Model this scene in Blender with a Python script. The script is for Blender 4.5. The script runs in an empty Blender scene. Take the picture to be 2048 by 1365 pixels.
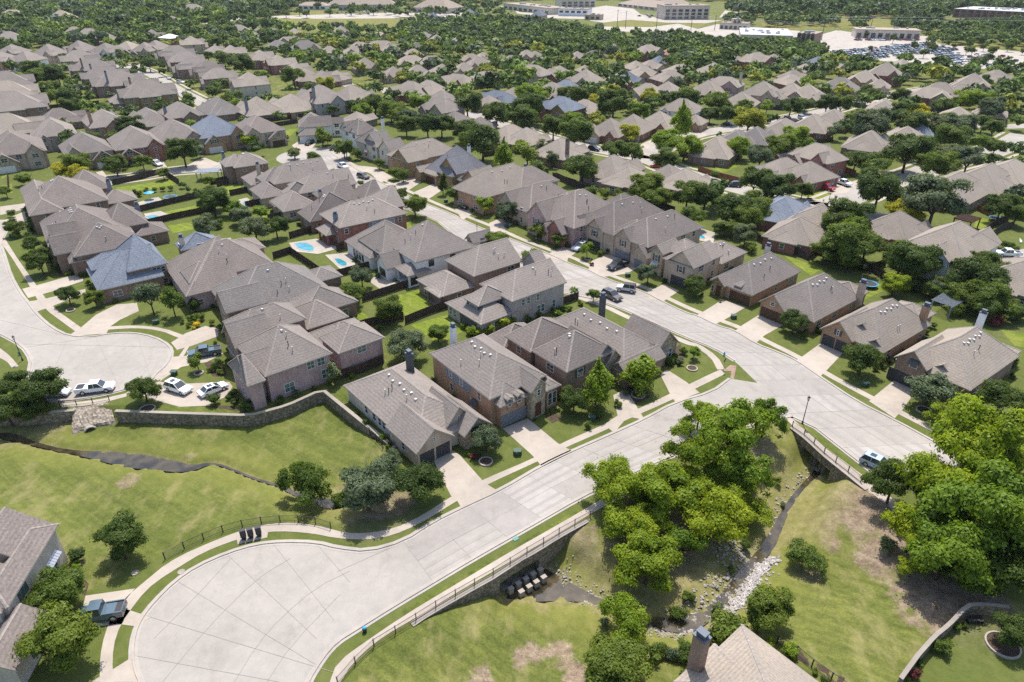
import bpy, math, random
import numpy as np
from mathutils import Vector
R0 = random.Random(7)
sc = bpy.context.scene
COL = sc.collection
# ------------------------------------------------------------------ camera and survey helpers
F, H, PIT = 1360.0, 63.4, math.radians(29.5)
CP, SP = math.cos(PIT), math.sin(PIT)
TILE = {'z1': (0, 0, 2.923), 'z2': (674, 0, 2.923), 'z3': (1348, 0, 2.923), 'z4': (0, 449, 2.923), 'z5': (674, 449, 2.923), 'z6': (1348, 449, 2.923),
        'z7': (0, 898, 2.923), 'z8': (674, 898, 2.923), 'z9': (1348, 898, 2.923), 'm1': (0, 180, 5.1125), 'm2': (400, 180, 5.1125),
        'm3': (800, 180, 5.1125), 'm4': (1200, 180, 5.1125), 'm5': (1600, 180, 5.1125), 'm6': (1648, 380, 5.1125),
        't1': (0, 0, 5.12), 't2': (400, 0, 5.12), 't3': (800, 0, 5.12), 't4': (1200, 0, 5.12), 't5': (1600, 0, 4.571), 'p': (0, 0, 1.0), 'n1': (0, 260, 4.0), 'n2': (512, 260, 4.0), 'k1': (680, 260, 1.9214)}

def q(t, x, y):
    o = TILE[t]
    return o[0] + x / o[2], o[1] + y / o[2]

def g(u, v, z=0.0):
    """survey point: where the sight line through (u, v) meets height z"""
    x = (u - 1024) / F
    y = -(v - 682.5) / F
    dy = CP + y * SP
    dz = -SP + y * CP
    t = (H - z) / (-dz)
    return x * t, dy * t

def proj(x, y, z):
    rz = z - H
    d = y * CP - rz * SP
    up = y * SP + rz * CP
    return 1024 + F * x / d, 682.5 - F * up / d

def ppm(x, y, z=0.0):
    return F / (y * CP - (z - H) * SP)

def pts(s):
    """'z5 10,20 30,40 z6 1,2' -> photo points"""
    out, t = [], 'p'
    for w in s.split():
        if ',' in w:
            a, b = w.split(',')
            out.append(q(t, float(a), float(b)))
        else:
            t = w
    return out

def G(s, z=0.0):
    return [g(u, v, z) for u, v in pts(s)]

# ------------------------------------------------------------------ materials
MATS = {}
def new_mat(name):
    m = bpy.data.materials.new(name)
    m.use_nodes = True
    nt = m.node_tree
    nt.nodes.clear()
    MATS[name] = m
    return m, nt
def out_principled(nt, rough=.8, spec=.3, metal=0.0):
    b = nt.nodes.new('ShaderNodeBsdfPrincipled')
    b.inputs['Roughness'].default_value = rough
    b.inputs['Specular IOR Level'].default_value = spec
    b.inputs['Metallic'].default_value = metal
    o = nt.nodes.new('ShaderNodeOutputMaterial')
    nt.links.new(b.outputs[0], o.inputs[0])
    return b
def coords(nt):
    """world-sized coordinates that stay with the object"""
    return nt.nodes.new('ShaderNodeTexCoord').outputs['Object']
def noise(nt, co, scale, detail=3.0, rough=.6, stretch=None):
    if stretch:
        mp = nt.nodes.new('ShaderNodeMapping')
        mp.inputs['Scale'].default_value = stretch
        nt.links.new(co, mp.inputs[0])
        co = mp.outputs[0]
    n = nt.nodes.new('ShaderNodeTexNoise')
    n.inputs['Scale'].default_value = scale
    n.inputs['Detail'].default_value = detail
    n.inputs['Roughness'].default_value = rough
    nt.links.new(co, n.inputs['Vector'])
    return n.outputs['Fac']
def ramp(nt, fac, stops):
    r = nt.nodes.new('ShaderNodeValToRGB')
    el = r.color_ramp.elements
    while len(el) < len(stops):
        el.new(.5)
    for e, (p, c) in zip(el, stops):
        e.position = p
        e.color = (*c, 1)
    nt.links.new(fac, r.inputs[0])
    return r.outputs[0]
def mix(nt, fac, a, b, mode='MIX'):
    m = nt.nodes.new('ShaderNodeMix')
    m.data_type = 'RGBA'
    m.blend_type = mode
    for s, v in ((0, fac), (6, a), (7, b)):
        if isinstance(v, (int, float)):
            m.inputs[s].default_value = v
        elif isinstance(v, tuple):
            m.inputs[s].default_value = (*v, 1)
        else:
            nt.links.new(v, m.inputs[s])
    return m.outputs[2]
def sc_(c, k):
    return tuple(min(1, x * k) for x in c)

def mottled(name, c, var=.25, s1=.6, s2=4.0, rough=.85, spec=.2, metal=0, bump=0.0):
    m, nt = new_mat(name)
    b = out_principled(nt, rough, spec, metal)
    co = coords(nt)
    a = ramp(nt, noise(nt, co, s1, 4), [(.3, sc_(c, 1 - var)), (.7, sc_(c, 1 + var))])
    d = ramp(nt, noise(nt, co, s2, 2), [(.3, (1 - var,) * 3), (.7, (1 + var,) * 3)])
    col = mix(nt, 1.0, a, d, 'MULTIPLY')
    nt.links.new(col, b.inputs['Base Color'])
    if bump:
        bp = nt.nodes.new('ShaderNodeBump')
        bp.inputs['Strength'].default_value = bump
        bp.inputs['Distance'].default_value = .05
        nt.links.new(noise(nt, co, s2, 2), bp.inputs['Height'])
        nt.links.new(bp.outputs[0], b.inputs['Normal'])
    return m

def shingle(name, c, var=.3):
    m, nt = new_mat(name)
    b = out_principled(nt, .9, .15)
    co = coords(nt)
    a = ramp(nt, noise(nt, co, 3.4, 2, .8, (1, 1, 1.6)), [(.28, sc_(c, 1 - var)), (.5, c), (.74, sc_(c, 1 + var * 1.1))])
    # each house's own batch of shingles
    oi = nt.nodes.new('ShaderNodeObjectInfo')
    r = ramp(nt, oi.outputs['Random'], [(0, (.86, .85, .85)), (1, (1.12, 1.1, 1.07))])
    w = ramp(nt, noise(nt, co, .25, 4), [(.3, (.9, .9, .9)), (.7, (1.08, 1.07, 1.06))])
    # course lines
    wv = nt.nodes.new('ShaderNodeTexWave')
    wv.bands_direction = 'Z'
    wv.inputs['Scale'].default_value = 1.1
    wv.inputs['Distortion'].default_value = 1.5
    wv.inputs['Detail'].default_value = 2
    nt.links.new(co, wv.inputs['Vector'])
    cw = ramp(nt, wv.outputs['Fac'], [(0, (.88, .88, .88)), (1, (1.05, 1.05, 1.05))])
    col = mix(nt, 1, mix(nt, 1, mix(nt, 1, a, r, 'MULTIPLY'), w, 'MULTIPLY'), cw, 'MULTIPLY')
    nt.links.new(col, b.inputs['Base Color'])
    return m

def brick(name, c, c2, mort=(.46, .42, .38)):
    m, nt = new_mat(name)
    b = out_principled(nt, .9, .15)
    co = coords(nt)
    n = ramp(nt, noise(nt, co, 4.2, 2, .75, (1, 1, 2.6)), [(.34, c2), (.52, c), (.60, c), (.70, tuple(.5 * x + .5 * y for x, y in zip(c, mort)))])
    k = ramp(nt, noise(nt, co, 9.0, 1, .5, (1, 1, 3.0)), [(.36, (.78, .76, .76)), (.64, (1.2, 1.2, 1.2))])
    l = ramp(nt, noise(nt, co, .45, 3), [(.3, (.86, .85, .85)), (.7, (1.12, 1.12, 1.12))])
    # washed streaks below the eaves
    w = ramp(nt, noise(nt, co, 1.4, 3, .6, (1, 1, .15)), [(.35, (.9, .9, .9)), (.65, (1.06, 1.06, 1.06))])
    col = mix(nt, 1, mix(nt, 1, mix(nt, 1, n, k, 'MULTIPLY'), l, 'MULTIPLY'), w, 'MULTIPLY')
    nt.links.new(col, b.inputs['Base Color'])
    return m

def stone(name, c, c2):
    m, nt = new_mat(name)
    b = out_principled(nt, .9, .15)
    co = coords(nt)
    v = nt.nodes.new('ShaderNodeTexVoronoi')
    v.inputs['Scale'].default_value = 2.6
    nt.links.new(co, v.inputs['Vector'])
    a = mix(nt, v.outputs['Color'], c, c2)
    sep = nt.nodes.new('ShaderNodeSeparateColor')
    nt.links.new(v.outputs['Color'], sep.inputs[0])
    a = mix(nt, sep.outputs[0], c, c2)
    e = ramp(nt, v.outputs['Distance'], [(.25, (1, 1, 1)), (.6, (.62, .6, .58))])
    nt.links.new(mix(nt, 1, a, e, 'MULTIPLY'), b.inputs['Base Color'])
    return m

def plain(name, c, rough=.5, spec=.4, metal=0.0):
    m, nt = new_mat(name)
    b = out_principled(nt, rough, spec, metal)
    b.inputs['Base Color'].default_value = (*c, 1)
    return m

def carpaint(name, c, rough=.25):
    m, nt = new_mat(name)
    b = out_principled(nt, rough, .5)
    b.inputs['Base Color'].default_value = (*c, 1)
    b.inputs['Coat Weight'].default_value = .6
    b.inputs['Coat Roughness'].default_value = .05
    return m

def foliage(name, c, c2, trans=.35):
    m, nt = new_mat(name)
    co = coords(nt)
    oi = nt.nodes.new('ShaderNodeObjectInfo')
    a = ramp(nt, noise(nt, co, 1.1, 3), [(.3, c), (.7, c2)])
    r = ramp(nt, oi.outputs['Random'], [(0, (.74, .8, .82)), (.5, (1, 1, 1)), (1, (1.24, 1.14, .95))])
    col = mix(nt, 1, a, r, 'MULTIPLY')
    d = nt.nodes.new('ShaderNodeBsdfPrincipled')
    d.inputs['Roughness'].default_value = .55
    d.inputs['Specular IOR Level'].default_value = .25
    t = nt.nodes.new('ShaderNodeBsdfTranslucent')
    nt.links.new(col, d.inputs['Base Color'])
    nt.links.new(mix(nt, 1, col, (1.25, 1.25, .6), 'MULTIPLY'), t.inputs[0])
    mx = nt.nodes.new('ShaderNodeMixShader')
    mx.inputs[0].default_value = trans
    nt.links.new(d.outputs[0], mx.inputs[1])
    nt.links.new(t.outputs[0], mx.inputs[2])
    o = nt.nodes.new('ShaderNodeOutputMaterial')
    nt.links.new(mx.outputs[0], o.inputs[0])
    return m

def grass_mat(name, green, green2, dry, attr=False, dryamt=.5):
    m, nt = new_mat(name)
    b = out_principled(nt, .95, .1)
    co = coords(nt)
    n1 = noise(nt, co, .09, 5, .6)
    n2 = noise(nt, co, .9, 4, .7)
    n3 = noise(nt, co, 5.0, 2, .7)
    base = ramp(nt, n1, [(.35, green), (.65, green2)])
    base = mix(nt, 1, base, ramp(nt, n2, [(.25, (.72, .76, .7)), (.75, (1.25, 1.2, 1.15))]), 'MULTIPLY')
    base = mix(nt, 1, base, ramp(nt, n3, [(.25, (.72, .74, .7)), (.75, (1.25, 1.24, 1.2))]), 'MULTIPLY')
    # mower passes and dry streaks
    mp = nt.nodes.new('ShaderNodeMapping')
    mp.inputs['Rotation'].default_value = (0, 0, .62)
    nt.links.new(co, mp.inputs[0])
    pas = noise(nt, mp.outputs[0], .9, 3, .6, (.12, 1.3, 1))
    base = mix(nt, 1, base, ramp(nt, pas, [(.36, (.80, .82, .8)), (.64, (1.16, 1.14, 1.1))]), 'MULTIPLY')
    tuf = noise(nt, co, 2.2, 5, .8)
    base = mix(nt, 1, base, ramp(nt, tuf, [(.3, (.82, .84, .8)), (.5, (1, 1, 1)), (.72, (1.14, 1.1, 1.0))]), 'MULTIPLY')
    st = noise(nt, co, .35, 4, .65, (1.0, .45, 1))
    base = mix(nt, ramp(nt, st, [(.5, (0, 0, 0)), (.72, (dryamt,) * 3)]), base, dry)
    if attr:
        a = nt.nodes.new('ShaderNodeAttribute')
        a.attribute_name = 'bare'
        sep = nt.nodes.new('ShaderNodeSeparateColor')
        nt.links.new(a.outputs['Color'], sep.inputs[0])
        br = noise(nt, co, .55, 5, .7)
        ad = nt.nodes.new('ShaderNodeMath')
        ad.operation = 'ADD'
        nt.links.new(sep.outputs[0], ad.inputs[0])
        nt.links.new(br, ad.inputs[1])
        f = ramp(nt, ad.outputs[0], [(.0, (0, 0, 0)), (.80, (0, 0, 0)), (1.0, (1, 1, 1))])
        dirt = ramp(nt, n2, [(.3, (.115, .085, .058)), (.5, (.20, .150, .105)), (.75, (.31, .245, .18))])
        dirt = mix(nt, 1, dirt, ramp(nt, n3, [(.3, (.7, .7, .7)), (.7, (1.25, 1.25, 1.25))]), 'MULTIPLY')
        base = mix(nt, f, base, dirt)
        # golden rough grass on creek banks (green channel)
        f2 = ramp(nt, sep.outputs[1], [(0, (0, 0, 0)), (1, (.85, .85, .85))])
        base = mix(nt, f2, base, mix(nt, n2, (.10, .125, .022), (.24, .22, .06)))
        # darker watered lawns (blue channel)
        base = mix(nt, sep.outputs[2], base, mix(nt, n2, (.060, .080, .019), (.106, .126, .032)))
    nt.links.new(base, b.inputs['Base Color'])
    bp = nt.nodes.new('ShaderNodeBump')
    bp.inputs['Strength'].default_value = .6
    bp.inputs['Distance'].default_value = .12
    nt.links.new(n3, bp.inputs['Height'])
    nt.links.new(bp.outputs[0], b.inputs['Normal'])
    return m

def concrete(name, c, var=.12):
    m, nt = new_mat(name)
    b = out_principled(nt, .9, .2)
    co = coords(nt)
    a = ramp(nt, noise(nt, co, .12, 6, .65), [(.3, sc_(c, 1 - var)), (.5, c), (.72, sc_(c, 1 + var))])
    s = ramp(nt, noise(nt, co, .9, 5, .7), [(.3, (.91, .91, .92)), (.7, (1.06, 1.05, 1.04))])
    p = ramp(nt, noise(nt, co, 6, 3, .7), [(.25, (.93, .93, .93)), (.75, (1.05, 1.05, 1.05))])
    # old stains and patches
    st = ramp(nt, noise(nt, co, .28, 4, .7, (1, .5, 1)), [(.58, (1, 1, 1)), (.75, (.84, .83, .82))])
    col = mix(nt, 1, mix(nt, 1, mix(nt, 1, a, s, 'MULTIPLY'), p, 'MULTIPLY'), st, 'MULTIPLY')
    # old cracks and a few drips
    v = nt.nodes.new('ShaderNodeTexVoronoi')
    v.feature = 'DISTANCE_TO_EDGE'
    v.inputs['Scale'].default_value = .11
    nz = nt.nodes.new('ShaderNodeMix')
    nz.data_type = 'VECTOR'
    nz.inputs[0].default_value = .06
    nt.links.new(co, nz.inputs[4])
    n3 = nt.nodes.new('ShaderNodeTexNoise')
    n3.inputs['Scale'].default_value = .8
    n3.inputs['Detail'].default_value = 4
    nt.links.new(co, n3.inputs['Vector'])
    ml = nt.nodes.new('ShaderNodeVectorMath')
    ml.operation = 'MULTIPLY_ADD'
    nt.links.new(n3.outputs['Color'], ml.inputs[0])
    ml.inputs[1].default_value = (3, 3, 0)
    nt.links.new(co, ml.inputs[2])
    nt.links.new(ml.outputs[0], v.inputs['Vector'])
    ck = ramp(nt, v.outputs['Distance'], [(0, (.90, .895, .89)), (.005, (1, 1, 1))])
    dr = ramp(nt, noise(nt, co, .55, 6, .75), [(.66, (1, 1, 1)), (.76, (.80, .79, .78))])
    col = mix(nt, 1, mix(nt, 1, col, ck, 'MULTIPLY'), dr, 'MULTIPLY')
    nt.links.new(col, b.inputs['Base Color'])
    return m

concrete('road_concrete', (.300, .276, .246))
concrete('road_worn', (.282, .259, .235))
concrete('road_fresh', (.328, .304, .278))
concrete('walk_concrete', (.345, .302, .255), .16)
concrete('old_concrete', (.27, .24, .205), .25)
concrete('lot_concrete', (.34, .305, .265), .2)
plain('joint', (.262, .241, .218), .9, .1)
plain('seal', (.10, .10, .10), .8, .2)
plain('mark_white', (.8, .8, .78), .7)
grass_mat('ground_grass', (.083, .100, .025), (.122, .133, .038), (.26, .22, .105), True, .65)
grass_mat('verge_grass', (.062, .086, .018), (.112, .136, .030), (.20, .18, .07), False, .4)
grass_mat('field_grass', (.125, .13, .035), (.165, .155, .05), (.27, .22, .10), False, .5)
grass_mat('yard_grass', (.115, .155, .022), (.155, .190, .030), (.26, .23, .075), False, .45)
mottled('mulch', (.06, .04, .028), .35, 2, 9)
mottled('gravel', (.36, .33, .29), .3, 1, 6)
shingle('roof_taupe', (.208, .184, .168), .27)
shingle('roof_cap', (.255, .228, .207), .25)
shingle('roof_tan', (.262, .228, .195), .24)
shingle('roof_brown', (.172, .149, .138), .30)
shingle('roof_grey', (.165, .152, .146), .32)
shingle('roof_slate', (.150, .172, .212), .4)
shingle('roof_charcoal', (.135, .138, .155), .45)
shingle('roof_pale', (.285, .238, .195), .25)
shingle('roof_rust', (.26, .16, .12), .25)
brick('brick_tan', (.40, .26, .17), (.28, .17, .11))
brick('brick_red', (.29, .135, .105), (.2, .09, .07))
brick('brick_pink', (.46, .325, .305), (.27, .17, .165))
brick('brick_brown', (.28, .195, .15), (.18, .125, .095))
brick('brick_buff', (.48, .385, .295), (.37, .29, .215))
brick('brick_grey', (.42, .38, .355), (.24, .22, .21))
brick('brick_cream', (.52, .47, .40), (.42, .36, .30))
stone('stone_cream', (.52, .45, .34), (.36, .29, .20))
stone('stone_gold', (.45, .33, .18), (.28, .2, .11))
stone('stone_wall', (.34, .29, .22), (.18, .15, .11))
stone('stone_riprap', (.40, .35, .285), (.22, .185, .15))
mottled('white_paint', (.70, .68, .64), .06, .8, 4)
mottled('siding_grey', (.20, .22, .25), .1, .6, 3)
mottled('siding_dark', (.085, .085, .085), .15, .6, 3)
mottled('siding_white', (.66, .67, .68), .06, .6, 3)
mottled('stucco', (.55, .49, .41), .1, .5, 3)
plain('trim', (.36, .32, .28), .6)
plain('trim_dark', (.06, .05, .045), .6)
plain('trim_white', (.62, .60, .57), .6)
plain('glass', (.035, .045, .05), .08, .8)
plain('glass_green', (.07, .12, .11), .12, .8)
mottled('garage_dark', (.055, .055, .06), .12, 2, 5, .6)
mottled('garage_brown', (.085, .05, .032), .2, 2, 5, .6)
mottled('garage_slate', (.16, .175, .195), .1, 2, 5, .6)
mottled('garage_white', (.66, .64, .6), .06, 2, 5, .6)
mottled('door_wood', (.10, .05, .03), .2, 2, 5, .5)
mottled('fence_wood', (.066, .047, .037), .3, 1.2, 6)
mottled('fence_red', (.20, .085, .045), .25, 1.2, 6)
plain('iron', (.025, .022, .024), .5)
plain('iron_brown', (.085, .045, .045), .5)
plain('metal_grey', (.35, .37, .40), .35, .5, .6)
plain('metal_blue', (.10, .115, .145), .6, .3, .2)
mottled('flat_roof', (.44, .43, .42), .12, .1, .6)
plain('vent_metal', (.5, .48, .46), .6, .3)
mottled('bark', (.085, .062, .045), .3, 2, 8)
plain('rubber', (.018, .018, .018), .7)
plain('rim', (.45, .45, .46), .3, .5, .8)
plain('lamp_glass', (.75, .75, .72), .3)
plain('tail_red', (.35, .02, .02), .3)
plain('box_green', (.035, .075, .05), .6)
plain('pvc_blue', (.03, .28, .50), .5)
plain('plastic_white', (.8, .8, .78), .5)
plain('teal', (.05, .20, .19), .6)
for n_, c_ in dict(white=(.80, .81, .83), black=(.012, .012, .014), silver=(.48, .50, .53), grey=(.16, .17, .18), navy=(.018, .026, .055), red=(.42, .015, .025),
                   brown=(.085, .062, .055), teal_blue=(.07, .11, .14), sky=(.34, .42, .52), maroon=(.16, .012, .03)).items():
    carpaint('paint_' + n_, c_)
def water(name, c, rough=.06):
    m, nt = new_mat(name)
    b = out_principled(nt, rough, .6)
    co = coords(nt)
    col = ramp(nt, noise(nt, co, .5, 3), [(.35, sc_(c, .7)), (.68, sc_(c, 1.3) if c[2] > .1 else (.085, .066, .036))])
    nt.links.new(col, b.inputs['Base Color'])
    bp = nt.nodes.new('ShaderNodeBump')
    bp.inputs['Strength'].default_value = .15
    bp.inputs['Distance'].default_value = .05
    nt.links.new(noise(nt, co, 3, 2), bp.inputs['Height'])
    nt.links.new(bp.outputs[0], b.inputs['Normal'])
water('creek', (.030, .027, .018), .04)
water('pool', (.035, .215, .28), .06)
foliage('leaf_dark', (.056, .092, .015), (.118, .170, .031), .48)
foliage('leaf_mid', (.088, .136, .017), (.168, .226, .035), .48)
foliage('leaf_bright', (.120, .200, .014), (.235, .32, .028), .45)
foliage('leaf_lime', (.165, .235, .012), (.32, .385, .022), .48)
foliage('leaf_yellow', (.27, .28, .018), (.46, .43, .028), .45)
foliage('leaf_grey', (.090, .122, .058), (.168, .208, .106), .4)
foliage('leaf_far', (.068, .115, .032), (.13, .19, .052), .4)
foliage('flower_yellow', (.55, .42, .01), (.7, .55, .02))
foliage('leaf_red', (.16, .03, .03), (.24, .07, .06))
foliage('blossom', (.62, .62, .55), (.75, .75, .7))
# ------------------------------------------------------------------ mesh helpers
class MB:
    def __init__(s):
        s.v, s.f, s.m = [], [], []
    def quad(s, *p, m=0):
        i = len(s.v)
        s.v += [tuple(a) for a in p]
        s.f.append(tuple(range(i, i + len(p))))
        s.m.append(m)
    def box(s, c, u, w, d, z0, z1, m=0, top=None):
        """box round c=(x,y), u = unit direction of its width w, depth d; top: slot of the top face"""
        ux, uy = u
        vx, vy = -uy, ux
        P = [(c[0] + ux * w * a / 2 + vx * d * b / 2, c[1] + uy * w * a / 2 + vy * d * b / 2) for a, b in ((-1, -1), (1, -1), (1, 1), (-1, 1))]
        s.prism(P, z0, z1, m, top)
    def prism(s, P, z0, z1, m=0, top=None, bottom=True):
        n = len(P)
        i = len(s.v)
        s.v += [(p[0], p[1], z0) for p in P] + [(p[0], p[1], z1) for p in P]
        for k in range(n):
            s.f.append((i + k, i + (k + 1) % n, i + n + (k + 1) % n, i + n + k))
            s.m.append(m)
        s.f.append(tuple(range(i + n, i + 2 * n)))
        s.m.append(m if top is None else top)
        if bottom:
            s.f.append(tuple(range(i + n - 1, i - 1, -1)))
            s.m.append(m)
    def tube(s, a, b, r0, r1=None, n=7, m=0):
        r1 = r0 if r1 is None else r1
        a, b = Vector(a), Vector(b)
        d = (b - a).normalized()
        x = d.orthogonal().normalized()
        y = d.cross(x)
        i = len(s.v)
        for c, r in ((a, r0), (b, r1)):
            for k in range(n):
                t = 2 * math.pi * k / n
                s.v.append(tuple(c + x * r * math.cos(t) + y * r * math.sin(t)))
        for k in range(n):
            s.f.append((i + k, i + (k + 1) % n, i + n + (k + 1) % n, i + n + k))
            s.m.append(m)
        s.f.append(tuple(range(i + n, i + 2 * n)))
        s.f.append(tuple(range(i + n - 1, i - 1, -1)))
        s.m += [m, m]
    def ball(s, c, r, sz=1.0, n=8, m=0):
        i = len(s.v)
        rows = n // 2
        for a in range(rows + 1):
            t = math.pi * a / rows
            for k in range(n):
                p = 2 * math.pi * k / n
                s.v.append((c[0] + r * math.sin(t) * math.cos(p), c[1] + r * math.sin(t) * math.sin(p), c[2] + r * sz * math.cos(t)))
        for a in range(rows):
            for k in range(n):
                s.f.append((i + a * n + k, i + a * n + (k + 1) % n, i + (a + 1) * n + (k + 1) % n, i + (a + 1) * n + k))
                s.m.append(m)
    def obj(s, name, mats, parent=None, org=(0, 0, 0), smooth=False):
        return link(name, s.mesh(name, mats, org, smooth), parent, org)
    def mesh(s, name, mats, org=(0, 0, 0), smooth=False):
        me = bpy.data.meshes.new(name)
        me.from_pydata([(a - org[0], b - org[1], c - org[2]) for a, b, c in s.v], [], s.f)
        if isinstance(mats, str):
            mats = [mats]
        for k in mats:
            me.materials.append(MATS[k])
        if any(s.m):
            me.polygons.foreach_set('material_index', s.m)
        if smooth:
            me.polygons.foreach_set('use_smooth', [True] * len(s.f))
        return me

def link(name, me, parent=None, org=(0, 0, 0)):
    o = bpy.data.objects.new(name, me)
    COL.objects.link(o)
    if parent is None:
        o.location = org
    else:
        o.parent = parent
    return o

def empty(name, loc, label=None, cat=None, group=None, rz=0.0):
    o = bpy.data.objects.new(name, None)
    o.empty_display_size = .5
    COL.objects.link(o)
    o.location = loc
    o.rotation_euler[2] = rz
    tag(o, label, cat, group)
    return o

def tag(o, label=None, cat=None, group=None, kind=None):
    if label: o['label'] = label
    if cat: o['category'] = cat
    if group: o['group'] = group
    if kind: o['kind'] = kind
    return o

def copy_tree(root):
    r = root.copy()
    COL.objects.link(r)
    for ch in root.children:
        c = ch.copy()
        COL.objects.link(c)
        c.parent = r
        for gch in ch.children:
            d = gch.copy()
            COL.objects.link(d)
            d.parent = c
    return r

def structure(name, mb, mats, z=0, label=None):
    o = mb.obj(name, mats)
    tag(o, kind='structure')
    return o

def tri_poly(P):
    """ear clipping of a simple polygon -> triangles of indices"""
    from mathutils.geometry import tessellate_polygon
    return tessellate_polygon([[Vector((p[0], p[1], 0)) for p in P]])

def flat(mb, P, z, m=0):
    i = len(mb.v)
    mb.v += [(p[0], p[1], z) for p in P]
    for t in tri_poly(P):
        mb.f.append(tuple(i + k for k in t))
        mb.m.append(m)

def resample(P, n):
    d = [0]
    for a, b in zip(P, P[1:]):
        d.append(d[-1] + math.dist(a, b))
    out = []
    for k in range(n + 1):
        t = d[-1] * k / n
        j = 0
        while j < len(P) - 2 and d[j + 1] < t:
            j += 1
        s = (t - d[j]) / max(1e-6, d[j + 1] - d[j])
        out.append(tuple(a + (b - a) * s for a, b in zip(P[j], P[j + 1])))
    return out

def length(P):
    return sum(math.dist(a, b) for a, b in zip(P, P[1:]))

def smooth_line(P, it=2):
    for _ in range(it):
        o = [P[0]]
        for a, b in zip(P, P[1:]):
            o.append((a[0] * .75 + b[0] * .25, a[1] * .75 + b[1] * .25))
            o.append((a[0] * .25 + b[0] * .75, a[1] * .25 + b[1] * .75))
        o.append(P[-1])
        P = o
    return P

def offset(P, d):
    o = []
    for i, p in enumerate(P):
        a, b = P[max(0, i - 1)], P[min(len(P) - 1, i + 1)]
        l = math.dist(a, b) or 1
        o.append((p[0] - (b[1] - a[1]) / l * d, p[1] + (b[0] - a[0]) / l * d))
    return o

def ribbon(mb, P, w, z, m=0, side=0):
    """strip of width w along P; side -1/0/1: to the right, centred, to the left"""
    a = offset(P, w * (side + 1) / 2)
    b = offset(P, w * (side - 1) / 2)
    for i in range(len(P) - 1):
        mb.quad((*a[i], z), (*a[i + 1], z), (*b[i + 1], z), (*b[i], z), m=m)

def strip(mb, A, B, z, m=0, step=3.0):
    n = max(2, int(max(length(A), length(B)) / step))
    A, B = resample(A, n), resample(B, n)
    for i in range(n):
        mb.quad((*A[i], z), (*A[i + 1], z), (*B[i + 1], z), (*B[i], z), m=m)
    return A, B

def wallstrip(mb, P, w, z0f, z1f, m=0, cap=None):
    """wall of thickness w along P from z0f(p) to z1f(p)"""
    a, b = offset(P, w / 2), offset(P, -w / 2)
    for i in range(len(P) - 1):
        p0, p1 = P[i], P[i + 1]
        l0, l1, h0, h1 = z0f(p0), z0f(p1), z1f(p0), z1f(p1)
        mb.quad((*a[i], l0), (*a[i + 1], l1), (*a[i + 1], h1), (*a[i], h0), m=m)
        mb.quad((*b[i], l0), (*b[i + 1], l1), (*b[i + 1], h1), (*b[i], h0), m=m)
        mb.quad((*a[i], h0), (*a[i + 1], h1), (*b[i + 1], h1), (*b[i], h0), m=m if cap is None else cap)
    for i in (0, -1):
        mb.quad((*a[i], z0f(P[i])), (*b[i], z0f(P[i])), (*b[i], z1f(P[i])), (*a[i], z1f(P[i])), m=m)

def unit(a, b):
    l = math.dist(a, b) or 1
    return ((b[0] - a[0]) / l, (b[1] - a[1]) / l)

# ------------------------------------------------------------------ terrain
def seg_dist(px, py, P, closed=False):
    """distance from points (arrays) to a polyline, and the parameter (index + fraction) of the nearest point"""
    best = np.full(px.shape, 1e9)
    par = np.zeros(px.shape)
    Q = list(P) + ([P[0]] if closed else [])
    for i, (a, b) in enumerate(zip(Q, Q[1:])):
        dx, dy = b[0] - a[0], b[1] - a[1]
        t = np.clip(((px - a[0]) * dx + (py - a[1]) * dy) / (dx * dx + dy * dy + 1e-9), 0, 1)
        d = np.hypot(px - a[0] - t * dx, py - a[1] - t * dy)
        k = d < best
        best = np.where(k, d, best)
        par = np.where(k, i + t, par)
    return best, par

def inside(px, py, P):
    r = np.zeros(px.shape, bool)
    n = len(P)
    for i in range(n):
        (x1, y1), (x2, y2) = P[i], P[(i + 1) % n]
        c = ((y1 > py) != (y2 > py)) & (px < (x2 - x1) * (py - y1) / ((y2 - y1) or 1e-9) + x1)
        r ^= c
    return r

def sm(t):
    t = np.clip(t, 0, 1)
    return t * t * (3 - 2 * t)

WALL_A = G('p 232,826 500,835 575,815 645,783 790,900')                      # retaining wall top beside the left lawn
SOFT_A = G('p 790,900 800,960 860,985 790,1035 660,1050 500,1040 340,1105 180,1180 120,1170 0,1090 -420,1000 -420,834')
LEFT_BRIDGE = G('p -120,834 60,829 150,822')

HEAD_1 = G('z8 437,1032 502,987 613,920 706,868 793,817 895,762 988,702 1080,642 1165,597 1233,552 1321,499 1398,457 1480,412')  # culvert wall under the near sidewalk
HEAD_2 = G('z6 685,1190 760,1245 815,1295 880,1355 z9 945,95 1015,150 1090,212 1160,268')
SOFT_B = G('z9 1160,268 1400,500 1700,720 2046,900 2300,1150 1960,1000 1690,985 1500,1140 1380,1280 1200,1450 860,1500 300,1600 p 1000,1560 690,1420 700,1330 z8 200,1190 437,1032')
LIP = 1.05   # the drop behind a wall lies under the walk on its high side
FIELD_A = offset(WALL_A, LIP) + SOFT_A[1:] + offset(LEFT_BRIDGE, LIP)
FIELD_B = offset(HEAD_1, LIP) + G('z8 1540,330 1640,250 p 1300,930 1400,885 1530,840') + offset(HEAD_2, LIP) + SOFT_B[1:-1]
SOFT_B2 = G('z8 1480,412 1540,330 1640,250 p 1300,930 1400,885 1530,840 1582,848')
CREEK_1 = [g(u, v, -2.4) for u, v in pts('p -80,864 20,872 60,885 110,898 155,905 210,912 260,920 320,928 380,938 425,924 470,940 520,962 560,975 600,1000 640,1015 690,1022')]
WID_1 = [1.5, 1.2, .6, .5, .7, 1.8, 2.6, 2.4, 1.2, .15, .1, .15, .3, .5, 1.2, 1.6]
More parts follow.
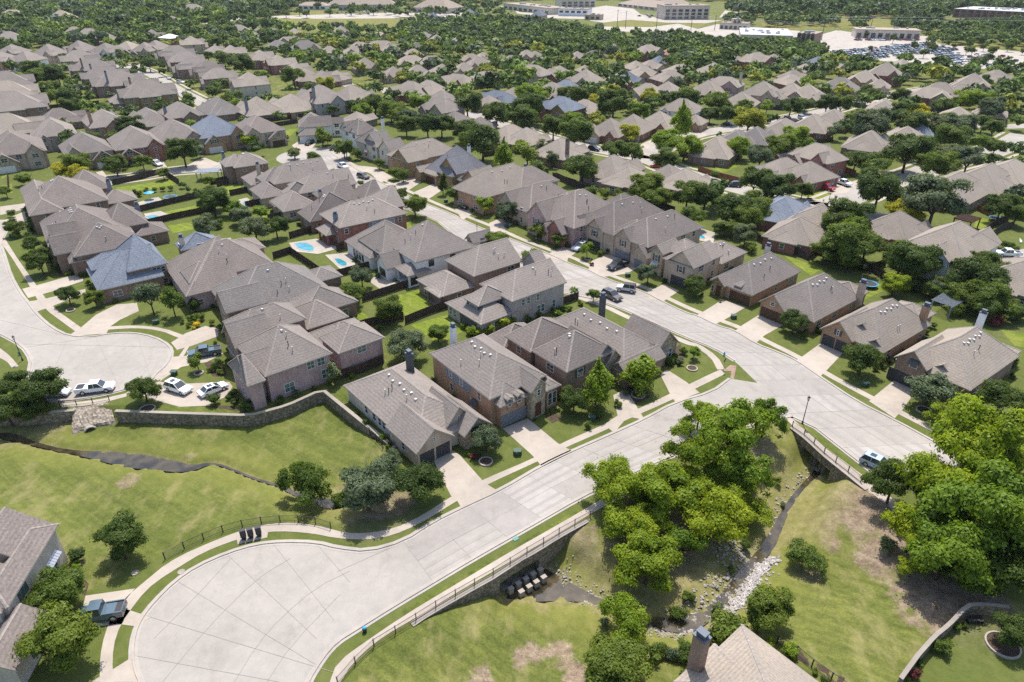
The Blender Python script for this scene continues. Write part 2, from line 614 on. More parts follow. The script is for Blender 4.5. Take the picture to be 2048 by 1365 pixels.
CREEK_2 = [g(u, v, -3.4) for u, v in pts('p 1655,925 1625,950 1592,985 1568,1025 1548,1070 1530,1100 1490,1140 1455,1185 1420,1225 1370,1250 1300,1240 1245,1220 1185,1195 1130,1178 1075,1165 1020,1150')]
WID_2 = [1.2, .45, .4, .6, 1.0, 1.1, .8, .8, 1.0, 1.9, 1.0, .6, .8, 2.6, 4.8, 5.6]
DA, DB = 1.7, 3.0

def wob(t):
    return 1 + .38 * np.sin(t * 6.1) + .25 * np.sin(t * 13.7 + 1)

def terr(px, py):
    px, py = np.asarray(px, float), np.asarray(py, float)
    z = np.zeros(px.shape)
    ia, ib = inside(px, py, FIELD_A), inside(px, py, FIELD_B)
    if ia.any():
        d, _ = seg_dist(px, py, SOFT_A)
        za = -DA * sm(d / 13)
        dc, t = seg_dist(px, py, CREEK_1)
        w = np.interp(t, range(len(WID_1)), WID_1) * wob(t)
        za = za - .75 * sm((w / 2 + 1.0 - dc) / 1.0) - .35 * sm((7 - dc) / 6)
        z = np.where(ia, za, z)
    if ib.any():
        d, _ = seg_dist(px, py, SOFT_B)
        d2, _ = seg_dist(px, py, SOFT_B2)
        d = np.minimum(d, d2 * 1.3)
        dc, t = seg_dist(px, py, CREEK_2)
        w = np.interp(t, range(len(WID_2)), WID_2) * wob(t)
        base = -DB * np.minimum(sm(d / 16), .25 + .75 * sm((26 - dc) / 20))
        base = np.minimum(base, -3.3 * sm((w / 2 + 5.5 - dc) / 4))
        zb = base - .6 * sm((w / 2 + 1.3 - dc) / 1.3) * sm(d / 3)
        z = np.where(ib, zb, z)
    return z

def tz(x, y):
    return float(terr(np.array([x]), np.array([y]))[0])

def gt(u, v):
    """survey point on the terrain itself"""
    z = 0.0
    for _ in range(7):
        x, y = g(u, v, z)
        z = .35 * z + .65 * tz(x, y)
    x, y = g(u, v, z)
    return x, y, tz(x, y)

BARE = [('z9 30,640', 8), ('z9 120,760', 8), ('z9 200,840', 7), ('z8 1720,840', 7), ('z8 1850,760', 6), ('z9 640,250', 3), ('z9 600,420', 4), ('z9 660,480', 4), ('z9 950,300', 6), ('z9 1080,290', 6), ('z9 1200,380', 6), ('z9 1270,560', 5), ('z8 1200,900', 2.5), ('z8 1080,1230', 1.6), ('z9 560,60', 4), ('z9 560,330', 3), ('z9 700,300', 6), ('z9 1000,330', 5), ('z9 1150,330', 5), ('z9 850,420', 3.5), ('z9 620,110', 4), ('z9 900,540', 2), ('z9 150,660', 6), ('z9 60,800', 6), ('z9 200,900', 6), ('z9 1550,900', 7), ('z9 1700,850', 6),
        ('z9 1150,650', 2.5), ('z9 780,720', 2.2), ('z9 1800,1000', 4), ('z8 1520,720', 2.5), ('z8 1650,700', 5), ('z8 1300,1190', 2.2), ('z8 1150,1210', 2), ('z8 1400,1330', 2.6), ('z8 850,1350', 2), ('z8 1450,560', 3), ('z4 250,1180', 6), ('z4 120,1250', 4),
        ('z7 1100,50', 1.6), ('z7 760,180', 2.2), ('z6 1780,1180', 4), ('z6 1750,1090', 3), ('z6 2000,650', 5), ('z6 1250,870', 1.2), ('z8 200,420', 5), ('z8 80,300', 5), ('z8 330,380', 5)]

def build_ground():
    def axis(lo, hi, a, b, st, fac):
        c = list(np.arange(a, b + 1e-6, st))
        s = st
        while c[-1] < hi:
            s *= fac
            c.append(c[-1] + s)
        s = st
        while c[0] > lo:
            s *= fac
            c.insert(0, c[0] - s)
        return np.array(c)
    xs, ys = axis(-5000, 5000, -95, 85, .8, 1.22), axis(-60, 9000, 50, 135, .7, 1.2)
    X, Y = np.meshgrid(xs, ys)
    Z = terr(X.ravel(), Y.ravel()).reshape(X.shape)
    # small unevenness of mown ground inside the hollows
    rng = np.random.RandomState(3)
    near = (Z < -.3)
    Z = Z + near * .05 * rng.randn(*Z.shape)
    nx, ny = len(xs), len(ys)
    V = np.stack([X.ravel(), Y.ravel(), Z.ravel()], 1)
    idx = np.arange(nx * ny).reshape(ny, nx)
    Fq = np.stack([idx[:-1, :-1].ravel(), idx[:-1, 1:].ravel(), idx[1:, 1:].ravel(), idx[1:, :-1].ravel()], 1)
    me = bpy.data.meshes.new('ground')
    me.from_pydata(V.tolist(), [], Fq.tolist())
    me.polygons.foreach_set('use_smooth', [True] * len(Fq))
    me.materials.append(MATS['ground_grass'])
    at = me.color_attributes.new('bare', 'FLOAT_COLOR', 'POINT')
    px, py = X.ravel(), Y.ravel()
    bare = np.zeros(px.shape)
    for s, r in BARE:
        x, y, _ = gt(*pts(s)[0])
        bare = np.maximum(bare, .54 * sm((r * 1.5 - np.hypot(px - x, (py - y) * .8)) / (r * 1.3)))
    d2, t2 = seg_dist(px, py, CREEK_2)
    w2 = np.interp(t2, range(len(WID_2)), WID_2)
    ib = inside(px, py, FIELD_B)
    bare = np.maximum(bare, ib * .6 * sm((w2 / 2 + 2.6 - d2) / 2.2))
    d1, t1 = seg_dist(px, py, CREEK_1)
    w1 = np.interp(t1, range(len(WID_1)), WID_1)
    ia = inside(px, py, FIELD_A)
    bare = np.maximum(bare, ia * .6 * sm((w1 / 2 + .9 - d1) / .7))
    rough = np.maximum(ia * .7 * sm((6.5 - d1) / 5), ib * .75 * sm((9 - d2) / 6))
    # watered turf: everything that is not the open hollows, near the houses
    lush = (~ia & ~ib) * .75 * (py < 330) + ia * .18
    at.data.foreach_set('color', np.stack([bare, rough, lush, np.ones_like(bare)], 1).astype(np.float32).ravel())
    o = link('ground', me)
    tag(o, kind='structure')
build_ground()

# creek water
def creek_water(P, W, dz, name, i0=0, i1=None):
    mb = MB()
    PP = smooth_line(P, 2)
    n = len(PP)
    par = seg_dist(np.array([p[0] for p in PP]), np.array([p[1] for p in PP]), P)[1]
    w = np.interp(par, range(len(W)), W)
    rr = random.Random(5)
    for i in range(n - 1):
        if max(tz(*PP[i]), tz(*PP[i + 1])) > -1.2:
            continue
        ua = unit(PP[max(0, i - 1)], PP[min(n - 1, i + 1)])
        ub = unit(PP[i], PP[min(n - 1, i + 2)]) if i < n - 2 else ua
        z0 = tz(*PP[i]) + dz
        z1 = tz(*PP[i + 1]) + dz
        a, b = w[i] * .55 + .12, w[i + 1] * .55 + .12
        mb.quad((PP[i][0] - ua[1] * a, PP[i][1] + ua[0] * a, z0), (PP[i + 1][0] - ub[1] * b, PP[i + 1][1] + ub[0] * b, z1),
                (PP[i + 1][0] + ub[1] * b, PP[i + 1][1] - ub[0] * b, z1), (PP[i][0] + ua[1] * a, PP[i][1] - ua[0] * a, z0))
    return tag(mb.obj(name, 'creek'), kind='structure')
lip = MB()
for L_ in (WALL_A, HEAD_1, HEAD_2, LEFT_BRIDGE):
    ribbon(lip, resample(L_, 30), 2.2, .004, side=1)
tag(lip.obj('wall_verge', 'verge_grass'), kind='structure')
creek_water(CREEK_1, WID_1, .30, 'creek_water')
creek_water(CREEK_2, WID_2, .16, 'stream_water')

# ------------------------------------------------------------------ roads, walks and drives
Z_ROAD, Z_WALK, Z_DRIVE, Z_JOINT = .020, .034, .027, .040
road, walk, joint, kerb, slab = MB(), MB(), MB(), MB(), MB()
def kerbline(P):
    ribbon(slab, offset(P, 0), .9, .032, 2)
    a, b = offset(P, .11), offset(P, -.11)
    for i in range(len(P) - 1):
        kerb.quad((*a[i], .14), (*a[i + 1], .14), (*b[i + 1], .14), (*b[i], .14))
        kerb.quad((*a[i], 0), (*a[i + 1], 0), (*a[i + 1], .14), (*a[i], .14))
        kerb.quad((*b[i], 0), (*b[i + 1], 0), (*b[i + 1], .14), (*b[i], .14))
SLAB_RND = random.Random(31)
def joints(A, B, n_long=1, step=4.6, w=.055):
    n = max(2, int(length(A) / step))
    a, b = resample(A, n), resample(B, n)
    def mid(i, t): return (a[i][0] + (b[i][0] - a[i][0]) * t, a[i][1] + (b[i][1] - a[i][1]) * t, .030)
    for i in range(n):       # slabs poured at different times
        for t0, t1 in ((.06, .5), (.5, .94)):
            k = SLAB_RND.random()
            if k < .42:
                slab.quad(mid(i, t0), mid(i + 1, t0), mid(i + 1, t1), mid(i, t1), m=0 if k < .24 else 1)
    for t in (.17, .33, .66, .82):   # wheel tracks
        for i in range(n):
            p, r = mid(i, t), mid(i + 1, t)
            q0, q1 = mid(i, t + .065), mid(i + 1, t + .065)
            slab.quad((*p[:2], .034), (*r[:2], .034), (*q1[:2], .034), (*q0[:2], .034), m=0)
    for i in range(1, n):
        ribbon(joint, [a[i], b[i]], w, Z_JOINT)
    for k in range(1, n_long + 1):
        t = k / (n_long + 1)
        ribbon(joint, [(p[0] + (r[0] - p[0]) * t, p[1] + (r[1] - p[1]) * t) for p, r in zip(a, b)], w * 1.2, Z_JOINT)

# main street, upper (right) and lower (left) edge, from far to near
MS_FAR = smooth_line(G('m2 1330,640 z2 60,960 z2 270,1078 410,1142 500,1187 670,1252 735,1287 845,1338 z5 1040,95 1270,187 1350,228 1470,267 1550,312 1800,397 1900,452 2046,522 z6 130,532 260,597 350,619 480,702 610,750 720,799 850,892 1060,1032 1300,1152 1510,1267 1720,1385 1960,1500'), 1)
MS_NEAR = smooth_line(G('m2 1050,690 m2 1300,900 m2 1650,1180 z2 520,1235 z5 850,200 1010,300 1200,375 1410,420 1580,455 2046,665 z6 240,725 355,800'), 1)
MS_NEAR2 = G('p 1584,834 z6 830,1192 1050,1365 1300,1560')
strip(road, MS_FAR, MS_NEAR + MS_NEAR2, Z_ROAD)
joints(MS_FAR, MS_NEAR + MS_NEAR2, 1, 5)
kerbline(MS_FAR)
kerbline(MS_NEAR)
kerbline(MS_NEAR2)
# cross street and its turning circle
CS_UP = smooth_line(G('p 1461,758 1425,785 1350,806 z5 1800,1140 1620,1222 1370,1330 z8 1205,97 960,242 720,352 560,432 390,542 180,602 0,582 z7 1850,550 1650,545 1500,560 1330,610 1150,690 1020,780 900,900 830,990 790,1080 775,1200 790,1300 820,1365 p 290,1420 350,1500'), 1)
CS_LOW = smooth_line(G('p 1584,834 1500,850 1400,890 1290,935 1207,976 z8 1440,277 1100,472 800,642 550,792 300,942 110,1062 0,1130 z7 1890,1220 1800,1365 p 585,1440 500,1520'), 1)
mbx = []
P = CS_UP + CS_LOW[::-1]
flat(road, G('p 1461,758') + P + G('p 1600,780'), Z_ROAD - .004)
kerbline(CS_UP)
kerbline(CS_LOW)
joints(G('p 1350,806 z5 1800,1140 1370,1330 z8 960,242 560,432 390,542'), G('p 1500,850 1290,935 z8 1440,277 1100,472 800,642 560,775'), 1, 5)
for s in ('z8 390,542 560,775', 'z7 2046,715 1850,810 1640,990 1500,1150 1370,1365', 'z7 1850,555 2046,780', 'z7 1600,560 1950,1000', 'z7 1330,620 1850,1110', 'z7 1030,770 1860,1270', 'z7 850,975 1960,1310',
          'z7 790,1210 1640,1365', 'z7 1700,640 1500,760 1200,1060 950,1365', 'z7 1990,850 1700,1150 1560,1365', 'z7 1350,640 1150,860 900,1110', 'z8 0,720 390,545'):
    ribbon(joint, smooth_line(G(s), 1), .045, Z_JOINT)
# left turning circle and the street it ends
LC = smooth_line(G('p 25,440 z4 0,110 30,200 60,300 115,400 170,470 215,530 300,605 400,655 540,660 640,640 780,635 900,660 990,710 1005,760 980,820 910,880 890,915 740,965 560,1008 380,1035 250,1030 150,960 175,850 185,790 130,710 0,640 -200,560'), 1)
flat(road, LC + G('p -160,540 -130,440'), Z_ROAD)
kerbline(LC)
for s in ('z4 0,560 400,655', 'z4 150,720 600,655', 'z4 130,700 990,720', 'z4 560,660 700,960', 'z4 400,660 250,1000', 'z4 800,640 880,900', 'z4 60,300 -100,420'):
    ribbon(joint, G(s), .06, Z_JOINT)

# streets farther off: centre lines and widths
def street(s, w, walks=True):
    P = smooth_line(G(s), 2)
    ribbon(road, P, w, Z_ROAD + .002)
    if walks:
        for sd in (1, -1):
            ribbon(walk, offset(P, sd * (w / 2 + 2.1)), 1.3, Z_WALK)
    return P
STREETS = [
    street('z3 900,1215 740,1195 m4 1350,1000 1050,905 700,800 480,705 m3 1800,570 1450,480 1000,345 830,290 700,230', 9),
    street('m4 480,705 530,620 700,530 1050,435 1500,375 1850,312 z3 880,655 1060,598 1250,560 1500,520', 9),
    street('z3 880,1215 1000,1165 1200,1085 1400,1030 1550,970 1850,905 2046,790', 10),
    street('z3 870,1230 1080,1250 1300,1290', 9, False),
    street('z1 1290,690 1220,620 1080,550 990,500 900,440 800,395 640,380', 8),
    street('z1 560,1060 780,1040 1000,1000 1250,985 1420,955', 7.5),
    street('t1 -200,760 100,740 400,620 600,690', 7, False),
    street('t3 -100,960 t2 1900,900 1700,930 1500,880 1480,800', 7, False),
    street('t2 60,246 300,212 480,178 620,142 740,132', 12, False),
    street('z3 2100,735 1850,745 1600,720', 8, False),
    street('m6 2200,640 1960,690 1760,650 1640,610', 6, False),
]
# the turning bulb at the far end of the main street
def disc(mb, c, r, z, n=28):
    flat(mb, [(c[0] + r * math.cos(2 * math.pi * k / n), c[1] + r * math.sin(2 * math.pi * k / n)) for k in range(n)], z)
disc(road, g(*q('m2', 1160, 680)), 13, Z_ROAD + .004)
disc(road, g(*q('z1', 760, 388)), 11, Z_ROAD + .005)
tag(road.obj('road', 'road_concrete'), kind='structure')
tag(joint.obj('road_joints', 'joint'), kind='structure')
tag(slab.obj('road_slabs', ['road_worn', 'road_fresh', 'road_fresh']), kind='structure')
tag(kerb.obj('kerb', 'walk_concrete'), kind='structure')

def wband(a, b):
    strip(walk, smooth_line(G(a), 1), smooth_line(G(b), 1), Z_WALK, step=1.5)
# sidewalks near the camera
wl = smooth_line(G('z2 0,905 100,960 190,1000 330,1075 450,1125 550,1170 680,1225 780,1268 890,1310 1000,1355 z5 1080,80 1250,145 1390,190 1480,235 1560,275 1700,325 1840,375 1940,425 2046,475 z6 165,512 290,559 400,599 520,662 750,774 890,859 1165,1007 1335,1092 1600,1227 1900,1380'), 1)
ribbon(walk, wl, 1.35, Z_WALK, side=-1)
wn = smooth_line(G('z5 1400,425 1570,480 1700,545 2046,695 z6 130,705 235,775 275,850'), 1)
ribbon(walk, wn, 1.35, Z_WALK)
wband('z6 270,850 150,905 z5 1900,1015 1690,1112 1560,1172 1300,1285 z8 1160,52 850,182 665,280 500,390 330,470 150,500 0,485 z7 1900,455 1700,430 1570,440 1400,480 1200,560 1000,650 800,815 690,910 630,1030 590,1170 580,1320 p 205,1400',
      'z6 300,875 160,945 z5 1920,1045 1700,1140 1580,1200 1330,1308 z8 1180,72 880,208 700,305 520,420 340,505 170,535 0,525 z7 1800,490 1565,480 1385,530 1200,600 1050,690 870,805 780,920 710,1020 665,1130 655,1290 p 235,1400')
wband('z8 1640,245 1540,300 1300,440 1000,610 700,790 400,970 150,1140 0,1250 z7 1940,1330 p 640,1420', 'z8 1690,275 1545,345 1300,492 1000,668 700,842 480,978 270,1098 150,1195 60,1295 20,1365 p 665,1420')
wband('z6 690,1135 820,1250 z9 880,-10 1150,190 1400,390 1700,620', 'z6 640,1120 700,1190 815,1285 z9 840,10 1090,205 1350,420 1650,650')
wband('z4 0,20 60,140 215,360 300,480 475,605', 'z4 -40,60 40,150 180,370 240,480 440,627')
wband('z4 640,598 800,590 950,605 1090,655', 'z4 630,617 800,606 940,622 1050,668')
wband('z4 1115,700 1075,770 1030,830 925,915', 'z4 1085,715 1045,775 990,830 900,900')
wband('z4 350,1048 560,1030 740,988', 'z4 360,1072 560,1056 740,1008')
wband('z4 0,725 60,770 110,830', 'z4 -30,770 40,800 70,840')
drive = MB()
DRIVES = ['z4 130,378 215,357 420,300 490,288 485,332 300,395 165,432', 'z4 165,452 260,437 500,378 500,402 310,478 215,512', 'z4 395,655 475,603 560,530 680,470 800,460 812,508 700,560 645,598 622,640', 'z4 1000,692 1085,638 1200,595 1280,610 1275,655 1120,712 1035,735',
          'z4 955,835 1010,775 1110,768 1250,735 1310,755 1210,805 1060,835 935,918', 'z4 735,985 930,920 1020,935 1340,922 1360,950 1320,1010 1200,1062 1050,1068 930,1035 860,1010',
          'z6 130,535 165,515 285,440 420,485 290,562 235,588', 'z6 360,622 400,590 500,528 640,588 530,650 480,695', 'z6 715,795 755,770 865,690 1000,740 890,857 850,895', 'z6 1140,1035 1175,1003 1295,905 1425,958 1335,1087 1290,1135',
          'z5 968,1195 1115,1135 1290,1280 1380,1330 1200,1420 1140,1350', 'z8 560,60 660,0 720,40 850,185 880,210 940,247 730,352 700,300 665,275', 'z5 1615,1000 1690,960 1760,1080 1800,1145 1700,1125 1620,1220 1560,1170 1640,1120', 'z5 1890,880 1930,850 2046,925 2120,985 2040,1015 1985,1050 1950,1000',
          'z7 500,860 790,818 700,925 880,985 800,1040 690,1025 570,1040 480,960', 'z7 530,1365 660,1290 780,1215 830,1365', 'z6 -160,400 -60,350 30,390 -60,450 -140,440', 'z5 1490,215 1640,150 1800,235 1690,290 1550,310 1470,262',
          'z5 1210,185 1370,110 1450,130 1350,200 1345,225', 'z2 230,980 330,1040 250,1070 190,1010 80,1000 20,960 180,975', 'z2 330,1075 470,1030 510,1055 410,1120 390,1140 270,1075', 'z2 450,1125 600,1060 640,1095 560,1150 500,1185', 'z2 690,1225 840,1165 890,1200 770,1265 735,1290', 'z2 890,1305 1010,1255 1060,1285 980,1345 900,1365',
          'z1 560,1010 600,1000 650,1060 610,1075', 'z1 950,940 1000,1010 960,1030 900,960', 'z1 1190,920 1290,960 1200,1000 1060,985', 'm2 940,570 1000,530 1200,530 1130,620 1000,640', 'z5 180,330 240,300 380,345 280,400', 'm5 180,1000 330,950 520,1020 470,1060 340,1070', 'm5 330,930 400,900 600,960 560,1010', 'z1 0,1300 160,1230 170,1290 40,1330', 'z1 0,1210 150,1190 150,1225 0,1260',
          'z6 395,1085 500,1010 560,1020', 'm1 980,850 1040,830 1090,950 1150,960', 'm4 430,560 530,510 580,530 480,610', 'm4 930,430 1020,400 1100,470 1000,500', 'z3 1040,600 1150,570 1240,590 1130,620']
for i, s in enumerate(DRIVES):
    flat(drive, G(s), Z_DRIVE + .0005 * i)
tag(walk.obj('sidewalk', 'walk_concrete'), kind='structure')
tag(drive.obj('driveways', 'walk_concrete'), kind='structure')
# bright watered turf in back yards and by the kerbs; open fields farther off
yard = MB()
YARDS = ['z1 680,1100 1010,1050 1030,1080 880,1110 690,1125', 'z1 960,1240 1190,1195 1250,1225 1010,1270', 'z1 980,1320 1330,1270 1350,1300 1010,1365', 'z1 1290,1100 1400,1080 1440,1125 1310,1140', 'z5 0,30 60,0 420,-10 450,30 100,30', 'z5 340,420 480,385 560,490 400,540', 'z5 430,590 640,530 750,620 600,700', 'z5 20,500 100,470 200,560 120,610 80,560', 'z5 130,640 190,660 290,800 230,790',
         'z6 640,180 760,220 870,260 800,300 700,230', 'z6 570,90 640,80 720,130 620,115', 'm4 820,740 1000,790 1000,830 830,790', 'm4 1110,800 1330,720 1460,760 1260,850', 'm5 30,1100 150,1020 340,1080 200,1130', 'm6 1520,400 1570,280 1780,320 1640,460', 'm6 510,960 580,960 600,1040 400,1130', 'm2 200,1010 400,980 450,1040 260,1075', 'm2 700,1240 820,1290 720,1330 560,1280', 'm2 790,430 930,400 1000,395 930,470 800,490',
         'm1 0,990 120,960 130,1050 0,1075', 'm1 0,780 60,780 80,880 20,910', 'z2 900,950 950,950 950,980 900,970', 'z6 1900,610 2046,640 2046,720 1990,710']
for i, s in enumerate(YARDS):
    flat(yard, G(s), .012 + .0004 * i)
tag(yard.obj('yard_lawns', 'yard_grass'), kind='structure')
field = MB()
for i, s in enumerate(['t2 600,192 700,172 2048,190 t3 300,175 500,180 480,260 150,262 0,268 t2 2000,290 1850,345 1400,335 700,262', 't2 920,150 960,112 1290,108 1280,158', 't4 0,90 250,85 340,160 200,178 0,160', 't4 30,240 300,208 700,235 520,275 40,275',
                       't4 560,290 800,245 1100,240 1000,300 940,312', 't5 0,220 60,200 300,110 450,130 800,150 1070,160 1050,230 900,260 300,262 0,270', 't5 1240,240 1280,380 2048,420 2048,460 1250,410', 't4 1640,235 2048,265 2048,315 1700,300', 't4 1060,40 1140,40 1130,68 1060,60', 't2 560,160 740,140 600,185']):
    flat(field, G(s), .02 + .001 * i)
tag(field.obj('meadow', 'field_grass'), kind='structure')
lot = MB()
for i, s in enumerate(['t5 150,330 330,280 480,300 1100,330 1260,345 1250,400 2048,480 2048,640 1200,620 600,540 230,470 120,400', 't2 690,168 2048,130 t3 420,140 560,120 560,185 300,172 0,178 t2 2048,190 1300,195 700,192', 't4 -150,90 60,60 340,90 420,150 650,200 1250,210 1100,240 700,235 300,205 30,235 -100,215', 't4 0,275 520,280 800,245 1000,300 1200,250 1700,290 2048,320 2048,460 1400,460 1000,340 600,335 300,330 0,300',
                       't3 1000,60 1160,80 1200,140 1560,190 2048,200 2048,165 1900,150 1560,140 1250,130', 't3 540,130 680,140 640,220 580,200', 't5 1380,280 1420,230 1450,250 1430,310', 't5 1900,290 1990,250 2048,250 2048,310', 't5 1040,120 1200,165 1210,190 1120,180', 't5 360,280 480,300 470,340 360,330', 't4 1220,180 1280,110 1560,150 1500,190']):
    flat(lot, G(s), .05 + .002 * i)
tag(lot.obj('parking_lots', 'lot_concrete'), kind='structure')
# ------------------------------------------------------------------ houses
OV = .42          # eave overhang
TH = .2           # roof thickness
LANDMARKS = []    # (x, y, phrase)
SHRUB_SPOTS = []
WN, GD, DR, SH, AW = 'window', 'garage_door', 'door', 'shutter', 'awning'
FOOT = []         # footprints (cx, cy, r) to keep trees off

class Block:
    """one roofed mass: o = eave corner, u = along the front eave, v = inward; W, D eave sizes; h eave height; typ = ridge axis + two ends (H hip, G gable, N buried)"""
    def __init__(s, o, u, W, D, h, typ='uHH', pitch=.75, z0=0.0, wall=None, open_=False):
        s.o, s.u, s.v, s.W, s.D, s.h, s.typ, s.pitch, s.z0, s.wall, s.open_ = o, u, (-u[1], u[0]), W, D, h, typ, pitch, z0, wall, open_
    def at(s, x, y, z=None):
        p = (s.o[0] + s.u[0] * x + s.v[0] * y, s.o[1] + s.u[1] * x + s.v[1] * y)
        return p if z is None else (*p, z)
    def has(s, p, m=0.0):
        dx, dy = p[0] - s.o[0], p[1] - s.o[1]
        a, b = dx * s.u[0] + dy * s.u[1], dx * s.v[0] + dy * s.v[1]
        return OV - m < a < s.W - OV + m and OV - m < b < s.D - OV + m
    def ridge(s):
        L, S = (s.W, s.D) if s.typ[0] == 'u' else (s.D, s.W)
        half = S / 2
        i0 = half if s.typ[1] == 'H' else 0
        i1 = half if s.typ[2] == 'H' else 0
        if i0 + i1 > L:
            k = L / (i0 + i1)
            i0, i1 = i0 * k, i1 * k
        return L, S, half, i0, i1
    def st(s, a, b, z):
        return s.at(a, b, z) if s.typ[0] == 'u' else s.at(b, a, z)
    def add_roof(s, mb, cap=None):
        L, S, half, i0, i1 = s.ridge()
        zr = s.h + s.pitch * half
        def both(a, b, z):
            return s.st(a, b, z), s.st(a, b, z - TH)
        E = [both(0, 0, s.h), both(L, 0, s.h), both(L, S, s.h), both(0, S, s.h)]
        r0, r1 = both(i0, half, zr), both(L - i1, half, zr)
        for k in (0, 1):
            m = 0 if k == 0 else 1
            mb.quad(E[0][k], E[1][k], r1[k], r0[k], m=m)
            mb.quad(E[2][k], E[3][k], r0[k], r1[k], m=m)
            if i0: mb.quad(E[3][k], E[0][k], r0[k], m=m)
            if i1: mb.quad(E[1][k], E[2][k], r1[k], m=m)
        ring = [E[0], E[1]] + ([r1] if not i1 else []) + [E[2], E[3]] + ([r0] if not i0 else [])
        for a, b in zip(ring, ring[1:] + ring[:1]):
            mb.quad(a[0], b[0], b[1], a[1], m=1)
        # ridge and hip caps
        lines = [(r0[0], r1[0], 1)]
        if i0: lines += [(E[0][0], r0[0], .7), (E[3][0], r0[0], .7)]
        if i1: lines += [(E[1][0], r1[0], .7), (E[2][0], r1[0], .7)]
        for a, b, k in lines:
            a, b = Vector(a), Vector(b)
            d = b - a
            if d.length < .3: continue
            n = Vector((-d.y, d.x, 0))
            if n.length < 1e-6: continue
            n.normalize()
            dn = Vector((0, 0, -s.pitch * .17 * k + .045))
            up = Vector((0, 0, .05))
            for sgn in (1, -1):
                mb.quad(a + up, b + up, b + n * .17 * sgn + dn, a + n * .17 * sgn + dn, m=2)
    def add_walls(s, mb, skip=()):
        L, S, half, i0, i1 = s.ridge()
        zt = s.h - TH + s.pitch * OV - .01
        zr = s.h - TH + s.pitch * half - .01
        a, b = OV, L - OV
        c, d = OV, S - OV
        mb.quad(s.st(a, c, s.z0), s.st(b, c, s.z0), s.st(b, c, zt), s.st(a, c, zt))
        mb.quad(s.st(a, d, s.z0), s.st(b, d, s.z0), s.st(b, d, zt), s.st(a, d, zt))
        for x, e in ((a, s.typ[1]), (b, s.typ[2])):
            if e == 'H':
                mb.quad(s.st(x, c, s.z0), s.st(x, d, s.z0), s.st(x, d, zt), s.st(x, c, zt))
            else:
                mb.quad(s.st(x, c, s.z0), s.st(x, d, s.z0), s.st(x, d, zt), s.st(x, half, zr), s.st(x, c, zt))
    def face(s, f):
        """wall plane: left end seen from outside, direction, normal, length"""
        if f == 'f': a, b = s.at(OV, OV), s.at(s.W - OV, OV)
        elif f == 'r': a, b = s.at(s.W - OV, OV), s.at(s.W - OV, s.D - OV)
        elif f == 'k': a, b = s.at(s.W - OV, s.D - OV), s.at(OV, s.D - OV)
        else: a, b = s.at(OV, s.D - OV), s.at(OV, OV)
        d = unit(a, b)
        return a, d, (d[1], -d[0]), math.dist(a, b)

def px_block(spec, h, typ='uHH', pitch=.75, th=None, out=0.0, zpx=None, **kw):
    """front eave corners (and a third, farther corner or a depth 'd12') read off the survey at eave height"""
    ws = spec.split()
    depth = None
    if ws[-1][0] == 'd':
        depth = float(ws[-1][1:])
        ws = ws[:-1]
    P = [g(u, v, h if zpx is None else zpx) for u, v in pts(' '.join(ws))]
    a, b = P[0], P[1]
    u = unit(a, b)
    if th is not None:
        ang = math.atan2(u[1], u[0])
        t = math.radians(th)
        k = round((ang - t) / (math.pi / 2))
        ang = t + k * math.pi / 2
        u = (math.cos(ang), math.sin(ang))
    v = (-u[1], u[0])
    m = ((a[0] + b[0]) / 2, (a[1] + b[1]) / 2)
    W = abs((b[0] - a[0]) * u[0] + (b[1] - a[1]) * u[1])
    o = (m[0] - u[0] * W / 2, m[1] - u[1] * W / 2)
    if depth is None:
        c = P[2]
        depth = abs((c[0] - o[0]) * v[0] + (c[1] - o[1]) * v[1])
    o = (o[0] - v[0] * out, o[1] - v[1] * out)
    return Block(o, u, W, depth + out, h, typ, pitch, **kw)

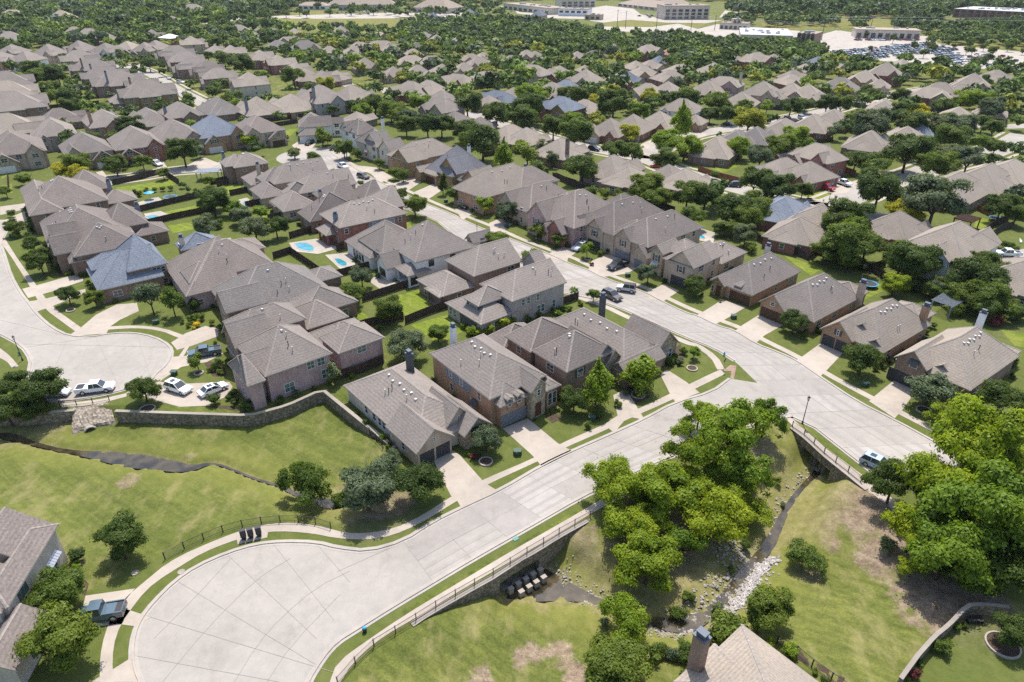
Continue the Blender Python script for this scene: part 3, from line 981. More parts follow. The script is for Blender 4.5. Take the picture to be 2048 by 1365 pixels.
def opening(root, org, blk, f, s, w, h, z, kind, frame='trim_white', glass='glass'):
    a, d, n, L = blk.face(f)
    c = (a[0] + d[0] * s, a[1] + d[1] * s)
    def P(x, y, zz):
        return (c[0] + d[0] * x + n[0] * y, c[1] + d[1] * x + n[1] * y, zz)
    def slab(mb, x0, x1, z0, z1, y0, y1):
        A = [P(x0, y0, 0)[:2], P(x1, y0, 0)[:2], P(x1, y1, 0)[:2], P(x0, y1, 0)[:2]]
        mb.prism(A, z0, z1)
    if kind == 'window':
        fr = MB()
        t = .09
        slab(fr, -w / 2, w / 2, z, z + t, -.02, .07)
        slab(fr, -w / 2, w / 2, z + h - t, z + h, -.02, .07)
        slab(fr, -w / 2, -w / 2 + t, z + t, z + h - t, -.02, .068)
        slab(fr, w / 2 - t, w / 2, z + t, z + h - t, -.02, .068)
        slab(fr, -w / 2 + t, w / 2 - t, z + h * .5 - .03, z + h * .5 + .03, -.02, .066)
        if w > 1.3:
            slab(fr, -.03, .03, z + t, z + h - t, -.02, .064)
        o = fr.obj('window', frame, root, org)
        pn = MB()
        slab(pn, -w / 2 + t, w / 2 - t, z + t, z + h - t, -.02, .03)
        pn.obj('pane', glass, o, org)
        return o
    mb = MB()
    if kind == 'garage_door':
        # raised panels
        rows, cols = 4, max(4, int(w / .62))
        slab(mb, -w / 2, w / 2, z, z + h, -.02, .03)
        for i in range(rows):
            for j in range(cols):
                x0 = -w / 2 + w * (j + .1) / cols
                slab(mb, x0, x0 + w * .8 / cols, z + h * (i + .12) / rows, z + h * (i + .88) / rows, .03, .055)
        return mb.obj('garage_door', glass, root, org)
    if kind == 'door':
        slab(mb, -w / 2, w / 2, z, z + h, -.02, .05)
        slab(mb, -w * .32, w * .32, z + .25, z + h * .45, .05, .07)
        slab(mb, -w * .32, w * .32, z + h * .52, z + h - .2, .05, .07)
        return mb.obj('door', glass, root, org)
    if kind == 'shutter':
        for sx in (-1, 1):
            slab(mb, sx * (w / 2 + .28) - .2, sx * (w / 2 + .28) + .2, z, z + h, -.02, .05)
        return mb.obj('shutter', glass, root, org)
    if kind == 'awning':
        p = [P(-w / 2, 0, z + h), P(w / 2, 0, z + h), P(w / 2, .9, z + h - .7), P(-w / 2, .9, z + h - .7)]
        mb.quad(*p)
        mb.quad(*[(x, y, zz - .07) for x, y, zz in p])
        for i in range(4):
            x, y = p[i], p[(i + 1) % 4]
            mb.quad(x, y, (y[0], y[1], y[2] - .07), (x[0], x[1], x[2] - .07))
        for k in range(1, 6):
            x = -w / 2 + w * k / 6
            mb.tube(P(x, 0, z + h + .02), P(x, .9, z + h - .68), .03, n=4)
        return mb.obj('awning', glass, root, org)
    if kind == 'panel':
        slab(mb, -w / 2, w / 2, z, z + h, -.02, .04)
        return mb.obj('siding_or_shade_panel', glass, root, org)

def house(label, th, blocks, wall, roof, ops=(), chims=(), vents=0, auto=True, lm=None, name='house', frame='trim_white', group=None, glass='glass', pipes=0, cap=None, solar=None, trimm='trim'):
    """blocks: Block objects or tuples for px_block"""
    B = [b if isinstance(b, Block) else px_block(b[0], b[1], *(b[2:4]), th=th, **(b[4] if len(b) > 4 else {})) for b in blocks]
    cx = sum(b.at(b.W / 2, b.D / 2)[0] * b.W * b.D for b in B) / sum(b.W * b.D for b in B)
    cy = sum(b.at(b.W / 2, b.D / 2)[1] * b.W * b.D for b in B) / sum(b.W * b.D for b in B)
    org = (cx, cy, 0)
    root = empty(name, org, label, 'house', group)
    for b in B:
        for fx in (.2, .5, .8):
            for fy in (.2, .5, .8):
                FOOT.append((*b.at(b.W * fx, b.D * fy), max(b.W, b.D) * .22))
    if lm:
        LANDMARKS.append((cx, cy, lm))
    # walls, one mesh per facing material
    by = {}
    for b in B:
        by.setdefault(b.wall or wall, []).append(b)
    for wm, bs in by.items():
        mb = MB()
        for b in bs:
            if b.open_:
                for x in (OV + .2, b.W - OV - .2):
                    for y in ((OV + .2, b.D - OV - .2) if b.open_ == 4 else (OV + .2,)):
                        mb.box(b.at(x, y), b.u, .42, .42, b.z0, b.h + .05)
                mb.box(b.at(b.W / 2, b.D / 2), b.u, b.W - .5, b.D - .5, .04, .1)
            else:
                b.add_walls(mb)
        nm = 'wall' if wm == wall else ('stone_wall' if 'stone' in wm else 'brick_wall' if 'brick' in wm else 'siding_wall')
        mb.obj(nm, wm, root, org)
    mb = MB()
    for b in B:
        b.add_roof(mb)
    ro = mb.obj('roof', [roof, trimm, cap or ('roof_cap' if roof in ('roof_taupe', 'roof_brown', 'roof_tan', 'roof_grey') else roof)], root, org)
    # roof vents and pipes on the slope towards the camera of the largest block
    big = max(B, key=lambda b: b.W * b.D)
    L, S, half, i0, i1 = big.ridge()
    best = min((0, 1), key=lambda k: big.st(L / 2, (S * .25, S * .75)[k], 0)[1])
    rr = random.Random(int(cx * 13 + cy * 7))
    def on_slope(t, f):
        y = half * (1 - f)
        z = big.h + big.pitch * y
        if best == 1: y = S - y
        p = big.st(i0 * .9 + (L - (i0 + i1) * .9) * t, y, z)
        return p
    for k in range(vents):
        p = on_slope((k + .7) / (vents + .6), .16 + .05 * (k % 2))
        vb = MB()
        vb.box(p[:2], big.u, .36, .36, p[2] - .3, p[2] + .2)
        vb.obj('roof_vent', 'vent_metal', ro, org)
    for k in range(pipes):
        p = on_slope(rr.uniform(.1, .9), rr.uniform(.3, .75))
        vb = MB()
        vb.tube((p[0], p[1], p[2] - .3), (p[0], p[1], p[2] + .75), .07, n=6)
        vb.tube((p[0], p[1], p[2] + .75), (p[0], p[1], p[2] + .85), .12, n=6)
        vb.obj('vent_pipe', rr.choice(['iron', 'vent_metal']), ro, org)
    if solar:
        for t0, f0 in solar:
            vb = MB()
            for i in range(3):
                for j in range(2):
                    a = [on_slope(t0 + (i + x) * .05, f0 + (j + y) * .17) for x, y in ((0, 0), (.95, 0), (.95, .95), (0, .95))]
                    vb.quad(*[(x, y, z + .09) for x, y, z in a])
                    for x in range(4):
                        p0, p1 = a[x], a[(x + 1) % 4]
                        vb.quad((p0[0], p0[1], p0[2] + .09), (p1[0], p1[1], p1[2] + .09), p1, p0)
            vb.obj('solar_panel', 'metal_blue', ro, org)
    for c in chims:
        (t, x, y), zt, w, mat = c[0], c[1], c[2] * .88, c[3]
        p = g(*q(t, x, y), c[5] if len(c) > 5 else zt)
        cb = MB()
        cb.box(p, big.u, w, w * .75, 0.0 if len(c) == 5 else 1.5, zt - .3)
        ch = cb.obj('chimney', mat, root, org)
        cb = MB()
        cb.box(p, big.u, w + .12, w * .75 + .12, zt - .3, zt - .16)
        cb.box(p, big.u, w * .7, w * .5, zt - .12, zt + .35)
        cb.box(p, big.u, w * .8, w * .6, zt + .35, zt + .42)
        cb.obj('chimney_cap', 'metal_blue' if 'brick' in mat or len(c) > 4 else 'iron', ch, org)
    done = set()
    for o in ops:
        bi, f, s = o[0], o[1], o[2]
        done.add((bi, f))
        b = B[bi]
        L = b.face(f)[3]
        for t in (s if isinstance(s, (list, tuple)) else [s]):
            opening(root, org, b, f, t * L, o[3], o[4], b.z0 + o[5] if o[5] < 50 else o[5] - 50, o[6], *(o[7:8] if o[6] == 'window' else ('trim_white', o[7])) if len(o) > 7 else (frame, glass) if o[6] == 'window' else ('', 'garage_dark'))
    if auto:
        for bi, b in enumerate(B):
            if b.open_ or b.z0 > 1: continue
            for f in 'frkl':
                if (bi, f) in done: continue
                a, d, n, L = b.face(f)
                mid = (a[0] + d[0] * L / 2, a[1] + d[1] * L / 2)
                l = math.hypot(*mid)
                if -(n[0] * mid[0] + n[1] * mid[1]) / l < -.15 or L < 2.6: continue
                k = max(1, int(L / 4.6))
                for i in range(k):
                    s = L * (i + .5) / k + rr.uniform(-.5, .5) * (k > 1)
                    p = (a[0] + d[0] * s + n[0] * .3, a[1] + d[1] * s + n[1] * .3)
                    if any(x is not b and x.has(p, .5) and x.z0 < 1 for x in B): continue
                    w = rr.choice([1.0, 1.2, 1.8, 2.0])
                    for z in ([.9] if b.h < 4.2 else [.9, 3.6]):
                        if rr.random() < .82:
                            opening(root, org, b, f, s, w, 1.45, z, 'window', frame, glass)
    if lm:   # shrubs along the foot of the walls one can see
        for b in B:
            if b.open_ or b.z0 > 1 or b.h < 2.6: continue
            for f in 'frl':
                a, d, n, L = b.face(f)
                if n[1] > .25 or L < 3: continue
                for i in range(int(L / 2.6)):
                    if rr.random() > .5: continue
                    s = L * (i + rr.uniform(.2, .8)) / int(L / 2.6)
                    p = (a[0] + d[0] * s + n[0] * .95, a[1] + d[1] * s + n[1] * .95)
                    if any(x.has(p, .6) for x in B if x.z0 < 1): continue
                    if any(o[0] < len(B) and B[o[0]] is b and o[1] == f and o[6] in (GD, DR) and abs((o[2] if not isinstance(o[2], list) else o[2][0]) * L - s) < 2.2 for o in ops): continue
                    if any(B[o[0]] is b and o[1] == f and o[6] == GD for o in ops): continue
                    SHRUB_SPOTS.append((p[0], p[1], rr.uniform(.45, .85), rr.choice('mmdbg')))
    return root, B
# ------------------------------------------------------------------ the houses near the camera
house('cream brick single storey house with twin dark garage doors beside the left lawn', 39.5,
      [('z5 15,950 480,1310 870,1150', 2.9, 'uHH', .62), ('z5 455,1338 676,1226 d8', 2.9, 'vGN', .85, dict(wall='brick_buff', out=.5)), ('z5 640,1185 785,1110 d7', 3.6, 'vGN', 1.1, dict(wall='brick_buff', out=.3)), ('z5 728,1232 890,1150 d7', 2.8, 'vGN', .9, dict(wall='stone_cream', out=.8))],
      'brick_cream', 'roof_taupe', [(0, 'f', [.30, .42, .5, .56, .68], 1.0, 1.6, .8, WN), (1, 'f', [.27, .74], 2.4, 2.15, .02, GD, 'garage_dark'), (1, 'f', .5, .5, .8, 3.3, WN), (2, 'f', .5, .5, .8, 3.6, WN), (3, 'f', .5, 1.2, 1.6, .7, WN)],
      [(('z5', 428, 838), 7.9, 1.3, 'siding_dark', 1, 5.0)], 6, lm='the cream single storey house', pipes=4)
house('two storey tan brick house with arched dormers, grey garage door and pale chimney', 37.5,
      [('z5 520,760 912,1017 1262,905', 5.4, 'uHH', .66), ('z5 952,1203 1122,1134 d7', 4.3, 'vHN', .85, dict(zpx=0)), ('z5 1122,1148 1224,1098 d7', 5.4, 'vGN', 1.0, dict(wall='stone_cream', out=.5, zpx=0)), ('z5 1222,1096 1306,1056 d10', 3.9, 'vHH', .7, dict(zpx=0)),
       ('z5 992,1186 1036,1168 d4', 5.1, 'vGN', .45, dict(z0=2.9, out=.2, zpx=0)), ('z5 1048,1163 1092,1145 d4', 5.1, 'vGN', .45, dict(z0=2.9, out=.2, zpx=0))],
      'brick_tan', 'roof_taupe', [(0, 'f', [.33, .52, .82], 1.0, 1.5, 3.3, WN), (0, 'f', [.34, .70], 1.0, 1.5, .9, WN), (0, 'f', .46, 7.4, 1.8, 3.0, 'panel', 'siding_grey'), (0, 'f', .76, 1.6, 1.0, 1.9, AW, 'siding_dark'),
       (1, 'f', .54, 4.9, 2.2, .02, GD, 'garage_slate'), (2, 'f', .5, 1.2, 2.5, .25, DR, 'door_wood'), (2, 'f', .5, .7, 1.2, 4.0, WN), (3, 'f', [.3, .72], .9, 2.4, .6, WN), (4, 'f', .5, .8, 1.3, .6, WN), (5, 'f', .5, .8, 1.3, .6, WN)],
      [(('z5', 677, 590), 8.7, 1.15, 'siding_white', 0)], 5, lm='the tan brick house with the grey garage door', pipes=3)
house('two storey stone fronted house with skylight between tan brick house and corner house', 38.5,
      [('z5 972,655 1135,745 d11', 5.6, 'uHH', .62), ('z5 1130,742 1350,862 d11', 5.7, 'uHH', .72), ('z5 1480,800 1672,770 d9', 4.6, 'vGN', 1.0, dict(wall='stone_cream')), ('z5 860,662 985,720 d9', 3.0, 'uHH', .55), ('z5 1560,850 1680,790 d5', 3.2, 'vGN', 1.1, dict(wall='stone_cream'))],
      'brick_brown', 'roof_brown', [(1, 'r', [.3], 1.3, 1.5, 3.4, WN), (1, 'r', .3, 1.3, 1.5, 3.4, SH, 'siding_dark')], vents=2, lm='the stone fronted house with the skylight', pipes=2)
house('single storey corner house with twin stone gables facing the street intersection', 38,
      [('z5 1690,880 1930,735 d22', 2.9, 'vHH', .68), ('z5 1815,765 1885,735 d8', 3.0, 'vGN', 1.2, dict(wall='stone_cream')), ('z5 1872,762 2000,690 d9', 3.0, 'vGN', 1.05, dict(wall='stone_cream')), ('z5 1580,830 1700,880 d10', 2.9, 'vGN', .8)],
      'brick_brown', 'roof_taupe', [(2, 'f', [.4, .7], .9, 1.9, .6, WN), (1, 'f', .5, .7, 1.0, 2.2, WN)], [(('z5', 1556, 410), 7.6, 1.2, 'siding_dark', 0)], 5, lm='the corner house with twin stone gables', pipes=2)
house('two storey grey brick house with dormer over its dark covered patio', 39,
      [('z5 1018,450 1350,340 840,345', 5.6, 'uHG', .68), ('z5 640,455 830,592 1040,505', 2.9, 'uHH', .6), ('z5 735,432 830,478 d8', 5.2, 'uHH', .62, dict(wall='siding_dark')), ('z5 1180,260 1240,235 d6', 5.9, 'uGG', .9)],
      'brick_grey', 'roof_taupe', [(0, 'f', [.2, .3, .48], .9, 1.5, 3.6, WN), (0, 'f', [.5, .58, .8], 1.0, 1.8, .7, WN), (2, 'f', [.35, .55, .75], .9, 1.3, 3.3, WN), (1, 'f', [.1, .22], 1.1, 1.7, .7, WN), (1, 'f', .62, 5.5, 2.3, .1, 'panel', 'siding_dark')],  # dark panel paints the shade inside the covered patio, no siding there
      vents=1, lm='the grey brick house', glass='glass_green', pipes=4)
house('brown house with an open covered patio over a bright green back lawn', 38,
      [('z5 800,305 1085,215 610,215', 5.5, 'uHG', .7), ('z5 480,318 600,428 820,358', 2.9, 'uHH', .58), ('z5 505,375 600,428 d4', 2.8, 'uHH', .3, dict(open_=2))],
      'brick_brown', 'roof_taupe', [(1, 'f', [.3], 1.6, 2.0, .2, WN)], vents=0, lm='the brown house with the covered patio', pipes=4)
house('white painted two storey house with a small rear gable and covered porch', 36,
      [('n2 1272,1062 1765,935 d16', 5.4, 'vHH', .72), ('n2 705,890 912,1032 d16', 3.1, 'uHH', .72), ('n2 1010,1010 1300,940 d13', 4.6, 'uHH', .7), ('n2 950,1052 1040,1118 d9', 3.1, 'vGN', .95), ('n2 1090,1100 1225,1170 d6', 3.0, 'uHH', .5, dict(open_=2)), ('n2 1640,880 1760,905 d6', 4.4, 'vGN', 1.0)],
      'white_paint', 'roof_taupe', [(0, 'f', [.25, .62], 1.4, 1.5, 3.4, WN), (0, 'l', [.2, .4], 1.2, 1.3, 3.5, WN), (3, 'f', [.3, .5, .7], .85, 1.8, .5, WN), (1, 'f', [.3, .42, .54, .66], 1.0, 1.7, .6, WN)], vents=1, lm='the white painted house', pipes=3, frame='trim_dark')
house('red brick two storey house with covered patio beside a back yard pool', 36,
      [('n2 650,775 1235,678 d13', 5.5, 'uHH', .62), ('n2 462,792 575,845 d8', 2.9, 'uHH', .6, dict(open_=4)), ('n2 1000,640 1200,610 d12', 5.2, 'uHG', .7)], 'brick_red', 'roof_taupe',
      [(0, 'f', [.08, .5, .62, .7, .78, .9], 1.1, 1.4, 3.5, WN), (0, 'f', .62, 7.5, 2.3, 3.1, 'panel', 'siding_grey'), (0, 'f', [.1, .2], 1.0, 1.8, .5, WN)], [(('n2', 642, 745), 7.9, 1.2, 'siding_grey', 1, 5.3)], 5, lm='the red brick house by the pool', pipes=2)
house('brown roofed two storey house with a tall rear chimney and patio doors', 35,
      [('m2 955,1262 1160,1345 m2 1480,1100', 3.2, 'uHH', .7), ('m2 1280,1150 1650,1130 d12', 5.4, 'uHG', .68), ('m2 1640,1110 1925,1115 d10', 5.0, 'uHG', .75)], 'brick_brown', 'roof_brown', vents=6, chims=[(('m2', 1245, 1170), 8.8, 1.2, 'brick_buff', 1, 5.0)], lm='the house with the tall rear chimney', pipes=2)
house('long roofed house with a dark rear dormer and covered patio on white posts', 35,
      [('m2 680,1140 880,1245 m2 1080,1085', 3.0, 'uHH', .7), ('m2 770,1050 920,1065 d9', 5.2, 'uHH', .6, dict(wall='siding_dark')), ('m2 1040,1075 1590,950 d11', 5.3, 'uHG', .66), ('m2 690,1150 780,1195 d3', 2.7, 'uHH', .3, dict(open_=2))], 'brick_buff', 'roof_taupe',
      [(0, 'f', [.65, .75, .85], 1.2, 2.1, .2, WN)], vents=1, lm='the house with the dark rear dormer', pipes=2)
house('tan roofed house with two chimneys and white patio doors above a plunge pool', 35,
      [('m2 468,1020 660,1110 m2 780,985', 3.0, 'uHH', .72), ('m2 535,900 680,945 d10', 5.0, 'uHH', .66), ('m2 760,970 1340,870 d12', 5.3, 'uHG', .7), ('m2 380,900 560,975 d8', 3.0, 'uHH', .6)], 'brick_buff', 'roof_taupe',
      [(0, 'f', [.55, .65, .75, .85], 1.0, 2.1, .2, WN, 'trim_white')], vents=5, chims=[(('m2', 600, 835), 8.6, 1.2, 'brick_buff', 1, 6.0)], lm='the tan house above the plunge pool', pipes=2)
house('two storey hip roofed house with blue grey chimney behind open cabana', 33,
      [('m2 235,770 560,770 m2 830,640', 5.5, 'uHH', .6), ('m2 560,770 760,660 d11', 5.3, 'uHH', .6)], 'brick_brown', 'roof_taupe', vents=5, chims=[(('m2', 252, 740), 8.0, 1.3, 'siding_grey', 1, 5.0)], lm='the hip roofed house behind the cabana', pipes=1)
# left turning circle
house('pink brick two storey house above the stone retaining wall', 39.5,
      [('z4 1548,890 1945,755 1340,720', 5.3, 'uHH', .74), ('z4 1455,955 1545,905 d9', 5.0, 'uHH', .75), ('z4 1800,680 2040,735 d9', 5.2, 'uHH', .6), ('z4 1340,815 1460,880 d6', 5.3, 'vGN', .9, dict(wall='white_paint')), ('z4 1940,760 2200,640 d9', 3.2, 'uHH', .6)],
      'brick_pink', 'roof_taupe', [(0, 'f', [.68, .85], 1.4, 1.5, 3.5, WN), (0, 'f', [.30], 1.8, 1.7, .8, WN), (0, 'f', .9, 1.6, 1.8, .8, WN), (3, 'f', [.3, .7], .9, 1.4, 3.4, WN), (3, 'f', .5, 2.6, 2.2, .05, GD, 'garage_dark')], vents=1, lm='the pink brick house', glass='glass_green', pipes=3)
house('taupe house between pink brick house and the curved driveway house', 38,
      [('z4 1390,668 1800,555 1380,545', 5.3, 'uHH', .7), ('z4 1268,640 1400,720 d7', 5.3, 'vGN', .9), ('z4 1640,470 1790,540 d12', 3.4, 'uHH', .6), ('z4 1790,610 2046,545 d10', 3.0, 'uHH', .6), ('z4 1300,725 1430,800 d5', 3.0, 'vHH', .6)],
      'brick_brown', 'roof_taupe', vents=1, lm='the taupe house beside the pink house', pipes=2)
house('long dark roofed house with vents set behind a yellow flowering shrub', 36,
      [('z4 1370,560 1945,385 1215,380', 3.6, 'uHH', .72), ('z4 1245,440 1330,520 d8', 5.3, 'vGN', .8), ('z4 1690,300 1890,330 d7', 3.0, 'uHH', .5)], 'brick_brown', 'roof_grey', vents=1, lm='the long house by the yellow shrub', pipes=4)
house('mauve brick two storey house with dark windows beside blue roofed house', 36,
      [('n1 1560,1218 2190,1062 d14', 5.5, 'uHH', .72), ('n1 1345,1065 1440,1345 d11', 3.8, 'vHN', .72), ('n1 1390,1140 1560,1215 d7', 5.2, 'vHH', .7), ('n1 1700,1010 2150,960 d8', 3.2, 'uHH', .5)], 'brick_pink', 'roof_brown', [(0, 'f', [.34, .40, .46], 1.0, 1.5, 3.4, WN)], vents=1, lm='the mauve brick house', pipes=3)
house('two storey brown brick house under a blue grey shingle roof', 37,
      [('n1 1018,1138 1345,1066 d15', 5.4, 'uHH', .72), ('n1 640,1125 828,1278 d13', 3.3, 'vHN', .74), ('n1 660,1060 760,1120 d9', 4.6, 'vHH', .72), ('n1 1290,930 1555,945 d9', 4.4, 'uHH', .6), ('n1 830,1275 1060,1215 d6', 3.2, 'uHN', .9)], 'brick_brown', 'roof_slate',
      [(4, 'f', [.45, .66, .87], 1.5, 2.0, .5, WN), (0, 'f', [.66, .78, .9], 1.0, 1.3, 3.6, WN), (0, 'f', .88, 1.0, 1.2, .9, WN)], chims=[(('n1', 1465, 935), 7.2, 1.4, 'stucco', 1, 4.5)], lm='the blue grey roofed brick house', pipes=4)
house('brown roofed house with a dish on its roof left of blue roofed house', 36,
      [('n1 600,1048 1120,885 d14', 4.8, 'uHH', .66), ('n1 470,990 600,1058 d7', 3.6, 'vHH', .8), ('n1 1080,860 1355,805 d8', 3.0, 'uHH', .5), ('n1 385,930 450,1000 d6', 4.8, 'vGN', .9)], 'brick_brown', 'roof_brown', vents=3, lm='the house with the roof dish', pipes=2)
house('big taupe roofed house with many white roof vents and pool deck behind', 36,
      [('n1 395,968 1012,786 d20', 5.4, 'vHH', .64), ('n1 860,800 1192,742 d13', 5.2, 'uHH', .7), ('n1 300,735 420,905 d9', 4.8, 'uHH', .7), ('n1 330,880 520,960 d6', 4.4, 'vGN', .9)], 'brick_brown', 'roof_brown', vents=5, chims=[(('n1', 1115, 680), 7.6, 1.2, 'siding_grey', 1, 4.5)], lm='the big house with many roof vents', pipes=3)
house('tall taupe house with slim grey chimney at the head of left row', 36,
      [('n1 240,705 850,525 d19', 5.4, 'vHH', .64), ('n1 560,500 905,470 d13', 5.2, 'uHH', .72), ('n1 150,470 240,690 d8', 5.2, 'uHH', .7), ('n1 800,600 1112,560 d9', 3.2, 'uHH', .55)], 'brick_brown', 'roof_brown', vents=4, chims=[(('n1', 890, 505), 8.2, 1.2, 'siding_grey', 1, 4.5)], lm='the tall house with the slim grey chimney', pipes=3)
# right side of the main street, from near to far
house('two storey brown brick house with three front gables nearest the bridge', 36,
      [('z6 1300,785 1730,975 1962,745', 3.6, 'vHH', .84), ('z6 1290,772 1490,850 d9', 4.4, 'vGN', .9, dict(out=.5)), ('z6 1490,835 1640,890 d7', 3.9, 'vGN', .8, dict(out=.4)), ('z6 1880,830 2046,745 d9', 3.0, 'uHH', .5)],
      'brick_brown', 'roof_tan', [(1, 'f', .35, 4.8, 2.2, .02, GD, 'garage_dark'), (1, 'f', .6, 1.3, 1.3, 3.7, WN), (1, 'f', .6, 1.6, 1.6, 3.7, AW, 'siding_dark'), (2, 'f', .4, 1.0, .9, 2.6, WN), (2, 'f', .4, 1.4, 1.2, 2.6, AW, 'siding_dark')], [(('z6', 1793, 565), 8.2, 1.2, 'siding_white', 1, 6.3)], 7, lm='the three gabled house nearest the bridge', pipes=2)
house('brown brick house with shuttered gable window and twin black garage doors', 37,
      [('z6 862,607 1232,750 1480,575', 2.9, 'vHH', .84), ('z6 860,605 1052,685 d9', 3.0, 'vGN', .9, dict(out=.5)), ('z6 1045,600 1140,635 d7', 4.3, 'vGN', .9, dict(z0=3.0)), ('z6 1110,690 1225,745 d5', 2.9, 'vGN', .8), ('z6 1440,570 1540,520 d7', 2.8, 'uHH', .5)],
      'brick_tan', 'roof_tan', [(1, 'f', [.27, .74], 2.4, 2.15, .02, GD, 'garage_dark'), (1, 'f', .52, .5, 1.1, 2.9, WN), (1, 'f', .52, .5, 1.1, 2.9, SH, 'siding_dark'), (2, 'f', .5, .6, .9, .6, WN), (2, 'f', .5, .6, .9, .6, SH, 'siding_dark')], [(('z6', 1456, 545), 7.0, 1.4, 'brick_tan', 1, 4.3)], 6, lm='the house with twin black garage doors', pipes=2)
house('red brown brick house with twin brown garage doors and tall brick chimney', 38.5,
      [('z6 495,450 825,570 1095,425', 2.9, 'vHH', .84), ('z6 495,450 660,507 d8', 3.0, 'vGN', .9, dict(out=.5)), ('z6 1060,425 1160,400 d7', 2.8, 'uHH', .5, dict(open_=2)), ('z6 700,480 800,520 d6', 3.0, 'vGN', .8)],
      'brick_tan', 'roof_taupe', [(1, 'f', [.29, .76], 2.4, 2.15, .02, GD, 'garage_brown'), (1, 'f', .5, 1.0, .9, 3.0, WN)], [(('z6', 1088, 412), 6.7, 1.4, 'brick_buff', 1, 3.7)], 5, lm='the house with twin brown garage doors', pipes=2)
house('single storey brown brick house with golden stone entry and brown garage door', 40,
      [('z6 215,320 455,418 765,282', 2.9, 'vHH', .84), ('z6 218,325 312,358 d6', 2.9, 'vGN', .8, dict(wall='stone_gold', out=.9)), ('z6 345,355 400,365 d5', 3.6, 'uHG', .5, dict(z0=2.6))],
      'brick_tan', 'roof_taupe', [(0, 'f', .73, 4.9, 2.15, .02, GD, 'garage_brown'), (1, 'f', .62, 1.1, 2.4, .1, DR, 'door_wood'), (1, 'f', .16, .7, 1.6, .6, WN)], [(('z6', 553, 118), 7.6, 1.2, 'stucco', 0)], 4, lm='the house with the golden stone entry', pipes=2)
house('two storey tan house with shuttered gables and a small metal awning', 42,
      [('z5 1890,140 2046,190 z6 280,170', 5.5, 'vHH', .66), ('z5 1825,150 1905,180 d7', 5.5, 'vGN', .9), ('z6 -35,205 112,262 d7', 5.4, 'vGN', .9), ('z6 115,262 285,178 d8', 5.3, 'uHG', .6), ('z6 270,230 440,165 d9', 3.0, 'uHH', .6)],
      'brick_buff', 'roof_taupe', [(1, 'f', .5, .9, 1.6, 3.3, WN), (1, 'f', .5, .9, 1.6, 3.3, SH, 'siding_dark'), (1, 'f', .45, 1.8, 1.6, 1.4, AW, 'metal_grey'), (2, 'f', .5, 1.0, 1.5, 3.3, WN), (2, 'f', .5, 1.0, 1.5, 3.3, SH, 'siding_dark'), (2, 'f', .5, 4.6, 2.2, .02, GD, 'garage_dark')], vents=3, lm='the tan house with the metal awning', pipes=3)
house('stone trimmed two storey house behind the black pickup truck', 40,
      [('k1 1045,398 1178,455 d21', 5.3, 'vHH', .75), ('k1 1060,404 1122,430 d7', 5.3, 'vGN', .95, dict(out=.6)), ('k1 1118,466 1188,494 d9', 3.3, 'vGN', .9, dict(out=.8)), ('k1 1010,388 1052,404 d7', 4.6, 'vGN', .9, dict(wall='stone_gold', out=.4)), ('k1 1150,440 1245,398 d10', 5.0, 'uHH', .7)],
      'brick_buff', 'roof_brown', [(2, 'f', .5, 2.4, 2.15, .02, GD, 'garage_slate'), (1, 'f', .5, 1.0, 1.5, 3.3, WN), (1, 'f', .5, 1.0, 1.5, 3.3, SH, 'siding_dark'), (1, 'f', .5, 4.6, 2.2, .02, GD, 'garage_slate'), (3, 'f', .5, 1.0, 2.3, .1, DR, 'door_wood')], vents=2, lm='the stone trimmed house behind the black pickup', pipes=2)
house('two storey buff house with pointed gable beside stone trimmed house', 40,
      [('k1 900,348 1050,408 d22', 5.3, 'vHH', .75), ('k1 898,350 938,366 d6', 5.2, 'vGN', 1.1, dict(out=.6)), ('k1 945,370 1012,397 d8', 5.0, 'vGN', .95, dict(out=.3)), ('k1 1090,360 1215,308 d13', 5.0, 'uHH', .7)],
      'brick_buff', 'roof_brown', [(2, 'f', .5, 1.1, 1.5, 3.2, WN), (2, 'f', .5, 1.1, 1.5, 3.2, SH, 'siding_dark'), (2, 'f', .5, 4.2, 2.2, .02, GD, 'garage_dark'), (1, 'f', .5, 1.0, 2.2, .1, DR, 'door_wood')], vents=2, lm='the buff house with the pointed gable', pipes=2)
house('striped roof brick house with several steep front gables on the street', 40,
      [('k1 725,318 905,378 d19', 5.3, 'vHH', .74), ('k1 722,318 800,350 d9', 5.2, 'vGN', 1.0, dict(wall='brick_pink', out=.7)), ('k1 800,375 868,400 d9', 3.6, 'vGN', 1.0, dict(wall='brick_red', out=1.2)), ('k1 880,345 1025,285 d12', 5.0, 'uHH', .7), ('k1 790,372 822,384 d6', 3.2, 'vGN', 1.1, dict(out=2))], 'brick_pink', 'roof_brown',
      [(1, 'f', .45, 1.2, 1.6, 3.1, WN), (1, 'f', .45, 1.2, 1.6, 3.1, SH, 'siding_dark'), (2, 'f', .5, 1.6, 1.6, .8, WN)], vents=2, lm='the brick house with steep gables', pipes=3)
house('tan gabled house with slate grey roof window above a small oak', 40,
      [('k1 605,275 730,322 d19', 4.4, 'vHH', .76), ('k1 602,280 690,312 d9', 3.6, 'vGN', .95, dict(out=1.0)), ('k1 690,230 850,195 d12', 4.6, 'uHH', .7)], 'brick_buff', 'roof_brown', [(1, 'f', .5, 1.5, 1.6, .8, WN)], vents=1, lm='the tan house above the small oak', pipes=2)
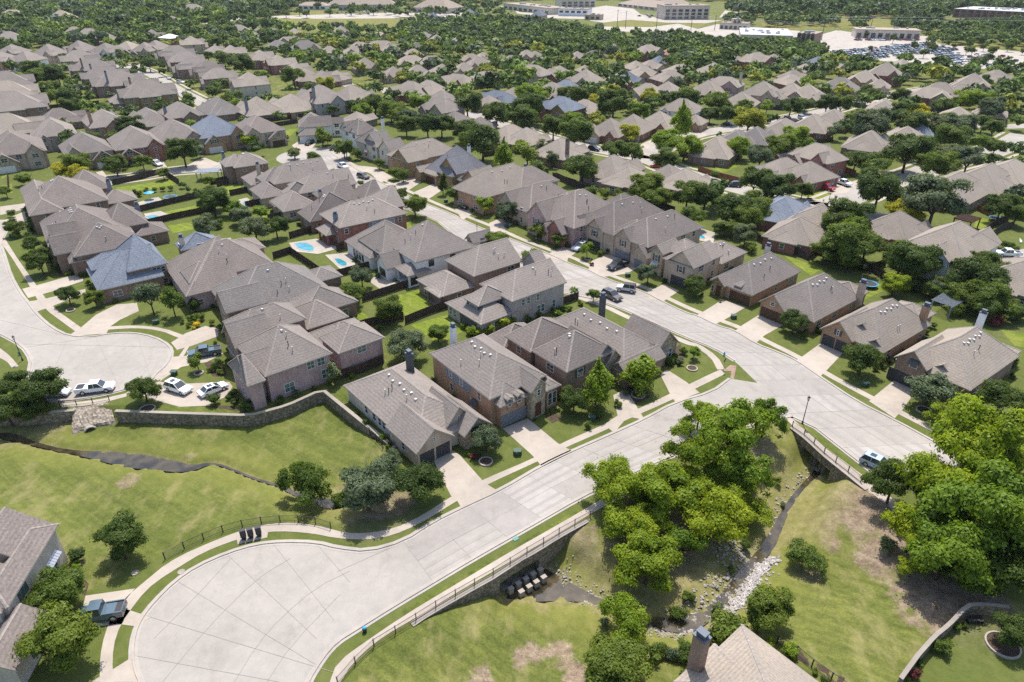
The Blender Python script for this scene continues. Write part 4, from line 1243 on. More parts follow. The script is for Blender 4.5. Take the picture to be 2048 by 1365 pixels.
house('two storey tan brick house with white chimney and brick roof dormer', 44,
      [('k1 545,262 800,196 d14', 5.0, 'uHH', .76), ('m3 630,905 770,968 d9', 5.3, 'vGN', .85), ('m3 800,1060 930,1105 d7', 3.6, 'vGN', .8), ('m3 1000,1010 1140,975 d6', 5.0, 'uHN', .4), ('m3 1120,960 1370,890 d10', 4.8, 'uHH', .6)], 'brick_tan', 'roof_tan',
      [(1, 'f', .5, 1.1, 1.6, 3.4, WN), (1, 'f', .5, 1.1, 1.6, 3.4, SH, 'siding_dark')], [(('m3', 1280, 895), 8.9, 1.3, 'white_paint', 1, 5.2)], 3, lm='the tan brick house with the white chimney', pipes=2)
house('steep charcoal roofed stone house with a thin white chimney', 42,
      [('m3 520,888 935,803 d14', 4.0, 'vHH', .95), ('m3 440,790 520,880 d8', 4.6, 'vGN', .9, dict(wall='stone_gold')), ('m3 560,920 640,925 d5', 3.2, 'vHH', 1.0)], 'stone_gold', 'roof_charcoal', vents=0, chims=[(('m3', 706, 650), 10.2, 1.1, 'white_paint', 1, 7.6)], lm='the steep charcoal roofed house', pipes=2)
house('single storey stone porch house with a brown garage door, left of charcoal roof', 42,
      [('m3 230,830 345,890 m3 630,690', 3.0, 'vHH', .68), ('m3 100,830 235,840 d8', 3.2, 'vGN', .8, dict(wall='stone_gold'))], 'brick_tan', 'roof_tan', [(0, 'f', .55, 4.8, 2.15, .02, GD, 'garage_brown')], vents=4, lm='the stone porch house', pipes=2)
house('golden brick two storey house with a row of eyebrow dormers', 42,
      [('m3 95,745 590,622 d13', 5.4, 'uHH', .68), ('m3 -110,690 95,745 d8', 5.2, 'vGN', .7, dict(wall='stone_gold'))], 'brick_tan', 'roof_tan', vents=3, lm='the golden brick house', pipes=2)
house('two storey stucco house flying a flag beside its shuttered gable', 42,
      [('m2 1770,580 2045,560 m2 1990,440', 5.4, 'uHH', .66), ('m2 1690,530 1790,590 d7', 5.4, 'vGN', .8), ('m2 1815,600 1950,650 d7', 5.0, 'vGN', .8)], 'stucco', 'roof_taupe', [(1, 'f', .4, 1.0, 1.6, 3.2, WN), (1, 'f', .4, 1.0, 1.6, 3.2, SH, 'siding_dark'), (2, 'f', .3, 1.0, 1.6, 3.2, WN)], vents=2, lm='the stucco house with the flag', pipes=2)
house('pale stucco turreted house by the far turning bulb', 40,
      [('m2 1570,450 1880,440 m2 1900,330', 5.4, 'uHH', .7), ('m2 1420,395 1530,430 d8', 5.0, 'vGN', .8), ('m2 1520,440 1600,470 d6', 5.2, 'vGN', .8)], 'white_paint', 'roof_brown', chims=[(('m2', 1870, 360), 9.2, 1.2, 'white_paint', 1, 6.5)], vents=2, lm='the pale turreted house')
house('white two storey house with dark blue garage doors at the street end', 15,
      [('m2 1120,380 1455,290 d11', 5.4, 'uHH', .75), ('m2 1035,345 1190,375 d9', 5.4, 'vGN', .9), ('m2 1265,330 1365,345 d6', 5.2, 'vGN', 1.0), ('m2 970,440 1040,470 d7', 3.0, 'vHN', .6)], 'white_paint', 'roof_brown',
      [(1, 'f', .5, 1.2, 1.6, 3.2, WN), (1, 'f', .5, 1.2, 1.6, 3.2, SH, 'siding_grey'), (1, 'f', .55, 4.8, 2.2, .02, GD, 'garage_slate'), (2, 'f', .5, 1.2, 1.6, 3.2, WN), (3, 'f', .5, 2.6, 2.15, .02, GD, 'garage_slate')], vents=1, lm='the white house at the street end')
# corners of the picture
house('pale brick house with green framed windows and striped awning at lower left edge', 8,
      [('z7 -160,900 10,985 d12', 5.5, 'vHH', .7), ('z7 185,668 318,440 -120,440', 5.6, 'uGG', .75), ('z7 55,960 105,715 d9', 5.4, 'uHG', .7), ('z7 -200,1330 90,1300 d7', 3.2, 'vGN', .7)], 'brick_cream', 'roof_brown',
      [(1, 'f', [.42], 1.3, 1.8, 3.3, WN, 'siding_dark'), (1, 'f', .55, 2.4, 1.7, 1.6, AW, 'metal_grey'), (1, 'f', .55, 1.8, 1.8, .5, WN, 'siding_dark'), (2, 'f', [.5], 1.3, 1.8, 3.3, WN, 'siding_dark')], vents=0, lm='the pale brick house at the picture edge', glass='glass_green', frame='siding_dark')
house('hip roofed house with a brick chimney and metal pot behind the creek', 40,
      [('z9 1150,1563 385,1040 d15', 3.0, 'uHH', .62), ('z9 250,1152 -20,1345 d12', 2.9, 'uHH', .6)], 'brick_tan', 'roof_tan', vents=3, chims=[(('z9', 167, 1085), 8.2, 1.5, 'brick_brown', 0)], lm='the hip roofed house behind the creek', auto=False)
# ------------------------------------------------------------------ the rest of the neighbourhood
WALLTXT = {'brick_tan': 'tan brick', 'brick_red': 'red brick', 'brick_pink': 'pinkish brick', 'brick_brown': 'brown brick', 'brick_buff': 'buff brick', 'brick_cream': 'cream brick', 'white_paint': 'white painted', 'stucco': 'stucco', 'stone_gold': 'golden stone', 'siding_white': 'white sided', 'brick_grey': 'grey brick'}
ROOFTXT = {'roof_taupe': 'taupe', 'roof_tan': 'tan', 'roof_brown': 'brown', 'roof_grey': 'grey', 'roof_slate': 'slate blue', 'roof_charcoal': 'charcoal', 'roof_pale': 'pale tan', 'roof_rust': 'rust red'}
PENDING = []      # (object, description, x, y, category) to be labelled once every landmark is known

def row_house(px, w, d, ang, st, roof, wall, var=0, chim=None, solar=None, group='houses between the trees', detail=True):
    """house centred (at roof height) on px; ang = heading its front faces; var picks the massing"""
    h = 2.9 if st == 1 else 5.4
    cx, cy = g(*px, h * .75 + 1.2)
    a = math.radians(ang + 90)
    u = (math.cos(a), math.sin(a))
    v = (-u[1], u[0])
    o = (cx - u[0] * w / 2 - v[0] * d / 2, cy - u[1] * w / 2 - v[1] * d / 2)
    rr = random.Random(int(px[0] * 31 + px[1] * 17))
    pit = rr.uniform(.6, .74)
    def at(x, y):
        return (o[0] + u[0] * x + v[0] * y, o[1] + u[1] * x + v[1] * y)
    B = [Block(at(0, 1.5), u, w, d - 1.5, h, 'vHH' if d > w else 'uHH', pit)]
    if var in (0, 2, 4):
        B.append(Block(at(.3, -.4), u, w * .48, d * .5, h - (.1 if st == 1 or var != 2 else 2.3), 'vGN' if var != 4 else 'vHN', pit * 1.15, wall=rr.choice([None, 'stone_cream', 'brick_buff', 'brick_tan'])))
    else:
        B.append(Block(at(w * .5, -.4), u, w * .47, d * .5, h - (.1 if st == 1 or var != 3 else 2.3), 'vGN', pit * 1.15, wall=rr.choice([None, 'stone_cream', 'stone_gold', 'brick_pink'])))
    if var in (0, 1, 3):
        B.append(Block(at(w * .3, d * .6), u, w * .55, d * .45, 2.8, 'vNH', pit * .85))
    if var in (2, 3, 5) and st == 2:
        B.append(Block(at(w * .62 if var == 2 else .6, .6), u, w * .32, d * .4, h + .15, 'vGN', pit * 1.5))
    if st == 2:
        B.append(Block(at(w * .2, d * .55), u, w * .45, d * .5, h - .2, 'vNG', pit * 1.2))
    B.append(Block(at(w * (.6 if var in (0, 2, 4) else .05), .9), u, w * .3, d * .35, h - (.2 if st == 1 else 1.2), 'vGN', pit * 1.5))
    if var in (1, 5):
        B.append(Block(at(-1.2, d * .35), u, w * .5, d * .4, h - .25, 'uHN', pit * .9))
    gx = 1
    ops = [(1, 'f', .5, min(4.8, B[1].W - 1.6), 2.15, .02, GD, rr.choice(['garage_dark', 'garage_brown', 'garage_slate', 'garage_white']))]
    if st == 2:
        ops.append((1, 'f', .5, 1.9, 1.5, min(h - 1.9, 3.4), WN))
        if rr.random() < .5: ops.append((1, 'f', .5, 1.9, 1.5, min(h - 1.9, 3.4), SH, 'siding_dark'))
    root, B = house(None, 0, B, wall, roof, ops, [], 0, detail, None, 'house', 'trim_white', group, trimm='trim')
    if chim:
        mb = MB()
        zt = h + pit * w * .35 + 2.2
        p = at(w * (.12 if chim == 1 else .88), d * .75)
        org = tuple(root.location)
        mb.box(p, u, 1.2, .9, 1.5, zt)
        ch = mb.obj('chimney', rr.choice([wall, 'siding_grey']), root, org)
        mb = MB()
        mb.box(p, u, 1.4, 1.1, zt, zt + .15)
        mb.box(p, u, .8, .6, zt + .15, zt + .5)
        mb.obj('chimney_cap', 'iron', ch, org)
    PENDING.append((root, f"{'two storey' if st == 2 else 'single storey'} {WALLTXT[wall]} house with {ROOFTXT[roof]} roof", cx, cy, 'house'))
    return root

RF = ['roof_taupe', 'roof_tan', 'roof_taupe', 'roof_pale', 'roof_tan', 'roof_brown']
WL = ['brick_tan', 'brick_red', 'brick_brown', 'brick_buff', 'brick_pink', 'brick_buff']
ALIAS = dict(t='roof_taupe', a='roof_tan', b='roof_brown', g='roof_grey', s='roof_slate', c='roof_charcoal', p='roof_pale', r='roof_rust')
WALIAS = dict(T='brick_tan', R='brick_red', P='brick_pink', B='brick_brown', U='brick_buff', C='brick_cream', W='white_paint', S='stucco', O='stone_gold', V='siding_white', G='brick_grey')

def rows(tile, ang, text, group):
    """'x,y,w,d,<storeys><roof><wall><variant><chimney side>' ..."""
    for s in text.split():
        x, y, w, d, c = s.split(',')
        k, kd = (1.24, 1.40) if tile in ('t1', 'm1', 'm2') else (1.05, 1.08)
        row_house(q(tile, float(x), float(y)), float(w) * k, float(d) * kd, ang + R0.uniform(-1.5, 1.5), int(c[0]), ALIAS[c[1]], WALIAS[c[2]], int(c[3]), int(c[4]) if len(c) > 4 else None, group=group)

# two rows back of the left circle, facing the little side street
rows('m1', -54, '160,600,14,17,2bU2 560,430,11,15,2tG1 880,600,12,14,2tU3 1390,540,13,16,2tR2 1800,460,13,16,2tT1', 'houses along the left side street')
rows('m2', -52, '170,430,14,15,2sT2 600,400,13,14,2bU3', 'houses along the left side street')
rows('m1', 128, '1080,330,12,15,2tT52 1530,300,12,17,1tB11 1850,240,12,15,2tB0', 'houses behind the left side street')
rows('m2', 128, '200,190,13,17,1gB0 600,200,14,15,1aB12 950,160,15,17,1aT11 1250,90,14,18,2tG52', 'houses behind the left side street')
rows('m2', 60, '1560,60,13,15,1aB1 1620,290,9,9,1aB0', 'houses behind the left side street')
rows('m1', 35, '130,170,16,20,2tB12 60,60,15,20,2aB1 90,420,15,18,2aG5 40,-60,15,20,2tB1 640,300,11,13,1bB1', 'left edge row of taupe roofs')
# both sides of the far left street
rows('t1', -145, '1790,560,13,17,2tB2 1890,620,13,16,2tR3 1990,690,13,17,2tB2', 'houses right of the far left street')
rows('t2', -145, '70,720,13,17,2bT2 180,790,13,18,2tB3 500,860,16,17,2aC5', 'houses right of the far left street')
rows('t1', 35, '830,610,13,16,2tU52 960,700,13,17,2tB11 1090,780,13,17,2tB52 1230,850,14,18,2tB11 1450,860,11,11,2tB0 1530,960,14,18,2tO12 1350,1010,14,13,1tB1', 'houses left of the far left street')
rows('t1', -95, '130,540,13,14,2tU2 280,620,12,14,2tW3 510,560,14,15,2tU2 820,520,14,15,2tU5 1090,530,14,15,2tW2 1310,500,13,14,2aU3 1490,520,12,13,2tU2 1600,500,12,14,2tU1 20,620,12,14,2tT2', 'houses facing the head of the left street')
rows('t1', 30, '930,390,16,18,2aR0 780,340,13,15,1aR1 120,410,16,18,2tU1 60,390,14,15,1tU0 1580,380,15,14,1tB1 1130,410,14,13,1aU0 1980,450,14,13,2aU2', 'houses under the far left trees')
rows('t1', -80, '230,50,22,20,2pU1 140,175,26,18,1pU0 640,195,22,18,2pU11 820,115,20,18,1pU1 1000,110,20,16,1pU0 1980,120,26,18,2aR52 1770,235,18,16,1aU1 1190,155,18,14,1gU0 1270,145,16,14,1pU0 860,60,18,14,1pU1 1160,60,16,14,1pU0 280,280,10,10,1pU0', 'houses deep in the far left wood')
rows('t2', 32, '40,450,15,15,1aU0 180,520,18,14,1aU1 340,530,18,14,1aU0 640,600,18,15,2aR1 820,650,18,15,2aR0 1000,730,20,15,1aB1 1130,800,15,16,1aB0 1280,810,18,14,1aR1 1420,790,13,13,1aU1', 'houses in the row behind the left street')
rows('t2', -70, '400,320,22,18,1aU1 560,390,16,18,1aU0 600,330,12,14,1aU0 760,330,14,12,1aU1 970,340,13,14,1aU0 800,475,17,15,1gU1 930,430,22,13,1aU0 1080,500,20,15,2gU2 1160,490,12,12,1gU0 1330,530,13,12,1aU1 1450,330,16,16,1aU0 1470,400,12,12,1aU1 1600,530,18,14,1aU0 1560,590,16,12,1aU1 1820,370,18,12,1pU1 1900,460,14,12,1aR0 1840,490,22,15,1aU1 1990,510,18,12,1aU0 1970,550,12,12,1aU1 1700,680,16,16,1aU0 1990,770,14,16,1aU1 1640,470,14,10,1aU0 1280,340,12,12,1aU0', 'houses among the far trees')
rows('t3', -70, '255,385,16,15,1aU1 380,420,14,14,1aU0 170,490,12,14,1gU1 140,570,15,14,1aR0 120,640,20,15,1aU1 330,650,20,16,1aU0 190,765,17,16,1aU1 440,735,15,15,1aU0 660,715,14,14,1aU1 20,765,13,13,1aU0 820,660,18,15,1aU1 735,605,14,12,1pU0 1140,640,15,14,1aU1 855,585,11,12,1aU0 890,815,20,16,1aU1 1300,575,14,13,1aU0 1390,565,10,12,1aU0 1820,585,11,12,1aU1 1460,640,10,12,1aU0 1640,750,14,15,1aU1 1900,720,10,12,1aU0 1950,490,10,12,1gU1 1990,570,14,12,1gU0 620,420,14,13,1aU0 980,430,10,11,1pU0', 'houses among the far trees')
rows('t3', -125, '590,840,20,14,1aR0 1350,760,20,15,2aC2 1560,785,19,15,1aR1 1890,835,16,16,2aU1 110,945,20,17,1aR0 290,925,17,15,1aR1 1690,905,15,14,1sU0 1550,950,18,17,1aU1 1150,970,12,12,1aU0', 'tan roofed houses of the middle rows')
rows('m3', -128, '430,105,15,14,1tB0 410,195,17,13,2tB1 550,290,10,11,1tR0 1000,95,18,13,1sR2 900,140,11,12,1aR0 1640,185,17,15,2sR5 1880,190,15,14,1aB1 1580,60,14,15,1aR0', 'tan roofed houses of the middle rows')
rows('m3', 52, '830,355,10,12,1tB1 1130,470,13,18,1aB0 1300,500,13,15,1aB1 1650,620,14,17,1aB11 1960,410,9,10,1aT0', 'houses backing on the second street')
rows('t4', -70, '130,500,12,11,1pU0 500,535,17,14,2aR1 730,545,14,12,1rT0 940,560,13,12,1sU1 370,690,13,14,1aU0 520,685,15,14,1aU1 610,640,12,12,1sU0 450,760,17,15,1aU0 180,850,16,16,1aR0 280,835,16,16,1sR1 720,805,18,15,1aR0 820,730,17,14,1aU1 1400,630,12,13,1aU0 1600,625,18,15,2aR1 1780,620,13,14,1aU0 1170,735,17,17,1aU1 1960,840,16,15,1aR0 1980,790,14,12,1aR1', 'houses before the dark tree belt')
rows('t4', -122, '1270,870,18,13,2aC52 1090,940,17,18,1aR0 480,955,17,15,1aR0 680,940,15,16,1aU1 1650,960,17,17,2aU2 1950,960,15,17,1aU1', 'tan roofed houses of the middle rows')
rows('m4', -122, '90,420,14,16,1aR0 320,385,15,17,1aR1 590,345,15,16,1aR4 830,205,16,14,2aV1 960,320,9,11,1aT0 1430,130,15,16,1aU0 1790,100,12,12,1aU1', 'houses facing the second street')
rows('m4', 58, '1190,610,14,19,1aB0 1400,500,12,16,1gB1 1590,490,13,16,1gB0 1860,400,13,22,1aR1', 'long roofs between the second streets')
rows('m4', 52, '130,810,14,17,1aU0 300,900,13,15,1aB1 700,880,12,13,1aB0 860,930,13,15,1aB1', 'roofs behind the main street fences')
rows('m5', 58, '120,370,14,19,1aR0 330,300,14,18,1aR1 700,545,15,19,1aB0 1080,470,13,15,1aB1 1180,410,13,15,1sB0', 'long roofs between the second streets')
rows('m5', -122, '850,200,14,19,1aB0 1330,70,18,14,2aR1 1640,40,17,15,1aR0 1290,350,11,12,1aR1 1600,270,13,16,1aB0 1960,230,12,15,1aU1', 'roofs near the right edge')
rows('m5', -148, '170,690,15,12,2aR2 60,860,13,15,1aR4', 'corner houses by the red pickup')
rows('m4', -148, '1840,820,12,16,1aB0 2000,695,10,12,1aR0', 'corner houses by the red pickup')
rows('m4', 55, '1880,1230,13,16,1sR1', 'blue grey roof behind the pool')
rows('z6', 52, '720,40,12,14,1aR1', 'houses behind the right fences')
rows('m6', 38, '740,380,13,15,1aR1 1290,560,14,19,2aV0 2010,880,14,18,1aB0', 'houses behind the right fences')
rows('m5', 45, '190,1310,13,15,1aB1', 'houses behind the right fences')
rows('m5', 40, '1560,1010,16,24,1aB0 1880,930,15,22,1aB1 2120,860,15,22,1aB0', 'long tan roofs at the right edge')
rows('t5', -70, '170,565,12,11,1sU0 260,615,17,14,1aU1 50,640,12,13,1aU0 930,605,14,14,1aU1 1780,725,18,15,1aU0', 'houses before the parking lot trees')
rows('t5', -120, '580,730,16,17,1aU0 770,680,17,17,2aR2 720,785,11,12,1aU4 360,800,18,16,1gU1 60,870,16,16,1aU0 170,900,9,12,1aU0 1560,800,18,18,2aR1 1270,860,17,15,2aR0', 'houses before the parking lot trees')

# ------------------------------------------------------------------ far buildings
def big_building(label, lm, tile, a, b, depth, h, wall, roof='flat', rm='roof_pale', nwin=0, wz=(1, 2.6), glass='glass', name='building', cat='building', rise=5, parapet='white_paint'):
    P = [g(*q(tile, *a), 0), g(*q(tile, *b), 0)]
    u = unit(P[0], P[1])
    W = math.dist(*P)
    blk = Block((P[0][0] - u[0] * OV + u[1] * OV, P[0][1] - u[1] * OV - u[0] * OV), u, W + 2 * OV, depth + 2 * OV, h, 'uHH', 2 * rise / depth)
    cx, cy = blk.at(W / 2, depth / 2)
    org = (cx, cy, 0)
    r = empty(name, org, label, cat)
    if lm: LANDMARKS.append((cx, cy, lm))
    FOOT.append((cx, cy, depth * .6))
    for t in (.1, .3, .7, .9): FOOT.append((*blk.at(W * t, depth / 2), depth * .55))
    mb = MB()
    if roof == 'flat':
        mb.prism([blk.at(x, y) for x, y in ((OV, OV), (W + OV, OV), (W + OV, depth + OV), (OV, depth + OV))], 0, h)
        mb.obj('wall', wall, r, org)
        mb = MB()
        mb.prism([blk.at(x, y) for x, y in ((.2, .2), (W + .64, .2), (W + .64, depth + .64), (.2, depth + .64))], h, h + .5)
        rr = random.Random(int(cx))
        for _ in range(int(W * depth / 250) + 2):
            p = blk.at(rr.uniform(.1, .9) * W, rr.uniform(.2, .8) * depth)
            mb.box(p, u, rr.uniform(1.5, 4), rr.uniform(1.5, 3), h + .5, h + rr.uniform(1.2, 2.2), m=1)
        mb.obj('roof', [rm, 'metal_grey'], r, org)
    else:
        blk.add_walls(mb)
        mb.obj('wall', wall, r, org)
        mb = MB()
        blk.add_roof(mb)
        mb.obj('roof', [rm, 'trim', rm], r, org)
    L = blk.face('f')[3]
    for k in range(nwin):
        for z in ([wz[0]] if h < 8 else [wz[0], wz[0] + 3.6, wz[0] + 7.2][:int(h // 3.7)]):
            opening(r, org, blk, 'f', L * (k + .5) / nwin, L / nwin * .62, wz[1], z, 'window', 'trim_dark', glass)
    return r, blk

big_building('tall grey three storey building wrapped for construction behind the dry lots', 'the grey three storey building', 't4', (655, 205), (1110, 200), 30, 14, 'brick_cream', nwin=7, wz=(.8, 2.6))
big_building('low cream restaurant with a raised centre block by the power lines', 'the cream restaurant', 't4', (1220, 300), (1500, 312), 16, 5.5, 'stucco', nwin=6, wz=(.4, 3))
big_building('small raised centre block of the cream restaurant', None, 't4', (1350, 305), (1430, 306), 12, 9, 'stucco', nwin=2, wz=(.5, 5))
big_building('beige retail strip with dark glass end towers above the full parking lot', 'the beige retail strip', 't5', (500, 350), (1090, 365), 22, 6.8, 'stucco', nwin=9, wz=(.3, 4.2))
big_building('huge flat grey roofed store behind the dark tree belt', 'the flat grey roofed store', 't4', (1430, 455), (1960, 470), 62, 7, 'stucco', rm='flat_roof', nwin=4)
big_building('small building under a tilted white roof beside the parking lot', 'the tilted white roofed building', 't5', (-40, 405), (120, 415), 24, 8, 'brick_brown', nwin=4, wz=(.3, 5))
big_building('long red brick warehouse with a flat white roof near the horizon', 'the white roofed warehouse', 't5', (1390, 160), (2200, 205), 60, 9, 'brick_red', nwin=12, wz=(2, 3), rm='flat_roof')
big_building('pale flat warehouse behind the meadow trees at the skyline', None, 't4', (1640, 65), (2048, 90), 50, 8, 'stucco', rm='flat_roof', nwin=6)
big_building('cream shopping strip with a row of dark shop fronts', 'the cream shopping strip', 't3', (1060, 95), (1530, 155), 30, 7, 'stucco', nwin=9, wz=(.3, 3.6))
big_building('long white and grey clinic with a dark window band', 'the white clinic', 't3', (1620, 165), (1920, 172), 26, 7.5, 'siding_white', nwin=5, wz=(3.6, 2.4))
big_building('tall beige block with a white roof behind the clinic', 'the tall beige block', 't3', (1650, 80), (2000, 75), 34, 11, 'stucco', nwin=6)
big_building('low tan shed with orange timber beside the dry lots', None, 't3', (1890, 205), (2048, 210), 14, 5, 'brick_buff', nwin=3)
big_building('long brown hip roofed care home near the skyline', 'the long brown care home', 't4', (180, 70), (620, 120), 40, 4, 'stucco', 'hip', 'roof_pale', 8, rise=7)
big_building('second brown hip roofed wing of the long care home', None, 't4', (560, 70), (900, 75), 34, 4, 'stucco', 'hip', 'roof_pale', 6, rise=7)
big_building('long pale school with steep gabled roofs behind a row of parked cars', 'the pale gabled school', 't2', (1420, 112), (2010, 108), 30, 7, 'brick_cream', 'hip', 'roof_pale', 12, rise=9)
big_building('side wing of the pale school with a tan roof', None, 't2', (1340, 90), (1560, 84), 18, 5, 'brick_cream', 'hip', 'roof_pale', 4, rise=6)
big_building('tan church like hall with a tall pointed roof beside the school lot', 'the tan pointed hall', 't3', (130, 130), (480, 145), 40, 6, 'brick_cream', 'hip', 'roof_pale', 7, rise=12)
big_building('white walled villa with a pale wing above the school drive', 'the white walled villa', 't2', (1000, 100), (1290, 105), 18, 5, 'white_paint', 'hip', 'roof_pale', 5, rise=4)
big_building('slate roofed gable house at the edge of the school field', None, 't3', (335, 250), (420, 245), 14, 5, 'brick_buff', 'hip', 'roof_slate', 2, rise=6)
big_building('slate blue roofed house before the shopping strip lot', None, 't3', (680, 210), (800, 205), 14, 5, 'brick_buff', 'hip', 'roof_slate', 3, rise=6)
big_building('blue grey gabled house amid the far tree belt', None, 't3', (1340, 210), (1450, 215), 14, 5, 'brick_buff', 'hip', 'roof_slate', 3, rise=6)
big_building('white tarp covered roof on a brick house under repair', 'the white tarp roof', 't1', (1640, 470), (1760, 480), 12, 6, 'brick_red', 'hip', 'white_paint', 3, rise=2.5)
# ------------------------------------------------------------------ walls, rails and fences
def line3(s):
    return [gt(u, v) for u, v in pts(s)]

def dense(P, step):
    return resample([p[:2] for p in P], max(1, int(length([p[:2] for p in P]) / step)))

def stone_retaining():
    P = dense(WALL_A, 2.0)
    mb = MB()
    wallstrip(mb, P, .5, lambda p: -3.2, lambda p: .32, 0)
    c = MB()
    wallstrip(c, P, .62, lambda p: .32, lambda p: .44, 0)
    org = (*P[len(P) // 2], 0)
    o = mb.obj('retaining_wall', 'stone_wall', None, org)
    tag(o, 'long dark stone retaining wall below the pink brick house and the left lawn', 'wall')
    c.obj('coping', 'old_concrete', o, org)
stone_retaining()
LANDMARKS.append((*WALL_A[1], 'the stone retaining wall'))

def culvert(name, label, line, holes, width, zfloor, ztop, inward, hole_h):
    """head wall along line with real openings at the given points and dark box tunnels behind"""
    P = dense(line, .5)
    n = len(P)
    cum = [0]
    for a, b in zip(P, P[1:]): cum.append(cum[-1] + math.dist(a, b))
    hs = []
    for u, v in pts(holes):
        x, y = g(u, v, zfloor + hole_h * .4)
        i = min(range(n), key=lambda k: math.hypot(P[k][0] - x, P[k][1] - y))
        hs.append(cum[i])
    mb, tun = MB(), MB()
    off = [offset(P, .25), offset(P, -.25)]
    for i in range(n - 1):
        m = (cum[i] + cum[i + 1]) / 2
        hole = any(abs(m - h) < width / 2 for h in hs)
        z0 = zfloor + hole_h if hole else zfloor - 1.2
        a, b, c, d = off[0][i], off[0][i + 1], off[1][i + 1], off[1][i]
        mb.prism([a, b, c, d], z0, ztop, 0)
    for h in hs:
        i = min(range(n - 1), key=lambda k: abs(cum[k] - h))
        u = unit(P[i], P[i + 1])
        nrm = (-u[1] * inward, u[0] * inward)
        c = P[i]
        A = [(c[0] + u[0] * s * (width / 2 + .1) + nrm[0] * t, c[1] + u[1] * s * (width / 2 + .1) + nrm[1] * t) for s, t in ((-1, .1), (1, .1), (1, 7), (-1, 7))]
        zt = zfloor + hole_h + .05
        tun.quad((*A[0], zfloor - .3), (*A[3], zfloor - .3), (*A[3], zt), (*A[0], zt))
        tun.quad((*A[1], zfloor - .3), (*A[2], zfloor - .3), (*A[2], zt), (*A[1], zt))
        tun.quad((*A[2], zfloor - .3), (*A[3], zfloor - .3), (*A[3], zt), (*A[2], zt))
        tun.quad(*[(*p, zt) for p in A])
        tun.quad(*[(*p, zfloor - .3) for p in A])
    org = (*P[n // 2], 0)
    o = mb.obj(name, 'stone_wall', None, org)
    tag(o, label, 'culvert')
    tun.obj('tunnel', 'old_concrete', o, org)
    cp = MB()
    wallstrip(cp, P[::3], .7, lambda p: ztop, lambda p: ztop + .09)
    cp.obj('coping', 'old_concrete', o, org)
    LANDMARKS.append((*org[:2], label.split(' with')[0]))
    return hs, cum, P
culvert('culvert_wall', 'stone culvert wall under the near sidewalk with three square dark openings', HEAD_1, 'z8 985,810 1062,760 1137,712', 2.1, -3.4, .03, 1, 2.0)
culvert('culvert_wall', 'stone culvert wall under the right hand street with dark openings', HEAD_2, 'z9 845,85 905,135 790,40', 2.4, -3.2, .03, 1, 1.9)

def railing(name, label, s, height, step, mat, bars=True, z=0.05, rails=2, group=None, cat='railing'):
    P3 = [(*g(u, v, z), z) for u, v in pts(s)] if z is not None else line3(s)
    P = [p[:2] for p in P3]
    Q = resample(P3, max(2, round(length(P) / step)))
    org = Q[len(Q) // 2]
    o = empty(name, org, label, cat, group)
    for p in Q:
        mb = MB()
        mb.box(p, (1, 0), .1, .1, p[2] - .1, p[2] + height)
        mb.box(p, (1, 0), .14, .14, p[2] + height, p[2] + height + .05)
        mb.obj('post', mat, o, org)
    mb = MB()
    for a, b in zip(Q, Q[1:]):
        for k in range(rails):
            zz = .14 + (height - .2) * k / max(1, rails - 1)
            mb.tube((a[0], a[1], a[2] + zz), (b[0], b[1], b[2] + zz), .032, n=4)
        if bars:
            n = max(2, int(math.dist(a[:2], b[:2]) / .14))
            for k in range(1, n):
                t = k / n
                x, y, zz = (a[i] + (b[i] - a[i]) * t for i in range(3))
                mb.tube((x, y, zz + .12), (x, y, zz + height - .06), .011, n=3)
    mb.obj('rail', mat, o, org)
    return o
railing('railing', 'brown iron railing along the sidewalk above the stone culvert wall', 'z8 5,1375 70,1300 165,1190 278,1110 393,1050 502,975 613,908 706,855 793,805 895,750 988,690 1080,630 1165,585 1233,540 1321,487 1398,445 1480,400', 1.1, 2.6, 'iron_brown')
railing('railing', 'black iron railing curving behind the three mailboxes', 'z7 965,645 1060,592 1150,550 1270,497 1390,460 1500,440 1610,427 1730,425 1830,432 1935,465', 1.1, 2.3, 'iron')
railing('railing', 'thin brown railing on the bridge beside the right hand street', 'z6 690,1185 760,1232 815,1282 880,1342 z9 945,82 1015,137 1090,197', 1.1, 2.4, 'iron_brown')
railing('railing', 'slim grey post rail on the walk above the stone spillway', 'z4 355,1066 415,1062 490,1052 565,1045 640,1030', 1.0, 2.4, 'iron', False)
railing('iron_fence', 'black iron fence behind the hip roofed creek house', 'z9 600,1140 660,1170 740,1215 820,1295 940,1372 1040,1440', 1.3, 2.4, 'iron', z=None, cat='fence')
railing('iron_fence', 'black iron fence along the side of the cream single storey house', 'z5 0,1050 120,1165 270,1310', 1.5, 2.4, 'iron', z=None, cat='fence')

def fence(s, label, mat='fence_wood', h=1.85, step=2.4, group=None):
    P = resample(G(s), max(1, round(length(G(s)) / step)))
    org = (*P[len(P) // 2], 0)
    o = empty('wood_fence', org, label, 'fence', group)
    if label is None:
        PENDING.append((o, ('reddish' if mat == 'fence_red' else 'dark') + ' wooden board fence', org[0], org[1], 'fence'))
    mb = MB()
    rr = random.Random(int(org[0] * 7))
    for a, b in zip(P, P[1:]):
        u = unit(a, b)
        L = math.dist(a, b)
        k = max(2, int(L / .3))
        for i in range(k):
            c = (a[0] + (b[0] - a[0]) * (i + .5) / k, a[1] + (b[1] - a[1]) * (i + .5) / k)
            mb.box(c, u, L / k * .97, .03, .03, h + rr.uniform(-.02, .02))
    mb.obj('board_panel', mat, o, org)
    mb = MB()
    for p in P:
        mb.box(p, (1, 0), .12, .12, 0, h + .06)
    for a, b in zip(P, P[1:]):
        for z in (.4, 1.5):
            mb.tube((*a, z), (*b, z), .05, n=4)
    mb.obj('fence_frame', mat, o, org)
